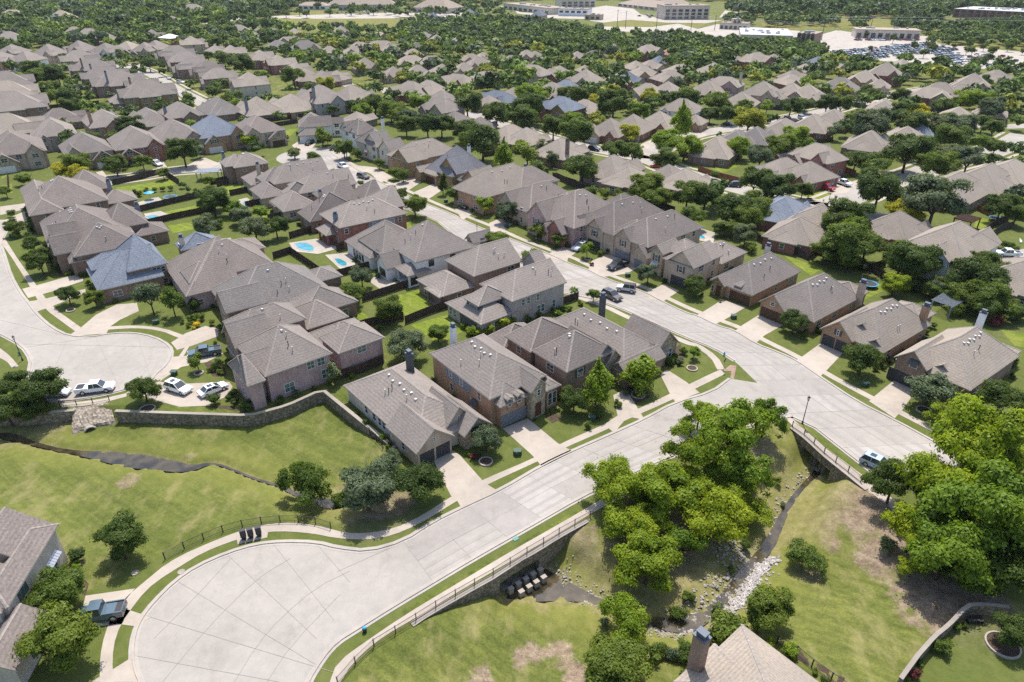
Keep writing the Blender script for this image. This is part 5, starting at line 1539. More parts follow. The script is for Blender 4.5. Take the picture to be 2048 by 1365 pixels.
FENCES = ['z5 0,912 140,870 270,815', 'z5 400,585 520,535 645,490', 'z5 150,455 320,400 485,345', 'z5 100,625 190,595 390,560', 'z4 1600,205 1700,172 1830,260 1960,355', 'z4 1695,85 1850,40', 'z1 660,1085 800,1055 945,1018', 'z1 820,1240 1000,1195 1165,1158', 'z1 870,1320 1060,1275 1260,1235',
          'z1 1270,1095 1400,1058', 'z1 960,1020 1050,1080', 'z5 0,310 130,275 225,250', 'z5 0,160 60,130', 'z6 485,100 560,135 660,150', 'z6 570,135 680,165 790,215', 'z6 1000,215 1100,250 1260,345', 'z6 1130,275 1235,245', 'z2 1780,1225 1900,1265 2046,1320', 'z2 1260,1040 1370,1090 1480,1110', 'm1 450,200 650,185', 'm1 430,140 520,130', 'm1 320,45 480,20', 'm1 860,105 1010,85', 'm1 760,170 1020,150', 'm2 110,975 250,945 400,920', 'm2 310,1085 490,1050', 'm2 470,1205 590,1180 700,1160', 'm2 700,1340 970,1290', 'm2 680,335 880,305 1070,285',
          'm2 740,385 1040,335', 'm3 850,690 980,670', 'm3 1590,900 1700,950 1800,980', 'm4 410,1190 560,1190 760,1260', 'm4 800,680 920,700 1040,760', 'm5 130,560 330,530', 'm5 420,400 600,440', 'm6 1330,390 1640,500', 'm6 1620,460 1720,380 1880,320', 'm6 1690,500 1800,420 1920,390', 'm1 100,1050 90,900', 'z5 1270,490 1410,440', 'z6 1735,1060 1790,1090']
for s in FENCES:
    fence(s, None)
fence('z3 140,1000 230,1035 390,1075', 'reddish cedar board fence along the far street corner', 'fence_red')
fence('m5 420,830 560,880', 'reddish cedar board fence beside the white pickup', 'fence_red')
fence('m6 1560,215 1720,290', 'brown board fence behind the pergola lawn', 'fence_red')

def bridge_wall():
    P = dense(LEFT_BRIDGE, 2)
    mb = MB()
    wallstrip(mb, P, .5, lambda p: -3.4, lambda p: .1)
    org = (*P[len(P) // 2], 0)
    o = mb.obj('bridge_wall', 'stone_wall', None, org)
    tag(o, 'dark stone wall under the left bridge walk beneath the dark trees', 'wall')
    c = MB()
    wallstrip(c, P, .64, lambda p: .1, lambda p: .2)
    c.obj('coping', 'old_concrete', o, org)
bridge_wall()
def garden_wall():
    P3 = line3('z9 1300,1400 1400,1262 1500,1148 1580,1085 1690,968 1800,962 1930,980')
    P = [p[:2] for p in P3]
    P = resample(P, 14)
    mb = MB()
    z = 0
    wallstrip(mb, P, .3, lambda p: tz(*p) - .4, lambda p: tz(*p) + 1.5)
    org = (*P[7], 0)
    o = mb.obj('garden_wall', 'stone_wall', None, org)
    tag(o, 'low stone garden wall around the shaded lawn at lower right', 'wall')
    c = MB()
    wallstrip(c, P, .42, lambda p: tz(*p) + 1.5, lambda p: tz(*p) + 1.6)
    c.obj('coping', 'old_concrete', o, org)
    LANDMARKS.append((*org[:2], 'the low stone garden wall'))
garden_wall()

# stone spillway with a round pipe at the left bridge
def spillway():
    A = [(*g(*q('z4', x, y), z), z) for x, y, z in ((425, 1075, .1), (520, 1062, .1), (640, 1035, .1))]
    Bm = [(*g(*q('z4', x, y), z), z) for x, y, z in ((420, 1200, -1.5), (520, 1175, -1.2), (672, 1150, -1.3))]
    Bt = [(*g(*q('z4', x, y), z), z) for x, y, z in ((415, 1290, -2.75), (520, 1225, -2.6), (690, 1195, -2.3))]
    mb = MB()
    rows_ = [A, Bm, Bt]
    nx, ny = 22, 16
    rr = random.Random(2)
    def at(i, j):
        t = j / ny * 2
        k = min(1, int(t))
        f = t - k
        s = i / nx * 2
        m = min(1, int(s))
        e = s - m
        def l(r): return [r[m][c] + (r[m + 1][c] - r[m][c]) * e for c in range(3)]
        a, b = l(rows_[k]), l(rows_[k + 1])
        return [a[c] + (b[c] - a[c]) * f for c in range(3)]
    V = [[at(i, j) for i in range(nx + 1)] for j in range(ny + 1)]
    for j in range(ny + 1):
        for i in range(nx + 1):
            V[j][i] = (V[j][i][0], V[j][i][1], V[j][i][2] + rr.uniform(-.08, .14))
    for j in range(ny):
        for i in range(nx):
            if 7 <= i <= 11 and j >= 12: continue
            mb.quad(V[j][i], V[j][i + 1], V[j + 1][i + 1], V[j + 1][i])
    org = V[ny // 2][nx // 2]
    o = mb.obj('spillway', 'stone_riprap', None, org)
    tag(o, 'sloping spillway of pale rubble stone with a dark round pipe beside left bridge', 'spillway')
    p = g(*q('z4', 530, 1205), -2.0)
    t = MB()
    u = unit(p, g(*q('z4', 550, 1260), -2.0))
    for k in range(12):
        a, b = math.pi * 2 * k / 12, math.pi * 2 * (k + 1) / 12
        def c(ang, y, r): return (p[0] - u[1] * r * math.cos(ang) + u[0] * y, p[1] + u[0] * r * math.cos(ang) + u[1] * y, -2.0 + r * math.sin(ang))
        t.quad(c(a, -3, .75), c(b, -3, .75), c(b, .5, .75), c(a, .5, .75))
        t.quad(c(a, .5, .75), c(b, .5, .75), c(b, .5, .92), c(a, .5, .92))
        t.quad(c(a, .5, .92), c(b, .5, .92), c(b, -1.5, .92), c(a, -1.5, .92))
    t.quad(*[c(math.pi * 2 * k / 12, -3, .75) for k in range(12)])
    t.obj('drain_pipe', 'old_concrete', o, org)
    LANDMARKS.append((*org[:2], 'the rubble stone spillway'))
spillway()

# rocks along the creek (uncountable) and the concrete baffle blocks at the outlets
def rocks(name, s, n, r0, r1, spread, mat, seed, label=None):
    rr = random.Random(seed)
    P = dense([gt(u, v) for u, v in pts(s)], .4)
    mb = MB()
    for _ in range(n):
        p = rr.choice(P)
        x, y = p[0] + rr.gauss(0, spread), p[1] + rr.gauss(0, spread * .7)
        r = rr.uniform(r0, r1)
        i0 = len(mb.v)
        mb.ball((x, y, tz(x, y) + r * .25), r, rr.uniform(.5, .8), 6)
        for k in range(i0, len(mb.v)):
            a, b, c = mb.v[k]
            mb.v[k] = (a + rr.uniform(-.25, .25) * r, b + rr.uniform(-.25, .25) * r, c + rr.uniform(-.2, .2) * r)
    o = mb.obj(name, mat)
    tag(o, label, kind='stuff')
mottled('rock_pale', (.38, .35, .33), .3, 1.5, 5)
mottled('rock_grey', (.30, .27, .24), .3, 1.5, 5)
rocks('pale_rocks', 'z9 585,640 520,690 480,760 430,830 380,900 320,950', 520, .08, .3, .45, 'rock_pale', 1)
rocks('creek_rocks', 'z8 1230,720 1330,770 1420,850 1500,880 1580,930 1700,960 1850,1060 2000,1080', 900, .04, .17, 1.0, 'rock_grey', 2)
rocks('creek_stones', 'z9 0,1000 120,1010 250,940 330,840 420,700 300,560', 700, .06, .26, 1.6, 'rock_grey', 3)
rocks('stream_stones', 'z9 860,110 780,130 720,190 640,280 600,420 530,520', 110, .06, .22, .6, 'rock_grey', 4)
for i, (x, y) in enumerate([(1016, 815), (1061, 784), (1105, 757), (1147, 728), (1189, 702), (1078, 832), (1124, 802), (1166, 775), (1209, 748)]):
    p = (*g(*q('z8', x, y), -2.9), -3.5)
    mb = MB()
    mb.box((0, 0), (math.cos(.62), math.sin(.62)), .62, .5, -.35, .55)
    mb.box((0, 0), (math.cos(.62), math.sin(.62)), .7, .56, .55, .66)
    o = mb.obj('baffle_block', 'walk_concrete')
    o.location = p
    tag(o, 'pale concrete baffle block standing in the shallow outlet pool below the culvert', 'block', 'baffle blocks below the culvert openings')

# ------------------------------------------------------------------ pools and garden things
def pool(label, lm, deck, rim, kind=0):
    D, Pm = G(deck), G(rim)
    org = (sum(p[0] for p in Pm) / len(Pm), sum(p[1] for p in Pm) / len(Pm), 0)
    r = empty('swimming_pool', org, label, 'pool')
    mb = MB()
    flat(mb, D, .06)
    mb.obj('deck', 'lot_concrete', r, org)
    Pm = smooth_line(Pm + [Pm[0]], 2)
    mb = MB()
    flat(mb, Pm[:-1], .09)
    mb.obj('pool_water', 'pool', r, org)
    mb = MB()
    ribbon(mb, Pm, .35, .11)
    mb.obj('pool_edge', 'lot_concrete', r, org)
    LANDMARKS.append((*org[:2], lm))
pool('turquoise pool with white deck and blue parasol behind the house with many roof vents', 'the turquoise pool with white deck', 'm1 1330,1180 1550,1110 1620,1100 1690,1150 1500,1200', 'm1 1480,1160 1620,1135 1665,1165 1510,1190')
pool('kidney shaped blue pool with a pale stone deck behind a dark fence', 'the kidney shaped pool', 'm1 1470,1270 1640,1240 1790,1300 1700,1330 1530,1350', 'm1 1480,1300 1560,1280 1620,1290 1710,1310 1650,1325 1540,1335')
pool('rectangular light blue plunge pool in a white concrete court', 'the rectangular plunge pool', 'm2 370,1130 480,1105 590,1175 480,1215', 'm2 420,1160 490,1142 555,1180 470,1205')
pool('small round garden pool with loungers beside the grey garden oak', 'the small round garden pool', 'z4 1170,125 1240,90 1350,80 1350,125 1240,140 1170,140', 'z4 1260,100 1320,88 1350,98 1320,118 1270,118')
pool('free form blue pool with waterfall rocks beside the red brick house patio', 'the free form pool', 'z4 1690,110 1850,85 1990,140 1860,175 1720,160', 'z4 1720,115 1790,105 1850,140 1820,165 1740,145')
pool('small blue pool on a pale deck beside white patio furniture', 'the small deck pool', 'z4 1900,180 2060,165 2080,260 1990,265', 'z4 1950,205 1985,198 2040,230 2020,250 1975,240')
pool('bright blue pool behind the stone trimmed house on the right street', 'the pool right of main street', 'z6 60,40 160,25 240,50 230,110 120,90', 'z6 105,55 130,48 195,80 165,90')

def thing_mesh(name, label, cat, mb, mats, loc, rz=0, group=None, lm=None):
    o = mb.obj(name, mats)
    o.location = loc
    o.rotation_euler[2] = rz
    tag(o, label, cat, group)
    if lm: LANDMARKS.append((loc[0], loc[1], lm))
    return o

def lamp(s, label, h=4.4):
    p = gt(*pts(s)[0])
    r = empty('street_lamp', p, label, 'street lamp')
    mb = MB()
    mb.tube((0, 0, 0), (0, 0, .5), .16, .12, 8)
    mb.tube((0, 0, .5), (0, 0, h), .075, .055, 8)
    mb.obj('pole', 'iron', r)
    mb = MB()
    mb.tube((0, 0, h + .08), (0, 0, h + .5), .12, .2, 8)
    mb.obj('lamp_glass', 'lamp_glass', r)
    mb = MB()
    mb.tube((0, 0, h), (0, 0, h + .08), .16, .16, 8)
    mb.tube((0, 0, h + .5), (0, 0, h + .7), .26, .05, 8)
    mb.tube((0, 0, h + .7), (0, 0, h + .85), .03, .01, 6)
    for k in range(4):
        a = math.pi / 2 * k
        mb.tube((.13 * math.cos(a), .13 * math.sin(a), h + .08), (.21 * math.cos(a), .21 * math.sin(a), h + .5), .018, n=4)
    mb.obj('lamp_cage', 'iron', r)
    LANDMARKS.append((p[0], p[1], label.split(' on ')[0].split(' beside ')[0]))
lamp('z4 133,797', 'black lantern street lamp beside the left turning circle')
lamp('z6 750,1165', 'black lantern street lamp on the grass strip by the bridge railing')
lamp('z5 820,108', 'black lantern street lamp beside the far bend of main street')
lamp('m5 298,1122', 'slim black street lamp at the corner by the red pickup')

def mailbox(x, y):
    p = gt(*q('z7', x, y))
    r = empty('cluster_mailbox', p, None, 'mailbox', 'three mailbox units by the turning circle', rz=math.radians(18))
    mb = MB()
    mb.box((0, 0), (1, 0), .5, .42, 0, .45)
    mb.obj('pedestal', 'iron', r)
    mb = MB()
    mb.box((0, 0), (1, 0), .66, .46, .45, 1.5)
    mb.prism([(-.36, -.26), (.36, -.26), (.36, .26), (-.36, .26)], 1.5, 1.56)
    mb.obj('box', 'iron', r)
    for k in range(4):
        d = MB()
        d.box((0, -.24), (1, 0), .56, .03, .5 + .25 * k, .72 + .25 * k)
        d.obj('door', 'garage_dark', r)
    return r
for (x, y), l in zip(((1428, 528), (1470, 520), (1517, 510)), ('left black cluster mailbox on the concrete pad by the railing', 'middle black cluster mailbox on the concrete pad by the railing', 'right black cluster mailbox on the concrete pad by the railing')):
    mailbox(x, y)['label'] = l
LANDMARKS.append((*g(*q('z7', 1470, 520)), 'the three black mailboxes'))
mb = MB()
flat(mb, G('z7 1385,530 1400,478 1575,440 1562,520 1390,560'), Z_WALK + .01)
tag(mb.obj('mailbox_pad', 'walk_concrete'), kind='structure')

# street sign seen from behind at the corner
p = gt(*q('z6', 288, 862))
r = empty('road_sign', p, 'dark diamond shaped road sign on a post at the corner by the brick ramp', 'sign', rz=math.radians(50))
mb = MB(); mb.tube((0, 0, 0), (0, 0, 2.7), .035, n=6); mb.obj('post', 'metal_grey', r)
mb = MB()
mb.prism([(.5 * math.cos(k * math.pi / 2), .5 * math.sin(k * math.pi / 2)) for k in range(4)], -.01, .01)
for i, (a, b, c) in enumerate(mb.v): mb.v[i] = (a, c + .05, b + 2.35)
mb.obj('plate', 'bark', r)
mb = MB(); flat(mb, G('z6 285,860 330,822 365,830 350,905 330,905 335,860'), Z_WALK + .012); tag(mb.obj('ramp_paving', 'brick_brown'), kind='structure')

def hydrant(s, top, label, base='iron', h=.8, w=.28):
    p = gt(*pts(s)[0])
    r = empty('utility_post', p, label, 'utility post')
    mb = MB(); mb.tube((0, 0, 0), (0, 0, h * .7), w * .8, w * .7, 8); mb.tube((-.25, 0, h * .45), (.25, 0, h * .45), .1, n=6); mb.obj('body', base, r)
    mb = MB(); mb.ball((0, 0, h * .78), w * .85, .8, 8); mb.obj('cap', top, r)
hydrant('z8 163,1070', 'pvc_blue', 'blue capped hydrant on the grass strip beside the turning circle', 'iron')
hydrant('z6 292,768', 'pvc_blue', 'blue utility post on the verge near the stop sign', 'pvc_blue', .9, .16)
hydrant('z4 115,765', 'teal', 'teal utility post beside the left street lamp', 'teal', .9, .16)
hydrant('m5 240,1140', 'metal_grey', 'grey hydrant on the corner by the red pickup', 'metal_grey', .7, .2)
mb = MB(); mb.box((0, 0), (.8, .6), .7, .5, 0, .04); thing_mesh('manhole', 'small teal valve cover on the near grass strip', 'cover', mb, 'teal', (*g(*q('z8', 1045, 527)), .02))
UB = [('z6 348,550', 'green utility box on the lawn by the twin brown garage house'), ('z6 1115,945', 'green utility box under the oak by the black garage house'), ('z5 1055,1345', 'dark utility box beside the tan brick house lawn'), ('z5 1700,305', 'small green utility box near the black pickup'),
      ('z4 915,580', 'green utility box on the lawn by the curved driveway'), ('z4 1020,880', 'dark utility box by the white parked cars'), ('z5 992,18', 'pale utility box by the far main street lawn'), ('m3 470,1150', 'grey utility box under the tall dark street tree'), ('z5 1490,1145', 'green utility box among shrubs by the bright cypress'), ('z4 70,75', 'green utility box on the left verge lawn')]
for s, l in UB:
    r = empty('utility_box', gt(*pts(s)[0]), l, 'utility box', 'utility boxes on the lawns')
    mb = MB(); mb.box((0, 0), (.8, .6), 1.0, .8, 0, .75); mb.obj('cabinet', 'box_green', r)
    mb = MB(); mb.prism([(-.55, -.45), (.55, -.45), (.55, .45), (-.55, .45)], .75, .82); mb.obj('lid', 'box_green', r)
for x, y, t in ((692, 895, 'z6'), (1060, 720, 'z7'), (790, 725, 'z7')):
    mb = MB(); mb.prism([(.42 * math.cos(k * math.pi / 8), .42 * math.sin(k * math.pi / 8)) for k in range(16)], 0, .012)
    thing_mesh('manhole_cover', {692: 'round brown manhole cover in the right hand street', 1060: 'round manhole cover on the verge of the turning circle', 790: 'small pale cover on the lower left lawn'}[x], 'cover', mb, 'old_concrete', (*g(*q(t, x, y)), .045))

# raised tree rings
def ring(s, r, mulch=True):
    x, y, z = gt(*pts(s)[0])
    o = empty('tree_ring', (x, y, z), None, 'tree ring', 'stone rings round street trees')
    PENDING.append((o, 'round stone tree ring', x, y, 'tree ring'))
    mb = MB()
    P = [(r * math.cos(2 * math.pi * k / 20), r * math.sin(2 * math.pi * k / 20)) for k in range(21)]
    wallstrip(mb, P, .18, lambda p: -.02, lambda p: .22)
    mb.obj('edging', 'walk_concrete', o)
    mb = MB(); flat(mb, P[:-1], .12); mb.obj('soil', 'mulch', o)
for s, r in (('z4 863,1083', 1.15), ('z4 1163,872', .75), ('z4 415,505', .8), ('z8 870,78', .95), ('z6 1460,1090', 1.1), ('z6 105,845', .9), ('z5 1760,1000', 1.1), ('m3 570,1190', .6), ('z5 1465,205', .7), ('z9 1920,1150', 1.6), ('z5 1185,80', 1.0), ('m1 1215,850', .9)):
    ring(s, r)
# planting beds
mb = MB()
for i, s in enumerate(['z4 1195,815 1230,800 1320,850 1335,890 1245,890', 'z5 1215,1120 1290,1110 1320,1130 1260,1165', 'z7 345,700 480,560 500,640 470,740 520,790 500,860', 'z4 1180,1065 1330,1060 1470,1100 1440,1125 1220,1110', 'z6 0,720 40,700 60,800 20,840', 'z5 1640,990 1760,920 1800,950 1830,1010 1700,1080', 'z9 620,1150 730,1150 760,1215 1000,1340 980,1390 700,1220', 'z8 765,20 850,30 830,60 790,60', 'z5 120,640 250,610 270,660 170,670', 'z4 330,250 420,280 380,310 345,300']):
    flat(mb, [gt(u, v)[:2] for u, v in pts(s)], .016 + .0004 * i)
for k, (a, b, c) in enumerate(mb.v): mb.v[k] = (a, b, c + tz(a, b))
tag(mb.obj('planting_beds', 'mulch'), kind='structure')

def pergola(s, label, w, d, h, mat, solid, lm=None, rz=.6):
    p = g(*pts(s)[0], h)
    r = empty('pergola', (*p, 0), label, 'pergola', rz=rz)
    for a, b in ((-1, -1), (1, -1), (1, 1), (-1, 1)):
        mb = MB(); mb.box((a * (w / 2 - .2), b * (d / 2 - .2)), (1, 0), .25, .25, 0, h - .15); mb.obj('post', mat, r)
    mb = MB()
    if solid:
        mb.prism([(-w / 2, -d / 2), (w / 2, -d / 2), (w / 2, d / 2), (-w / 2, d / 2)], h - .15, h)
    n = int(w / .35)
    for k in range(n):
        mb.box((-w / 2 + w * (k + .5) / n, 0), (1, 0), .1, d + .3, h, h + .12)
    mb.obj('roof', mat, r)
    if lm: LANDMARKS.append((*p, lm))
pergola('m6 1470,290', 'brown timber pergola with a plank roof on the lawn behind the white sided house', 6, 4.5, 2.8, 'door_wood', True, 'the brown timber pergola', .65)
pergola('m6 1270,1130', 'grey slatted pergola behind the house with twin black garage doors', 5.5, 4, 2.7, 'siding_grey', False, 'the grey slatted pergola', .65)
pergola('m2 85,825', 'metal roofed open cabana on white posts beside the hip roofed house', 7, 5, 2.9, 'metal_grey', True, 'the metal roofed cabana', .15)

def trampoline(s, label, r=1.9):
    p = gt(*pts(s)[0])
    o = empty('trampoline', p, label, 'trampoline')
    mb = MB(); flat(mb, [(r * .85 * math.cos(k * math.pi / 10), r * .85 * math.sin(k * math.pi / 10)) for k in range(20)], .82); mb.obj('mat', 'iron', o)
    mb = MB(); ribbon(mb, [(r * .92 * math.cos(k * math.pi / 10), r * .92 * math.sin(k * math.pi / 10)) for k in range(21)], .3, .85); mb.obj('pad', 'pvc_blue', o)
    mb = MB()
    for k in range(6):
        a = k * math.pi / 3
        mb.tube((r * math.cos(a), r * math.sin(a), 0), (r * math.cos(a), r * math.sin(a), 2.5), .035, n=5)
    mb.obj('frame', 'metal_grey', o)
trampoline('z6 1135,365', 'round trampoline with blue pad behind the tall brick chimney')
trampoline('m1 1748,1120', 'round trampoline with net poles beside the turquoise pool lawn')
trampoline('m6 1740,312', 'low round trampoline on the lawn by the timber pergola', 1.5)
def parasol(s, label, mat):
    p = gt(*pts(s)[0])
    o = empty('parasol', p, label, 'parasol')
    mb = MB(); mb.tube((0, 0, 0), (0, 0, 2.5), .04, n=6); mb.obj('pole', 'metal_grey', o)
    mb = MB(); mb.tube((0, 0, 2.05), (0, 0, 2.55), 1.5, .05, 8); mb.obj('canopy', mat, o)
parasol('m1 1540,1120', 'folded teal parasol standing on the turquoise pool deck', 'pvc_blue')
parasol('m1 490,625', 'white patio parasol behind the big taupe house at left', 'plastic_white')
def bench_set(s, label, mat='iron', rz=0):
    p = gt(*pts(s)[0])
    o = empty('garden_bench', p, label, 'bench', rz=rz)
    mb = MB(); mb.box((0, 0), (1, 0), 1.7, .5, .42, .48); mb.obj('seat', mat, o)
    mb = MB(); mb.box((0, .27), (1, 0), 1.7, .06, .45, .95); mb.obj('backrest', mat, o)
    for a in (-1, 1):
        mb = MB(); mb.box((a * .75, 0), (1, 0), .08, .5, 0, .42); mb.obj('leg', mat, o)
bench_set('z9 1755,1015', 'dark garden bench against the low stone garden wall')
bench_set('z4 1225,108', 'blue sun chair beside the small round garden pool', 'metal_blue', .4)
bench_set('z4 1200,112', 'pale blue sun chair at the edge of the small garden pool', 'metal_grey', .4)
bench_set('m6 2005,540', 'pale lawn chair under the trees near the white pickup', 'plastic_white', 1)
# flag at the stucco house
p = gt(*q('m2', 1690, 720))
o = empty('flag', p, 'red, white and blue flag on a short pole before the stucco house', 'flag')
mb = MB(); mb.tube((0, 0, 0), (0, 0, 3.8), .04, n=6); mb.obj('pole', 'metal_grey', o)
mb = MB(); mb.quad((0, 0, 3.7), (-.35, .02, 3.6), (-.3, .05, 2.1), (0, 0, 2.2)); mb.quad((0, 0, 3.7), (.9, .2, 3.3), (1.0, .1, 2.75), (0, 0, 2.95), m=1); mb.quad((0, 0, 2.95), (1.0, .1, 2.75), (1.05, .15, 2.05), (0, 0, 2.2), m=2)
mb.obj('cloth', ['pvc_blue', 'plastic_white', 'paint_red'], o)
# trash bins
for s, l, m in (('m5 1005,895', 'blue wheeled bin at the kerb of the right hand street', 'metal_blue'), ('m5 1365,930', 'brown brick mailbox pillar at the right hand street', 'brick_brown'), ('m5 362,1120', 'brown brick mailbox pillar at the red pickup corner', 'brick_brown')):
    mb = MB(); mb.prism([(-.3, -.3), (.3, -.3), (.3, .3), (-.3, .3)], 0, 1.0); mb.prism([(-.34, -.34), (.34, -.34), (.34, .34), (-.34, .34)], 1.0, 1.12)
    thing_mesh('wheeled_bin' if 'bin' in l else 'brick_pillar', l, 'bin' if 'bin' in l else 'pillar', mb, m, gt(*pts(s)[0]))
# power poles and their wires along the far road
PP = [('t4', 175, 265, 125), ('t4', 260, 290, 140), ('t4', 577, 290, 150), ('t4', 930, 312, 165), ('t4', 1172, 312, 180), ('t4', 1812, 312, 220), ('t5', 195, 370, 215), ('t5', 648, 250, 170), ('t5', 905, 340, 195)]
tops = []
for k, (t, x, y, y1) in enumerate(PP):
    p = g(*q(t, x, y))
    s = ppm(p[0], p[1])
    h = max(8, (y - y1) / TILE[t][2] / s / .95)
    o = empty('power_pole', (*p, 0), None, 'power pole', 'power poles along the far road')
    PENDING.append((o, 'slim brown power pole', p[0], p[1], 'power pole'))
    mb = MB(); mb.tube((0, 0, 0), (0, 0, h), .28, .2, 6); mb.obj('pole', 'bark', o)
    mb = MB(); mb.box((0, 0), (1, 0), 2.6, .15, h - .9, h - .7); mb.obj('crossarm', 'bark', o)
    tops.append((p[0], p[1], h - .6))
mb = MB()
for a, b in zip(tops[:-2], tops[1:-1]):
    for dz in (0, -1.2):
        for k in range(8):
            def w(t): return (a[0] + (b[0] - a[0]) * t, a[1] + (b[1] - a[1]) * t, a[2] + (b[2] - a[2]) * t + dz - 6 * t * (1 - t))
            mb.tube(w(k / 8), w((k + 1) / 8), .06, n=3)
a = tops[6]
for dx, dy, dz in ((480, 30, 2), (480, 30, 4)):
    for k in range(14):
        def w(t): return (a[0] + dx * t, a[1] + dy * t, a[2] + dz - 10 * t * (1 - t))
        mb.tube(w(k / 14), w((k + 1) / 14), .09, n=3)
thing_mesh('power_line', 'thin grey power lines strung between the far poles', 'power line', mb, 'metal_grey', (0, 0, 0))
# ------------------------------------------------------------------ vehicles (x forward, z up)
SHAPES = {   # length, width, lower body profile (x, z), greenhouse profile (x, z), wheel x, wheel radius
    'sedan': (4.7, 1.82, [(-2.35, .45), (-2.33, .78), (-1.7, .93), (.75, .95), (2.1, .78), (2.34, .6), (2.35, .38), (-2.3, .3)], [(-1.75, .92), (-1.05, 1.40), (.25, 1.43), (1.15, .93)], (-1.4, 1.42), .33),
    'suv': (4.8, 1.92, [(-2.4, .5), (-2.38, .95), (-2.3, 1.05), (.85, 1.06), (2.15, .95), (2.38, .72), (2.4, .42), (-2.35, .36)], [(-2.33, 1.03), (-1.95, 1.66), (.1, 1.72), (1.05, 1.04)], (-1.45, 1.5), .37),
    'pickup': (5.8, 1.98, [(-2.9, .6), (-2.88, 1.08), (1.2, 1.12), (2.7, 1.04), (2.88, .78), (2.9, .5), (-2.85, .48)], [(-.75, 1.08), (-.6, 1.80), (.75, 1.82), (1.5, 1.10)], (-1.75, 1.85), .41),
    'jeep': (4.2, 1.85, [(-2.0, .6), (-1.98, 1.12), (.85, 1.12), (2.0, 1.08), (2.1, .85), (2.1, .55), (-2.0, .5)], [(-1.95, 1.1), (-1.85, 1.82), (.45, 1.84), (.75, 1.12)], (-1.3, 1.35), .42),
    'truck': (5.0, 1.9, [(-2.5, .65), (-2.48, 1.15), (.9, 1.2), (2.3, 1.15), (2.48, .8), (2.5, .55), (-2.5, .5)], [(-.35, 1.15), (-.3, 1.95), (.85, 1.97), (1.05, 1.18)], (-1.45, 1.6), .42),
}
def loft(mb, prof, w0, w1, zlo, zhi, m=0):
    """extrude a side profile across the width, narrower towards the top"""
    n = len(prof)
    i = len(mb.v)
    for sgn in (-1, 1):
        for x, z in prof:
            t = min(1, max(0, (z - zlo) / max(.01, zhi - zlo)))
            mb.v.append((x, sgn * (w0 + (w1 - w0) * t) / 2, z))
    mb.f += [tuple(range(i, i + n)), tuple(range(i + n, i + 2 * n))]
    mb.m += [m, m]
    for k in range(n):
        mb.f.append((i + k, i + (k + 1) % n, i + n + (k + 1) % n, i + n + k))
        mb.m.append(m)

def vehicle_meshes(kind, colour, top=None):
    L, W, low, green, wx, wr = SHAPES[kind]
    P = 'paint_' + colour
    out = []
    mb = MB()
    loft(mb, low, W, W * .95, .4, 1.0)
    if kind in ('pickup', 'truck'):      # load bed
        x1 = green[0][0] - .12
        x0 = -L / 2 + .12
        zt = low[1][1]
        mb.quad((x0, -W * .4, zt + .012), (x1, -W * .4, zt + .012), (x1, W * .4, zt + .012), (x0, W * .4, zt + .012), m=1)
        for sy in (-1, 1):
            mb.prism([(x0, sy * W * .40), (x1, sy * W * .40), (x1, sy * W * .47), (x0, sy * W * .47)], zt - .02, zt + .14)
        mb.prism([(x0 - .08, -W * .46), (x0, -W * .46), (x0, W * .46), (x0 - .08, W * .46)], zt - .02, zt + .13)
    # roof panel and pillars
    (xa, za), (xb, zb), (xc, zc), (xd, zd) = green
    mb.prism([(xb - .06, -W * .375), (xc + .05, -W * .375), (xc + .05, W * .375), (xb - .06, W * .375)], zb - .02, max(zb, zc) + .03, 2 if top else 0)
    for (x0, z0), (x1, z1) in ((green[0], green[1]), (green[3], green[2])):
        for sy in (-1, 1):
            mb.tube((x0, sy * W * .46, z0), (x1, sy * W * .385, z1), .05, n=5)
    xm = (xb + xc) / 2
    for sy in (-1, 1):
        mb.tube((xm, sy * W * .465, za), (xm, sy * W * .388, zb), .045, n=5)
    out.append(('body', mb.mesh('body', [P, 'iron', top or P])))
    mb = MB()
    loft(mb, green, W * .92, W * .76, za, zb)
    out.append(('window_glass', mb.mesh('window_glass', 'glass')))
    if kind == 'suv' or kind == 'sedan':
        mb = MB()
        mb.prism([(xm - .45, -.42), (xm + .35, -.42), (xm + .35, .42), (xm - .45, .42)], zc + .03, zc + .045)
        out.append(('sunroof', mb.mesh('sunroof', 'glass')))
    for x in wx:
        for sy in (-1, 1):
            t = MB()
            t.tube((x, sy * (W / 2 - .2), wr), (x, sy * (W / 2 + .015), wr), wr, wr, 14)
            r = MB()
            r.tube((x, sy * (W / 2 - .1), wr), (x, sy * (W / 2 + .025), wr), wr * .62, wr * .6, 10)
            out.append(('wheel', t.mesh('wheel', 'rubber'), ('rim', r.mesh('rim', 'rim'))))
    for sy in (-1, 1):
        h = MB()
        h.prism([(L / 2 - .16, sy * W * .29), (L / 2 - .015, sy * W * .29), (L / 2 - .05, sy * W * .43), (L / 2 - .2, sy * W * .46)], low[-3][1] - .02, low[-3][1] + .12)
        out.append(('headlight', h.mesh('headlight', 'lamp_glass')))
        h = MB()
        h.prism([(-L / 2 - .015, sy * W * .33), (-L / 2 + .1, sy * W * .33), (-L / 2 + .1, sy * W * .47), (-L / 2 - .015, sy * W * .47)], low[1][1] - .28, low[1][1] - .08)
        out.append(('tail_light', h.mesh('tail_light', 'tail_red')))
    return out

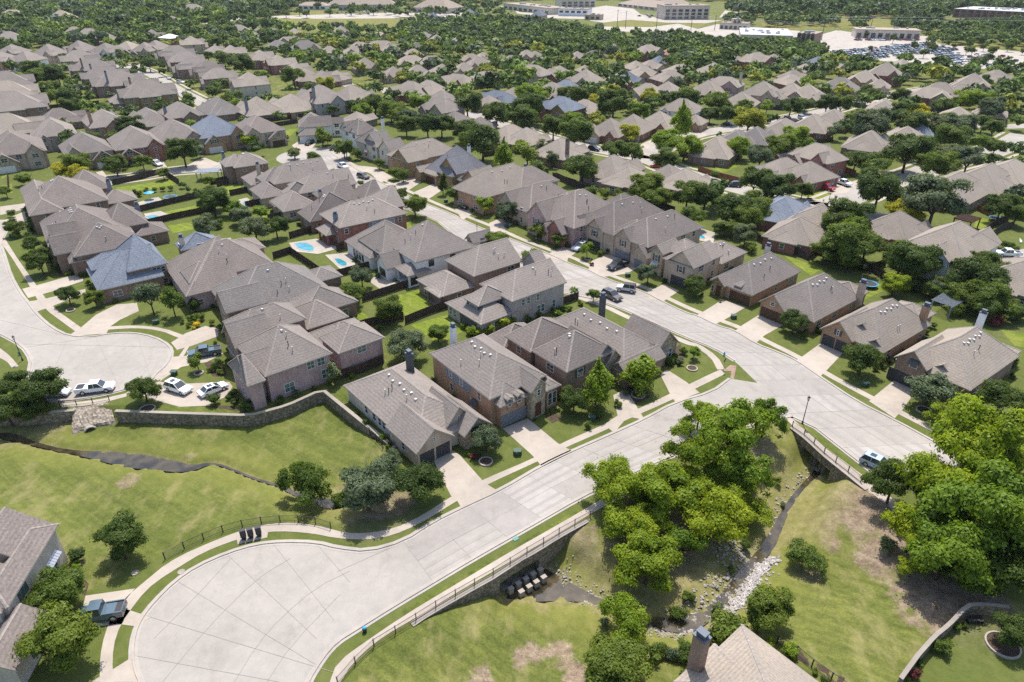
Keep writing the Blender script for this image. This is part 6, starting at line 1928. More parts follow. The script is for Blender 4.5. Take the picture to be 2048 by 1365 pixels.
def vehicle(kind, colour, tile, rear, front, label, lm=None, top=None, z=None):
    a, b = g(*q(tile, *rear), .4), g(*q(tile, *front), .4)
    c = ((a[0] + b[0]) / 2, (a[1] + b[1]) / 2)
    cat = {'pickup': 'pickup truck', 'truck': 'pickup truck', 'jeep': 'off road car', 'suv': 'car', 'sedan': 'car'}[kind]
    r = empty({'pickup': 'pickup_truck', 'truck': 'pickup_truck', 'jeep': 'off_road_car'}.get(kind, 'parked_car'), (*c, .045), label, cat, 'vehicles on the streets and drives', math.atan2(b[1] - a[1], b[0] - a[0]))
    for it in vehicle_meshes(kind, colour, top):
        o = link(it[0], it[1], r)
        if len(it) > 2:
            link(it[2][0], it[2][1], o)
    if lm: LANDMARKS.append((*c, lm))
    return r
vehicle('pickup', 'white', 'z4', (470, 975), (650, 955), 'white pickup truck with open bed parked on the left turning circle', 'the white pickup on the turning circle')
vehicle('suv', 'white', 'z4', (975, 940), (1115, 985), 'white car with black sunroof on the drive of the pink brick house', 'the white car with the black sunroof')
vehicle('sedan', 'white', 'z4', (1172, 1000), (1318, 940), 'low white sedan parked against the front of the pink brick house', 'the white sedan')
vehicle('pickup', 'teal_blue', 'z4', (1285, 740), (1110, 770), 'dark blue pickup truck on the drive under a dark shrub', 'the dark blue pickup')
vehicle('sedan', 'silver', 'z4', (260, 990), (385, 985), 'silver car half hidden under the dark trees at left')
vehicle('truck', 'teal_blue', 'z7', (684, 955), (500, 985), 'old teal blue pickup truck with open bed in the lower left drive', 'the old teal pickup')
vehicle('pickup', 'black', 'z5', (1695, 225), (1585, 265), 'black pickup truck on the drive of the stone trimmed house', 'the black pickup')
vehicle('suv', 'brown', 'z5', (1560, 400), (1655, 445), 'dark brown car parked in main street near the off road car', 'the dark brown car')
vehicle('jeep', 'silver', 'z5', (1738, 388), (1645, 375), 'pale off road car with a black soft top parked on main street', 'the off road car', 'iron')
vehicle('suv', 'silver', 'z5', (1448, 125), (1393, 150), 'silver car in the drive behind a small street tree')
vehicle('suv', 'black', 'm3', (775, 1180), (655, 1210), 'black car in the drive of the tan brick house with white chimney')
vehicle('pickup', 'white', 'm2', (1410, 765), (1510, 810), 'white pickup truck at the kerb of far main street', 'the white pickup on far main street')
vehicle('suv', 'brown', 'm2', (1622, 880), (1720, 905), 'brown car in far main street behind the white pickup', 'the brown car on far main street')
vehicle('suv', 'black', 'm2', (1150, 535), (1085, 565), 'black car in the drive of the white house at the street end')
vehicle('suv', 'black', 'm2', (1415, 595), (1350, 605), 'dark car half hidden by trees at the far turning bulb')
vehicle('suv', 'white', 'm1', (1565, 745), (1655, 780), 'white car with black glass roof by the red brick house in side street', 'the white car in the side street')
vehicle('pickup', 'red', 'm5', (185, 985), (342, 1030), 'bright red pickup truck in the corner drive', 'the red pickup')
vehicle('pickup', 'white', 'm5', (360, 935), (520, 985), 'white pickup truck with dark wheels next to the red pickup', 'the white pickup beside the red one')
vehicle('suv', 'navy', 'm4', (1415, 980), (1310, 975), 'navy car in the street along the cedar fence', 'the navy car by the cedar fence')
vehicle('sedan', 'red', 'm4', (632, 790), (535, 778), 'red car parked under a street tree', 'the red car under the tree')
vehicle('suv', 'navy', 'm3', (1930, 600), (2040, 620), 'dark blue car at the kerb of the second street', 'the dark car on the second street')
vehicle('suv', 'silver', 'm5', (1125, 1065), (1040, 1085), 'silver white car behind the round oak at the right corner')
vehicle('pickup', 'white', 'm6', (1970, 665), (1785, 660), 'white pickup truck in the rear drive near the right edge', 'the white pickup near the right edge')
vehicle('suv', 'sky', 'z9', (1140, 75), (1250, 125), 'pale blue car parked by the bridge partly under a dark tree', 'the pale blue car by the bridge')
vehicle('sedan', 'maroon', 't1', (1345, 668), (1418, 660), 'maroon car at the head of the far left street', 'the maroon car')
vehicle('suv', 'white', 't1', (1395, 735), (1445, 755), 'white car parked in the far left street', 'the white car in the far left street')
vehicle('sedan', 'white', 't1', (560, 680), (620, 690), 'white car before the far gabled garage at left')
vehicle('suv', 'silver', 't1', (1720, 800), (1740, 812), 'silver car in a drive beside the far left street')
vehicle('suv', 'white', 't1', (1820, 845), (1880, 850), 'white car in a drive below the far street trees')
vehicle('sedan', 'black', 'm4', (1265, 345), (1360, 360), 'black car under the oaks of the third street')
vehicle('suv', 'black', 'm3', (1935, 95), (2005, 105), 'black car beside the slate roofed brick house')
vehicle('sedan', 'black', 'm5', (590, 95), (645, 95), 'black car shaded by an oak on the upper right street')
vehicle('suv', 'white', 'm5', (0, 285), (35, 300), 'white car before the long tan roof')
vehicle('sedan', 'red', 'm4', (1880, 300), (1945, 280), 'dark red car at the kerb near the long tan roof')
vehicle('suv', 'white', 'm5', (670, 830), (725, 845), 'white car half under the big oak beside the cedar fence')

# the crowded lot and the other far lots
def lot_cars():
    cols = ['white', 'silver', 'black', 'grey', 'navy', 'red', 'white', 'silver', 'brown', 'sky']
    protos = {}
    def proto(col, kind):
        if (col, kind) not in protos:
            L, W, low, green, wx, wr = SHAPES[kind]
            mb = MB()
            loft(mb, low, W, W * .95, .4, 1.0)
            loft(mb, green, W * .92, W * .76, green[0][1], green[1][1], 1)
            mb.prism([(green[1][0], -W * .37), (green[2][0], -W * .37), (green[2][0], W * .37), (green[1][0], W * .37)], green[1][1] - .02, green[2][1] + .04)
            for x in wx:
                for sy in (-1, 1):
                    mb.tube((x, sy * (W / 2 - .2), wr), (x, sy * (W / 2 + .015), wr), wr, wr, 8, 2)
            protos[col, kind] = mb.mesh('parked_car', ['paint_' + col, 'glass', 'rubber'])
        return protos[col, kind]
    rr = random.Random(11)
    def fill(a, b, c, nrow, ncol, full, where, group, z=.09):
        A, Bp, Cp = g(*a), g(*b), g(*c)
        for i in range(nrow):
            for j in range(ncol):
                if rr.random() > full: continue
                t, s = (j + .5 + rr.uniform(-.1, .1)) / ncol, (i + .5) / nrow
                x = A[0] + (Bp[0] - A[0]) * t + (Cp[0] - A[0]) * s
                y = A[1] + (Bp[1] - A[1]) * t + (Cp[1] - A[1]) * s
                col, kind = rr.choice(cols), rr.choice(['sedan', 'suv', 'suv', 'pickup'])
                o = link('parked_car', proto(col, kind))
                o.location = (x, y, z)
                o.rotation_euler[2] = math.radians(-62 + rr.choice((0, 180))) + rr.uniform(-.05, .05)
                word = {'pickup': 'pickup truck', 'suv': 'tall car', 'sedan': 'low car'}[kind]
                tag(o, f'{ {"sky": "pale blue"}.get(col, col) } {word} parked in the rows of {where}', 'car', f'{col} {word}s in {where}')
    fill(q('t5', 260, 480), q('t5', 1120, 400), q('t5', 560, 560), 6, 24, .93, 'the crowded lot beyond the trees', 'x')
    fill(q('t5', 1200, 470), q('t5', 1420, 450), q('t5', 1260, 600), 6, 9, .72, 'the crowded lot beyond the trees', 'x')
    fill(q('t5', 1450, 480), q('t5', 1950, 520), q('t5', 1440, 610), 4, 16, .3, 'the half empty end of the lot', 'x')
    fill(q('t2', 1380, 160), q('t3', 440, 155), q('t2', 1390, 122), 3, 24, .5, 'the school lot by the meadow', 'x')
    fill(q('t4', 350, 195), q('t4', 640, 190), q('t4', 420, 150), 3, 9, .55, 'the lot beside the grey building', 'x')
    fill(q('t3', 880, 150), q('t3', 1250, 130), q('t3', 900, 60), 4, 9, .4, 'the shopping strip lot', 'x')
    fill(q('t5', 500, 378), q('t5', 1080, 378), q('t5', 500, 368), 1, 22, .6, 'the row before the beige retail strip', 'x')
lot_cars()
LANDMARKS.append((*g(*q('t5', 800, 480)), 'the crowded parking lot'))

# ------------------------------------------------------------------ trees
def leaf_mesh(name, seed, nclump, per, leaf, shape, height):
    """crown of leaf-sized faces for a tree of crown radius 1 and the given height: limbs carry lobes, lobes carry leaf clumps"""
    rs = np.random.RandomState(seed)
    zb = dict(oak=.24, mix=.2, big=.16, cone=.1, col=.06, shrub=.0, small=.3)[shape] * height
    def unit_v(n):
        d = rs.randn(n, 3)
        return d / np.linalg.norm(d, axis=1)[:, None]
    L = []
    nl = dict(oak=15, mix=19, big=19, cone=22, col=16, shrub=9, small=11)[shape]
    lr = dict(oak=.38, mix=.32, big=.27, cone=.30, col=.34, shrub=.46, small=.42)[shape]
    while len(L) < nl:
        d = unit_v(1)[0]
        if shape in ('oak', 'mix', 'big', 'small') and d[2] < -.5: continue
        k = rs.uniform(.45, .98) if len(L) > 2 else .25
        p = d * k * (1 - lr * .55)
        if L and min(np.linalg.norm(p - l[:3]) for l in L) < lr * .62 and rs.rand() < .8: continue
        L.append(np.append(p, lr * rs.uniform(.7, 1.25)))
    L = np.array(L)
    # clumps sit on the lobes, mostly on their outer and upper side
    li = rs.randint(0, nl, nclump)
    d = unit_v(nclump) + [0, 0, .35]
    out = L[li, :3] / (np.linalg.norm(L[li, :3], axis=1)[:, None] + .15)
    d = d + out * .45
    d /= np.linalg.norm(d, axis=1)[:, None]
    c = L[li, :3] + d * (L[li, 3:4] * rs.uniform(.55, 1.0, (nclump, 1)))
    csz = dict(oak=.105, mix=.08, big=.075, cone=.11, col=.11, shrub=.13, small=.125)[shape]
    cl, dn = np.repeat(c, per, axis=0), np.repeat(d, per, axis=0)
    n = len(cl)
    off = rs.randn(n, 3) * csz * [1, 1, .7]
    p = cl + off
    z01 = np.clip((p[:, 2] + .85) / 1.8, 0, 1.08) if shape in ('oak', 'mix', 'big', 'small') else np.clip((p[:, 2] + 1) / 2, 0, 1.05)
    w = np.ones(n)
    if shape == 'cone': w = 1.3 * np.clip(1 - z01, 0, 1) ** .7 + .05
    if shape == 'col': w = .8 * (1 - np.abs(z01 * 2 - .8) ** 2.2 * .5)
    pos = np.stack([p[:, 0] * w, p[:, 1] * w, zb + (height - zb) * z01], 1)
    nrm = dn * .75 + off / csz * .22 + rs.randn(n, 3) * .42 + [0, 0, .3]
    nrm /= np.linalg.norm(nrm, axis=1)[:, None]
    t = np.cross(nrm, rs.randn(n, 3))
    t /= np.linalg.norm(t, axis=1)[:, None]
    b = np.cross(nrm, t)
    s = leaf * rs.uniform(.55, 1.25, (n, 1))
    V = np.stack([pos - t * s, pos + b * s * .55, pos + t * s, pos - b * s * .55], 1).reshape(-1, 3)
    return V, n

def leaves_to_mesh(name, V, n, mat):
    me = bpy.data.meshes.new(name)
    me.vertices.add(4 * n)
    me.vertices.foreach_set('co', V.astype(np.float32).ravel())
    me.loops.add(4 * n)
    me.loops.foreach_set('vertex_index', np.arange(4 * n, dtype=np.int32))
    me.polygons.add(n)
    me.polygons.foreach_set('loop_start', np.arange(0, 4 * n, 4, dtype=np.int32))
    me.polygons.foreach_set('loop_total', np.full(n, 4, dtype=np.int32))
    me.update()
    me.validate()
    me.materials.append(MATS[mat])
    return me

def trunk_mesh(seed, height, shape):
    rr = random.Random(seed)
    mb = MB()
    r = .055 if shape != 'big' else .05
    fork = height * (.3 if shape in ('oak', 'mix', 'big', 'small') else .8)
    a = (0, 0, -.15)
    b = (rr.uniform(-.06, .06), rr.uniform(-.06, .06), fork)
    mb.tube(a, b, r * 1.25, r * .8, 8)
    if shape in ('oak', 'mix', 'big', 'small'):
        for k in range(6):
            t = 2 * math.pi * k / 6 + rr.uniform(-.4, .4)
            d = rr.uniform(.3, .7)
            m = (b[0] + math.cos(t) * d * .5, b[1] + math.sin(t) * d * .5, fork + height * .2)
            e = (b[0] + math.cos(t) * d * 1.1, b[1] + math.sin(t) * d * 1.1, fork + height * rr.uniform(.32, .5))
            mb.tube(b, m, r * .55, r * .36, 6)
            mb.tube(m, e, r * .36, r * .12, 5)
            for _ in range(2):
                f = (m[0] + rr.uniform(-.35, .35), m[1] + rr.uniform(-.35, .35), m[2] + height * rr.uniform(.08, .25))
                mb.tube(m, f, r * .25, r * .08, 4)
    return mb

KINDS = {  # shape, height / radius, clumps, faces per clump, leaf size
    'oak': ('oak', 1.75, 190, 36, .070), 'dense': ('mix', 1.7, 430, 50, .046), 'wide': ('oak', 1.4, 190, 36, .070), 'big': ('big', 1.5, 430, 54, .040), 'bigs': ('big', 1.4, 230, 48, .042), 'cone': ('cone', 3.3, 230, 32, .085), 'col': ('col', 3.6, 130, 36, .09),
    'shrub': ('shrub', 1.7, 90, 30, .10), 'small': ('small', 2.1, 110, 32, .09), 'far': ('oak', 1.6, 60, 16, .17)}
CROWN = {}
TRUNK = {}
def proto_crown(kind, var, mat):
    k = (kind, var, mat)
    if k not in CROWN:
        sh, h, nc, per, leaf = KINDS[kind]
        base = (kind, var)
        if base not in CROWN:
            CROWN[base] = leaf_mesh('crown', 17 + var * 7 + len(kind) * 101, nc, per, leaf, sh, h)
        CROWN[k] = leaves_to_mesh('crown', *CROWN[base], mat)
    return CROWN[k]
def proto_trunk(kind, var):
    if (kind, var) not in TRUNK:
        sh, h = KINDS[kind][:2]
        TRUNK[kind, var] = trunk_mesh(var * 3 + len(kind), h, sh).mesh('trunk', 'bark')
    return TRUNK[kind, var]
COLR = dict(d=('leaf_dark', 'dark green'), m=('leaf_mid', 'mid green'), b=('leaf_bright', 'bright green'), l=('leaf_lime', 'lime green'), y=('leaf_yellow', 'yellow green'), g=('leaf_grey', 'grey green'), f=('leaf_far', 'green'), r=('leaf_red', 'reddish'), Y=('flower_yellow', 'yellow flowering'))
TREES = []
TR = random.Random(21)
def tree_at(x, y, z, r, kind, col, label=None, group=None, hs=1.0, lm=None):
    mat, word = COLR[col]
    var = TR.randrange(3 if kind not in ('big', 'bigs') else 4)
    shrub = kind == 'shrub'
    root = empty('shrub' if shrub else 'tree', (x, y, z), label, 'shrub' if shrub else 'tree', group, TR.uniform(0, 6.28))
    root.scale = (r, r, r * hs * TR.uniform(.92, 1.08))
    link('crown' if not shrub else 'foliage', proto_crown(kind, var, mat), root)
    if not shrub:
        link('trunk', proto_trunk(kind, var), root)
    TREES.append((x, y, r))
    if lm: LANDMARKS.append((x, y, lm))
    if not label:
        size = ('small' if r < 2.2 else 'medium' if r < 3.6 else 'large' if r < 5.2 else 'huge') if not shrub else ('small' if r < .9 else 'broad' if r > 1.8 else 'rounded')
        shape = {'cone': 'pointed ', 'col': 'slim ', 'wide': 'spreading '}.get(kind, '')
        PENDING.append((root, f"{size} {word} {shape}{'shrub' if shrub else 'tree'}", x, y, 'tree'))
    return root

SHRUB_WAIT, FAR_LIST = [], []
WAIT = []
def tree(tile, x, y, w, kind, col, label=None, lm=None, hs=1.0, group=None):
    """crown centre and crown width read off the survey photo"""
    u, v = q(tile, x, y)
    wp = w / TILE[tile][2]
    if kind == 'oak' and wp > 42: kind = 'dense'
    r = 2.5
    z0 = 0
    h = KINDS[kind][1] * hs
    for _ in range(5):
        zc = z0 + r * h * (.58 if kind in ('oak', 'dense', 'wide', 'big', 'bigs', 'small', 'far') else .47)
        px, py = g(u, v, zc)
        r = wp / 2 / ppm(px, py, zc)
        z0 = tz(px, py)
    a = (px, py, z0, r / 1.06, kind, col, label, group, hs, lm)
    if label or kind == 'shrub':
        tree_at(*a)
    else:
        WAIT.append((wp, a))
def plant_waiting(n):
    """the n largest in view are trees of their own, the rest join the far tree mass"""
    WAIT.sort(key=lambda t: -t[0])
    for w, a in WAIT[:n]:
        tree_at(*a)
    for w, a in WAIT[n:]:
        TREES.append((a[0], a[1], a[3]))
        FAR_LIST.append((a[0], a[1], a[3], a[5]))

def trees(tile, text, group=None):
    """'x,y,w,<colour><kind letter>' lists"""
    K = dict(o='oak', w='wide', B='big', S='bigs', c='cone', k='col', s='shrub', i='small', f='far')
    for s in text.split():
        x, y, w, c = s.split(',')
        tree(tile, float(x), float(y), float(w) * (1 if c[1] == 's' else dict(m3=1.2, m4=1.2, m5=1.18, m6=1.15, z1=1.15, m2=1.12).get(tile, 1)), K[c[1]], c[0], group=group)
# the bright pecans by the creek and other trees one would name
BIGL = 'big bright trees by the creek'
for px, py, w, kd, c, hs, lab in ((1460, 855, 170, 'bigs', 'b', 1.3, 'loose branched green tree at the street intersection, tallest of the creek group'), (1535, 825, 90, 'bigs', 'b', 1.7, 'thin branched tree at the upper right tip of the creek group'),
        (1225, 955, 140, 'big', 'l', 1.0, 'bright lime tree leaning over the near street, leftmost of the creek trees'), (1325, 975, 160, 'big', 'l', 1.0, 'broad lime tree in the middle of the bright creek group'),
        (1255, 1050, 120, 'bigs', 'l', 1.0, 'lime tree drooping over the bare creek bank near the culvert'), (1295, 1125, 150, 'big', 'l', .95, 'low bright crown at the foot of the creek group'), (1425, 1030, 165, 'big', 'l', 1.0, 'lime tree at the heart of the creek group over the bare bank'),
        (1500, 1020, 95, 'bigs', 'l', 1.0, 'lime yellow crown reaching over the narrow stream'), (1480, 935, 140, 'bigs', 'b', 1.2, 'feathery green tree beside the grass slope of the bridge'), (1390, 895, 130, 'bigs', 'l', 1.3, 'pale lime crown below the street intersection'),
        (1365, 1085, 110, 'bigs', 'b', 1.0, 'bright green crown hanging over the shaded creek bank')):
    tree('p', px, py, w, kd, c, lab, None, hs, BIGL)
LANDMARKS.append((*g(1390, 1090, -3), 'the bright creek trees'))
tree('z9', 1660, 290, 420, 'big', 'l', 'tall lime tree crown shading the right hand street', 'the tall lime tree by the right street', hs=1.4, group=BIGL)
tree('z9', 1830, 480, 420, 'big', 'l', 'big bright green tree at the right edge above the shaded lawn', group=BIGL)
tree('z9', 1560, 560, 360, 'big', 'l', 'low bright tree mass over the bare lawn at right', group=BIGL)
tree('z9', 1760, 720, 340, 'big', 'd', 'dark lower tree under the bright crowns at right', group=BIGL)
tree('z9', 1395, 690, 200, 'bigs', 'l', 'small lime tree at the lawn edge below the bright crowns', group=BIGL)
tree('z9', 1290, 190, 330, 'big', 'd', 'dark feathery tree beside the pale blue car', 'the dark tree by the bridge', hs=1.2)
tree('z6', 1900, 1270, 460, 'big', 'l', 'lime tree overhanging the sidewalk at the right edge', group=BIGL)
tree('z9', 1900, 170, 420, 'big', 'b', 'broad bright tree at the right picture edge above the street', group=BIGL)
tree('z6', 1600, 1105, 230, 'bigs', 'l', 'young lime tree beside the sidewalk at the three gabled house', group=BIGL)
tree('z9', 770, 620, 260, 'bigs', 'm', 'small lone tree casting a round shadow on the right lawn', 'the lone lawn tree', hs=.9)
tree('z9', 580, 935, 340, 'oak', 'm', 'round dark tree with pale blossoms behind the creek house', 'the blossoming tree')
tree('z9', 1960, 1060, 260, 'oak', 'd', 'dark tree with a stone ring behind the low garden wall', hs=.9)
tree('z8', 165, 205, 400, 'oak', 'g', 'big grey green willow like tree beside the cream house drive', 'the big grey green tree', hs=1.0)
tree('z8', 465, 180, 330, 'oak', 'd', 'dense dark round tree at the drive of the cream house', 'the dense dark tree', hs=1.0)
tree('z8', 325, 70, 170, 'oak', 'g', 'grey green tree tucked between big tree and cream house')
tree('z8', 1690, 990, 340, 'bigs', 'b', 'light green shrubby tree at the bend of the creek', 'the creek bend tree', hs=1.1)
tree('z8', 1640, 1250, 420, 'oak', 'm', 'wide mid green tree left of the creek house chimney', hs=.8)
tree('z7', 690, 525, 330, 'oak', 'd', 'lone dark tree on the lower left lawn', 'the lone dark lawn tree')
tree('z7', 330, 850, 360, 'oak', 'm', 'upper leafy tree in front of the pale brick house', 'the trees before the pale brick house', hs=.9)
tree('z7', 320, 1140, 470, 'oak', 'm', 'broad leafy tree at the lower left corner', hs=.95)
tree('z7', 100, 1010, 150, 'oak', 'd', 'dark narrow tree against the wall of the pale brick house')
tree('z7', 1790, 180, 350, 'bigs', 'm', 'sparse dark tree leaning over the creek in the left field', 'the sparse creek tree', hs=1.35)
tree('z4', 830, 950, 215, 'oak', 'd', 'round dark tree in a stone ring before the white cars', 'the round tree in the stone ring', hs=1.0)
tree('z4', 230, 940, 300, 'oak', 'd', 'dark spreading tree over the left bridge walk', 'the dark trees by the left bridge')
tree('z4', 60, 930, 230, 'oak', 'd', 'dark tree at the left edge beside the lamp walk')
tree('z4', 30, 1080, 260, 'oak', 'd', 'lowest dark tree at the left edge over the creek')
tree('z4', 190, 1080, 200, 'oak', 'd', 'small dark tree by the stone spillway')
tree('z4', 870, 415, 170, 'small', 'g', 'tall grey green oak on the curved driveway lawn', 'the tall grey green oak', hs=1.25)
tree('z4', 1000, 445, 150, 'small', 'm', 'lighter oak right of the tall grey green oak', hs=1.2)
tree('z4', 1135, 465, 90, 'cone', 'd', 'dark pointed magnolia before the long dark roofed house', hs=.7)
tree('z4', 388, 405, 145, 'oak', 'd', 'round dark street tree in front of the blue roofed house')
tree('z4', 552, 430, 130, 'oak', 'm', 'second round street tree beside the blue roofed house')
tree('z4', 1150, 800, 105, 'small', 'm', 'small thin tree in a stone ring near the dark blue pickup')
tree('z4', 1950, 870, 130, 'col', 'g', 'slim grey green tree at the corner of the pink brick house', hs=.75)
tree('z5', 1520, 935, 220, 'cone', 'b', 'tall bright pointed tree before the stone fronted house', 'the tall bright pointed tree', hs=.95)
tree('z5', 1775, 850, 250, 'cone', 'b', 'second bright pointed tree by the corner house drive', hs=.72)
tree('z5', 1385, 1020, 190, 'oak', 'd', 'dark street tree on the lawn of the tan brick house')
tree('z5', 870, 1235, 215, 'oak', 'g', 'grey green oak in a stone ring beside the cream house')
tree('z5', 410, 690, 285, 'big', 'g', 'large dark grey green tree in the yard behind the tan brick house', hs=1.0)
tree('z5', 290, 490, 210, 'oak', 'd', 'round dark tree on the lawn behind the brown house')
tree('z5', 590, 625, 145, 'oak', 'm', 'mid green tree beside the pale chimney')
tree('z6', 710, 560, 185, 'oak', 'd', 'round dark tree before the twin brown garage house')
tree('z6', 1110, 775, 245, 'oak', 'd', 'spreading dark oak before the twin black garage house')
tree('z6', 1500, 955, 290, 'wide', 'g', 'wide grey green oak in a stone ring before the three gabled house')
tree('z6', 1930, 1010, 270, 'oak', 'd', 'dark tree beside the brick wall of the three gabled house')
tree('z6', 125, 355, 150, 'oak', 'd', 'round dark tree before the tan house with metal awning')
# shrubs and hedges near the camera
trees('z4', '1270,820,80,ds 1245,1020,90,ds 1335,1000,60,ds 1375,1035,60,ds 1440,1050,95,ds 1300,1085,60,ms 1250,1095,50,ms 335,235,42,ds 450,270,30,ms 380,290,30,bs 1120,550,70,ms 1180,540,60,ms 1148,583,45,Ys 1132,607,25,Ys 1235,575,45,ms 1260,690,30,ms 1225,850,40,ms 1280,860,40,bs 1300,870,30,ms 1240,835,30,bs 1100,590,40,ms 1060,570,35,ms')
trees('z5', '790,618,80,ls 845,628,80,ls 905,610,90,ls 965,575,95,lo 1022,575,80,ls 1090,520,75,bo 1150,520,50,ms 1220,490,35,gs 1385,380,60,bi 1500,415,90,mo 1420,460,45,ms 1280,510,45,bs 1300,520,50,bs 1330,490,45,bs 1360,490,45,bs 1250,1100,25,ms 1275,1092,25,ms 1300,1085,25,ms 1160,1140,26,ms 1222,1105,22,ms 1690,980,50,gs 1640,1050,60,ms 1520,1110,70,ds 1470,1170,60,ds 1950,800,60,ms 1925,790,50,bs 2000,800,55,gs 1980,770,50,ms 675,1310,24,ds 320,1335,90,gs 360,1345,70,ms 140,300,150,go 80,390,190,mo 240,600,40,bs 200,620,40,ms 1535,170,40,ms 1525,130,30,ds 1490,230,30,rs 1370,100,40,ds 1255,60,60,mo')
trees('z6', '765,652,46,ms 60,740,60,ms 35,790,45,gs 10,780,40,ms 1225,820,60,ds 1180,840,50,ds 160,410,30,ds 270,445,26,ms 115,745,85,bi 1750,670,100,do 1980,800,70,ms 1990,330,60,ds')
trees('z7', '440,630,115,ds 380,690,60,ms 440,690,60,bs 380,720,50,ms 410,760,60,ms 460,770,60,ms 440,740,40,ds 250,760,80,ms 2000,280,140,ms')
trees('z8', '1870,1180,150,ms 1960,1190,110,gs 2010,1200,120,ds 800,45,50,rs 770,30,40,ms 1500,1330,110,ms 2030,1340,90,ms')
trees('z9', '330,1060,260,ms 200,1090,150,ms 65,1180,140,ms 1560,1150,125,ms 695,1180,110,bs 550,1130,80,ls 640,1200,60,ms 1440,1250,60,ms 1400,1310,80,rs 1350,1340,60,ms 480,1050,50,ds 1660,1040,60,ms 1700,1030,50,ds 880,1350,60,ds 820,1300,50,ms 450,215,130,ds 1240,560,120,gs')
# street trees and gardens of the middle distance
trees('z4', '190,120,120,do 225,210,180,do 90,60,60,ms 150,60,60,do')
trees('z5', '930,100,165,mo 1135,190,130,mi 1465,145,90,bi 1290,85,105,mo 1175,30,120,mo 1820,290,140,go 1240,50,50,ms 140,390,90,ms')
trees('z6', '885,140,210,mo 1020,215,120,bo 1060,90,360,mo 1390,210,320,do 1290,350,150,lo 1370,350,110,ms 1430,370,90,ds 1525,370,140,go 1790,300,330,do 1830,450,230,mo 1670,400,190,mo 1980,260,120,do 1650,500,90,ms 1930,520,150,ms 2030,500,120,do 455,135,90,ms 1120,240,60,bs 1000,570,30,bs 420,60,160,go 350,20,130,mo 270,20,100,do 2010,370,140,mo 1880,560,90,rs 1540,350,120,ms')
trees('z1', '1065,880,180,do 765,725,155,do 670,960,130,do 830,940,100,mo 370,990,120,yo 450,960,150,mo 460,1010,120,yo 130,1045,100,ms 85,1320,110,do 545,800,75,mo 1115,730,85,bo 1460,820,95,lo 1210,745,70,mo 1880,790,100,mi 2010,870,110,mo 1240,1170,185,do 1060,1060,45,dk 1100,1090,42,dk 1140,1105,42,dk 950,1010,75,mo 1210,1325,160,go 1400,1250,130,go 1365,1210,90,bo 1520,1240,90,bo 1480,1320,180,go 1610,1320,140,do 850,1115,40,ms 900,1110,40,ms 950,1105,40,ms 1000,1100,40,ms 800,1130,60,ms 1220,1055,60,mo 1830,920,70,mo 1720,890,70,mo 1960,1030,60,ms 1270,1310,70,ms 1940,1010,60,mo 30,1120,70,mo 180,1320,60,do 60,1250,60,ms')
trees('z1', '400,560,130,do 405,620,110,do 320,560,90,mo 480,600,65,mo 270,520,90,mo 200,450,120,mo 290,430,140,do 340,450,90,do 265,460,80,go 180,395,110,mo 320,500,70,mo 610,630,70,mo 550,660,60,yo 490,670,70,mo 870,370,85,do 760,430,70,do 945,420,50,do 700,320,70,di 750,335,60,mi 555,325,50,di 610,350,60,mi 1240,540,80,do 1115,485,60,mo 950,520,60,mi 1440,590,60,bi 1370,610,80,bo 1715,440,130,mo 1400,360,150,do 1310,345,95,do 1500,430,50,do 1545,440,65,bo 1215,325,70,mo 1430,405,50,yo 1300,570,40,mo 850,470,40,mi 370,580,60,mo 1690,515,60,mo 1800,500,60,mo 1900,500,110,yo 1830,520,80,mo 1760,400,60,mo')
trees('m2', '130,1090,260,do 330,1200,190,bo 400,1270,200,go 620,1240,150,bo 90,930,110,mo 490,500,170,bo 640,310,100,bi 870,470,80,mi 960,650,110,gi 1150,690,130,mo 1230,460,120,do 1300,500,110,do 1350,440,60,do 1490,610,150,mo 1610,650,120,do 1690,580,60,do 1830,750,120,mo 1990,850,130,mo 1980,1060,220,do 1390,880,80,ms 1640,950,80,ms 1650,190,200,bo 1780,120,260,do 1950,200,240,mo 2020,270,160,mo 1360,200,120,do 1550,150,140,do 1000,450,50,ds 350,150,110,mo 280,100,120,do 480,110,50,bs 720,100,60,ms 60,360,130,mo 150,20,130,do 100,620,40,ys')
trees('m3', '90,260,220,go 200,120,220,bo 280,350,260,do 420,340,250,do 690,130,290,do 980,230,290,do 1230,300,330,do 1340,60,310,bo 1310,165,320,do 640,390,260,do 840,500,400,do 700,500,180,yo 1070,650,190,bc 1300,640,250,mi 1440,600,150,gi 1550,700,130,gi 1860,750,360,do 1570,370,270,do 1790,430,340,mo 1820,60,220,do 1700,60,200,do 1780,280,180,bo 1940,300,130,do 1400,790,170,mo 1960,1030,170,ms 1230,560,130,mo 435,950,130,dk 570,1050,190,mo 855,1165,165,bi 1090,1240,220,go 30,870,130,mo 150,1165,240,mo 1410,1320,160,mo 1690,1320,140,mo 1030,1200,50,ms 60,350,220,do 0,200,160,mo 1480,830,90,ms 1990,90,130,yo 1350,440,60,ms 30,1060,110,do')
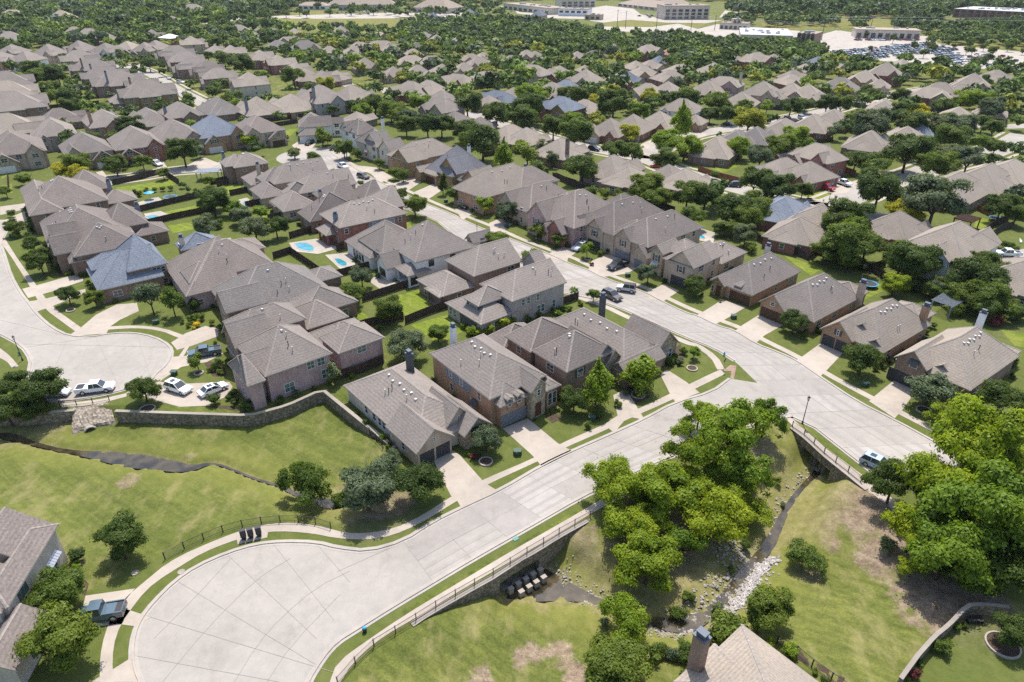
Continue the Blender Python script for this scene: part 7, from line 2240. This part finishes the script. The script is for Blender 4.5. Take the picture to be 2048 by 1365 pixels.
trees('m4', '140,140,320,do 410,230,200,bo 500,60,190,yo 540,120,150,do 830,300,220,bc 1130,240,180,do 1310,240,190,do 1530,290,320,yo 1480,180,170,mo 1710,170,130,bo 1700,280,100,do 1950,160,220,do 860,80,290,do 830,90,200,mo 1200,90,280,mo 290,450,190,yi 20,450,80,yo 690,510,300,bo 870,540,320,bo 150,600,260,mo 330,620,240,mo 650,710,290,do 1430,560,260,bo 1640,670,260,go 1850,590,300,mo 1990,480,250,bo 480,980,330,mo 570,1080,280,mo 900,1060,330,do 1080,1080,300,do 1400,1180,400,do 1580,1160,340,mo 1590,930,300,do 1850,1000,360,do 1830,840,140,yo 60,1060,150,ms 170,1080,150,ms 260,1090,130,ms 1170,870,100,ds 1210,455,80,bs 1650,1240,250,mo 1500,1290,300,mo 1380,1300,150,mo 960,1280,250,mo 1930,560,200,mo 1060,360,60,bs 300,1140,120,do')
trees('m5', '60,150,150,do 280,130,230,do 430,140,220,mo 740,360,380,go 570,290,220,mo 350,410,150,gi 1060,250,260,do 1180,250,260,yo 1140,320,300,do 1470,150,220,do 1660,100,220,bo 1850,100,220,bo 1030,50,200,do 700,30,220,do 1440,350,260,go 1650,350,300,go 1540,480,330,mo 1880,330,180,do 1970,190,260,go 60,550,170,bo 570,700,270,do 780,740,300,mo 1120,600,440,do 1330,760,300,mo 1520,760,300,mo 1730,690,330,go 1480,640,260,go 810,1010,440,do 1180,970,120,gi 1400,1110,590,go 1060,1210,300,yo 1180,1170,260,mo 1850,530,200,bo 2000,570,200,mo 30,1020,170,do 90,1050,120,do 500,1330,450,do 340,1370,300,mo 700,1230,160,gs 430,840,80,ds 230,590,120,mo 1980,400,180,mo')
trees('m6', '250,470,380,do 450,560,360,do 90,600,200,go 240,720,200,mo 430,780,120,gs 800,700,360,do 1020,720,350,do 750,960,260,lo 960,990,130,ds 1130,1000,220,mo 1600,770,320,do 1780,830,320,do 1560,960,300,mo 1660,1090,390,mo 1330,1010,240,mo 1820,170,300,do 1980,230,250,mo 1330,1220,130,mo 1930,1180,160,mo 1680,535,90,ds 1760,550,100,ds 1840,560,100,ds 1910,575,100,ds 1980,600,90,ms 880,250,280,yo 1980,980,200,do 1300,640,60,ms 1990,1240,180,do 1870,1250,150,rs')

tree('z9', 1480, 480, 260, 'bigs', 'b', 'bright crown next to the dark bridge tree', group=BIGL)

for px, py, w, kd, c, hs, lab in ((1965, 880, 210, 'big', 'l', 1.3, 'lime tree above the bend of the right street at the picture edge'), (1885, 955, 190, 'bigs', 'l', 1.4, 'lime tree whose crown hides the kerb behind the pale blue car'),
        (1985, 1020, 240, 'big', 'b', 1.3, 'big bright tree between the right street and the garden wall'), (1900, 1085, 200, 'big', 'b', 1.2, 'bright tree over the bare soil near the garden wall'), (2010, 1120, 180, 'bigs', 'm', 1.2, 'mid green tree behind the garden wall at the picture edge'),
        (1830, 1060, 130, 'bigs', 'l', 1.2, 'slender lime tree at the edge of the bare right lawn')):
    tree('p', px, py, w, kd, c, lab, None, hs, BIGL)

for x, y, r, c in SHRUB_SPOTS:
    if y < 190: tree_at(x, y, 0, r, 'shrub', c)

for px, py, w, kd, c, hs, lab in ((1305, 1015, 105, 'bigs', 'l', 1.0, 'small lime crown filling the gap between the two leftmost creek trees'), (1375, 965, 120, 'bigs', 'l', 1.1, 'lime crown between the middle tree and the intersection trees'),
        (1465, 985, 105, 'bigs', 'l', 1.0, 'lime crown leaning toward the bridge slope'), (1400, 820, 80, 'bigs', 'b', 1.5, 'wispy branch tree reaching over the crossing, left of the tallest one')):
    tree('p', px, py, w, kd, c, lab, None, hs, BIGL)
trees('z9', '90,860,90,ms 260,930,80,gs 330,700,60,ms 40,960,90,ms 420,560,70,ds 600,180,60,ms 640,330,40,gs 300,1000,120,ms')
trees('z8', '1780,1000,110,ms 1560,1010,70,gs 1980,960,90,ms')
plant_waiting(240)
# ------------------------------------------------------------------ the mass of far trees
def far_woods():
    rs = np.random.RandomState(4)
    rr = random.Random(4)
    foot = np.array(FOOT)
    def protos(nc, per, leaf, k):
        KINDS['tmp'] = ('oak', 1.7, nc, per, leaf)
        return [leaf_mesh('x', 300 + k * 10 + i, nc, per, leaf, 'oak', 1.65)[0] for i in range(4)]
    LOD = [protos(40, 12, .20, 0), protos(26, 9, .27, 1), protos(16, 7, .36, 2)]
    tint = dict(d=(.080, .124, .027), m=(.124, .176, .036), b=(.145, .215, .036), y=(.28, .29, .035), g=(.12, .155, .078), l=(.19, .26, .032))
    V, C = [], []
    streets = [p for P in STREETS for p in resample(P, 60)]
    st = np.array(streets)
    placed = [list(t) for t in TREES]
    def put(x, y, r, col):
        dist = math.hypot(x, y)
        P = LOD[0 if dist < 420 else 1 if dist < 800 else 2][rr.randrange(4)]
        a = rr.uniform(0, 6.28)
        ca, sa = math.cos(a), math.sin(a)
        hs = r * rr.uniform(.85, 1.15)
        W = np.stack([P[:, 0] * ca - P[:, 1] * sa, P[:, 0] * sa + P[:, 1] * ca, P[:, 2]], 1) * [r, r, hs] + [x, y, 0]
        V.append(W)
        c = np.array(tint[col]) * rr.uniform(.8, 1.2)
        C.append(np.tile(np.append(c, 1), (len(W), 1)))
    for x, y, r, col in FAR_LIST:
        put(x, y, r, col if col in tint else 'm')
    def fill(s, gap, cols, rmin, rmax, keep=1.0):
        P = G(s, 4.5)
        xs, ys = [p[0] for p in P], [p[1] for p in P]
        cells = {}
        for x, y, r in placed:
            cells.setdefault((int(x // 25), int(y // 25)), []).append((x, y, r))
        y = min(ys)
        while y < min(max(ys), 3300):
            k = max(1.0, y / 650)
            step = gap * k
            x = min(xs)
            while x < max(xs):
                px, py = x + rr.uniform(-.45, .45) * step, y + rr.uniform(-.45, .45) * step
                x += step
                if rr.random() > keep or not inside(np.array([px]), np.array([py]), P)[0]: continue
                u, v = proj(px, py, 4)
                if not -60 < u < 2110: continue
                r = rr.uniform(rmin, rmax) * (k ** .8)
                if py < 900:
                    if ((foot[:, 0] - px) ** 2 + (foot[:, 1] - py) ** 2 < (foot[:, 2] + r * .55) ** 2).any(): continue
                    if ((st[:, 0] - px) ** 2 + (st[:, 1] - py) ** 2 < (5 + r * .6) ** 2).any(): continue
                    near = [t for a in (-1, 0, 1) for b in (-1, 0, 1) for t in cells.get((int(px // 25) + a, int(py // 25) + b), ())]
                    if any((t[0] - px) ** 2 + (t[1] - py) ** 2 < ((t[2] + r) * .72) ** 2 for t in near): continue
                else:
                    big = foot[foot[:, 2] > 4]
                    if ((big[:, 0] - px) ** 2 + (big[:, 1] - py) ** 2 < (big[:, 2] * .9 + r * .3) ** 2).any(): continue
                placed.append((px, py, r))
                cells.setdefault((int(px // 25), int(py // 25)), []).append((px, py, r))
                put(px, py, r, rr.choice(cols))
            y += step
    fill('p -60,-14 480,-14 520,22 420,44 330,72 200,88 -60,76', 9.5, 'dddmmmbgl', 3.8, 7.5)
    fill('z2 300,185 480,105 640,118 1000,108 1500,158 1550,185 1650,205 2046,180 2046,290 1700,255 1450,285 1000,235 500,205', 7.5, 'ddmmmbg', 4, 6)
    fill('z3 -60,195 400,205 880,265 900,320 1200,352 1500,395 2100,415 2100,460 1400,430 1000,345 700,325 -60,310', 7.5, 'dddmmb', 4, 5.6)
    fill('p 1440,22 1530,12 1600,2 2100,-14 2100,20 1910,21 1890,42 1820,36 1790,31 1690,24 1600,22 1530,28', 9, 'dddmg', 5, 7)
    fill('p 1880,55 1910,44 2100,40 2100,84 1900,80', 9, 'ddm', 4, 6)
    fill('p 1822,46 1872,44 1872,60 1818,58', 8, 'ddm', 4, 6)
    for s in ('p 1615,26 1676,29 1680,46 1615,43', 'p 1705,40 1738,40 1738,51 1705,51', 'p 1532,22 1595,22 1596,45 1530,46', 'p 1452,32 1512,40 1512,46 1452,41', 'p 1700,14 1740,14 1740,30 1696,30', 'p 1795,40 1822,40 1820,55 1793,55'):
        fill(s, 6.5, 'ddm', 4, 6)
    fill('p 400,-14 1700,-14 1640,-2 1440,-2 1100,-6 900,3 600,6 590,17 545,24 430,37 400,40', 10, 'dddmmg', 4.5, 7)
    fill('p 640,14 1010,5 1010,30 880,30 800,28 660,20', 17, 'dmm', 3.5, 5)
    fill('p 410,40 500,33 545,24 560,30 500,40 420,50', 9, 'dmm', 4, 6)
    fill('p -40,78 330,72 520,44 590,52 700,56 800,60 900,50 1000,78 1500,112 1830,122 2100,142 2100,262 1900,240 1700,200 1400,190 1150,200 1000,200 800,190 700,170 600,140 560,105 420,92 260,88 150,92 -40,100', 10.5, 'dddmmmmbbgyl', 3.6, 6.8, .95)
    fill('p 1560,190 2100,200 2100,420 1980,420 1850,330 1650,250', 11, 'ddmmbg', 3.0, 4.8)
    fill('z1 -60,300 300,560 420,1000 700,1000 1000,950 1300,930 1700,760 1900,640 1500,480 1400,300 900,300 500,330', 10.5, 'dddmmmbg', 2.2, 4.4, .85)
    fill('p 700,170 1400,190 1560,240 1300,260 1000,220 720,215', 10, 'ddmmby', 3.0, 4.6)
    fill('p 1000,240 1250,280 1560,420 1500,430 1180,330 1000,290', 9, 'ddmb', 2.8, 4.6)
    fill('t5 1150,200 2100,380 2100,400 1200,395', 16, 'dm', 3, 4.5)
    V_ = np.concatenate(V)
    C_ = np.concatenate(C)
    n = len(V_) // 4
    m, nt = new_mat('leaf_mass')
    at = nt.nodes.new('ShaderNodeAttribute')
    at.attribute_name = 'tint'
    d = nt.nodes.new('ShaderNodeBsdfPrincipled')
    d.inputs['Roughness'].default_value = .6
    d.inputs['Specular IOR Level'].default_value = .2
    t = nt.nodes.new('ShaderNodeBsdfTranslucent')
    mx = nt.nodes.new('ShaderNodeMixShader')
    mx.inputs[0].default_value = .3
    o = nt.nodes.new('ShaderNodeOutputMaterial')
    nt.links.new(at.outputs['Color'], d.inputs['Base Color'])
    nt.links.new(at.outputs['Color'], t.inputs[0])
    nt.links.new(d.outputs[0], mx.inputs[1])
    nt.links.new(t.outputs[0], mx.inputs[2])
    nt.links.new(mx.outputs[0], o.inputs[0])
    me = leaves_to_mesh('distant_woods', V_, n, 'leaf_mass')
    ca = me.color_attributes.new('tint', 'FLOAT_COLOR', 'POINT')
    ca.data.foreach_set('color', C_.astype(np.float32).ravel())
    ob = link('distant_woods', me)
    tag(ob, 'mass of far tree crowns between the distant roofs and along the skyline', kind='stuff')
    print('far trees', len(V), 'faces', n, 'individual trees', len(TREES))
far_woods()

# small dark trees in the parking lot and along the far road
for s in ('t5 640,455', 't5 1040,450', 't5 1210,460', 't5 1170,420', 't5 1130,510', 't5 1760,500', 't5 1545,430', 't5 1300,370', 't5 1680,450', 't5 2035,480', 't5 1410,430', 't5 850,380', 't5 600,330', 't5 1520,480', 't5 1725,555', 't5 920,550', 't5 1900,450', 't5 1570,490'):
    x, y = g(*pts(s)[0], 2)
    tree_at(x, y, 0, R0.uniform(2.2, 3.4), 'small', 'd', 'small dark tree standing between the parked cars of the far lot', 'young trees in the far parking lot')
for s in ('t2 1015,130', 't2 1090,150', 't2 880,150', 't2 1325,140', 't2 1545,130', 't2 1775,125', 't2 1210,70', 't2 590,140', 't2 660,110', 't2 1500,60'):
    x, y = g(*pts(s)[0], 4)
    tree_at(x, y, 0, R0.uniform(5, 7), 'far', 'd', 'round dark tree planted along the school drive beyond the meadow', 'trees along the school drive')

# ------------------------------------------------------------------ labels: what each thing stands next to
def label_all():
    lms = sorted(LANDMARKS)
    groups = {}
    for it in PENDING:
        o, desc, x, y, cat = it
        c = sorted(lms, key=lambda l: (l[0] - x) ** 2 + (l[1] - y) ** 2)
        opts = []
        for l in c[:7]:
            dx, dy = l[0] - x, l[1] - y
            side = max(abs(dx), abs(dy))
            if side < .3: continue
            rel = ('to the right of' if dx < 0 else 'to the left of') if abs(dx) > abs(dy) else ('behind' if dy < 0 else 'in front of')
            opts.append((rel, l[2]))
        groups.setdefault((desc, cat), []).append((it, opts))
    ORD = ['', 'next ', 'third ', 'fourth ', 'fifth ', 'sixth ', 'seventh ', 'eighth ', 'ninth ', 'tenth ', 'eleventh ', 'twelfth ']
    for (desc, cat), its in sorted(groups.items()):
        used_l = {}
        for (o, d_, x, y, c_), opts in sorted(its, key=lambda t: t[0][3]):
            short = desc.replace('single storey ', '').replace(' house with', ' house,')
            lab = None
            for k in range(len(ORD)):
                for rel, ph in opts:
                    for d in (desc, short):
                        t = ORD[k] + d + ' ' + rel + ' ' + ph
                        if used_l.get((rel, ph), 0) == k and len(t.split()) <= 16:
                            lab = t
                            used_l[rel, ph] = k + 1
                            break
                    if lab: break
                if lab: break
            o['label'] = lab or ' '.join((short + ' ' + opts[0][0] + ' ' + opts[0][1]).split()[:16])
    for it in PENDING:
        if not it[0].get('category'): it[0]['category'] = it[4]
label_all()

# ------------------------------------------------------------------ daylight, air, camera
EL, AZ = math.radians(65), math.radians(4)     # sun height; heading measured clockwise from straight ahead
w = bpy.data.worlds.new('World')
sc.world = w
w.use_nodes = True
nt = w.node_tree
nt.nodes.clear()
sky = nt.nodes.new('ShaderNodeTexSky')
sky.sky_type = 'NISHITA'
sky.sun_disc = False
sky.sun_elevation = EL
sky.sun_rotation = AZ
sky.air_density = 1.0
sky.dust_density = 2.0
bg = nt.nodes.new('ShaderNodeBackground')
bg.inputs[1].default_value = .15
o = nt.nodes.new('ShaderNodeOutputWorld')
nt.links.new(sky.outputs[0], bg.inputs[0])
nt.links.new(bg.outputs[0], o.inputs[0])
sd = bpy.data.lights.new('sun', 'SUN')
sd.energy = 3.9
sd.angle = math.radians(.5)
sd.color = (1, .955, .885)
so = bpy.data.objects.new('sun', sd)
COL.objects.link(so)
D = Vector((math.sin(AZ) * math.cos(EL), math.cos(AZ) * math.cos(EL), math.sin(EL)))
so.rotation_euler = (-D).to_track_quat('-Z', 'Y').to_euler()

HAZE = 0.00004
if HAZE:
    m = bpy.data.materials.new('haze')
    m.use_nodes = True
    nt = m.node_tree
    nt.nodes.clear()
    v = nt.nodes.new('ShaderNodeVolumePrincipled')
    v.inputs['Color'].default_value = (.80, .88, 1.0, 1)
    v.inputs['Density'].default_value = HAZE
    v.inputs['Anisotropy'].default_value = .2
    o = nt.nodes.new('ShaderNodeOutputMaterial')
    nt.links.new(v.outputs[0], o.inputs['Volume'])
    MATS['haze'] = m
    mb = MB()
    mb.prism([(-5400, -300), (5400, -300), (5400, 9400), (-5400, 9400)], -7, 72)
    tag(mb.obj('haze', 'haze'), 'pale even haze of the summer air over the suburb', kind='stuff')

cd = bpy.data.cameras.new('camera')
cd.sensor_width = 36
cd.lens = F / 2048 * 36
cd.clip_end = 12000
cd.clip_start = .5
co = bpy.data.objects.new('camera', cd)
COL.objects.link(co)
co.location = (0, 0, H)
co.rotation_euler = (math.pi / 2 - PIT, 0, 0)
sc.camera = co
sc.view_settings.view_transform = 'Standard'
sc.view_settings.look = 'None'
sc.view_settings.exposure = .74
sc.view_settings.gamma = 1
cy_ = sc.cycles
cy_.use_denoising = False
cy_.max_bounces = 6
cy_.diffuse_bounces = 3
cy_.glossy_bounces = 2
cy_.transmission_bounces = 3
cy_.transparent_max_bounces = 4
cy_.volume_bounces = 0
cy_.caustics_reflective = False
cy_.caustics_refractive = False
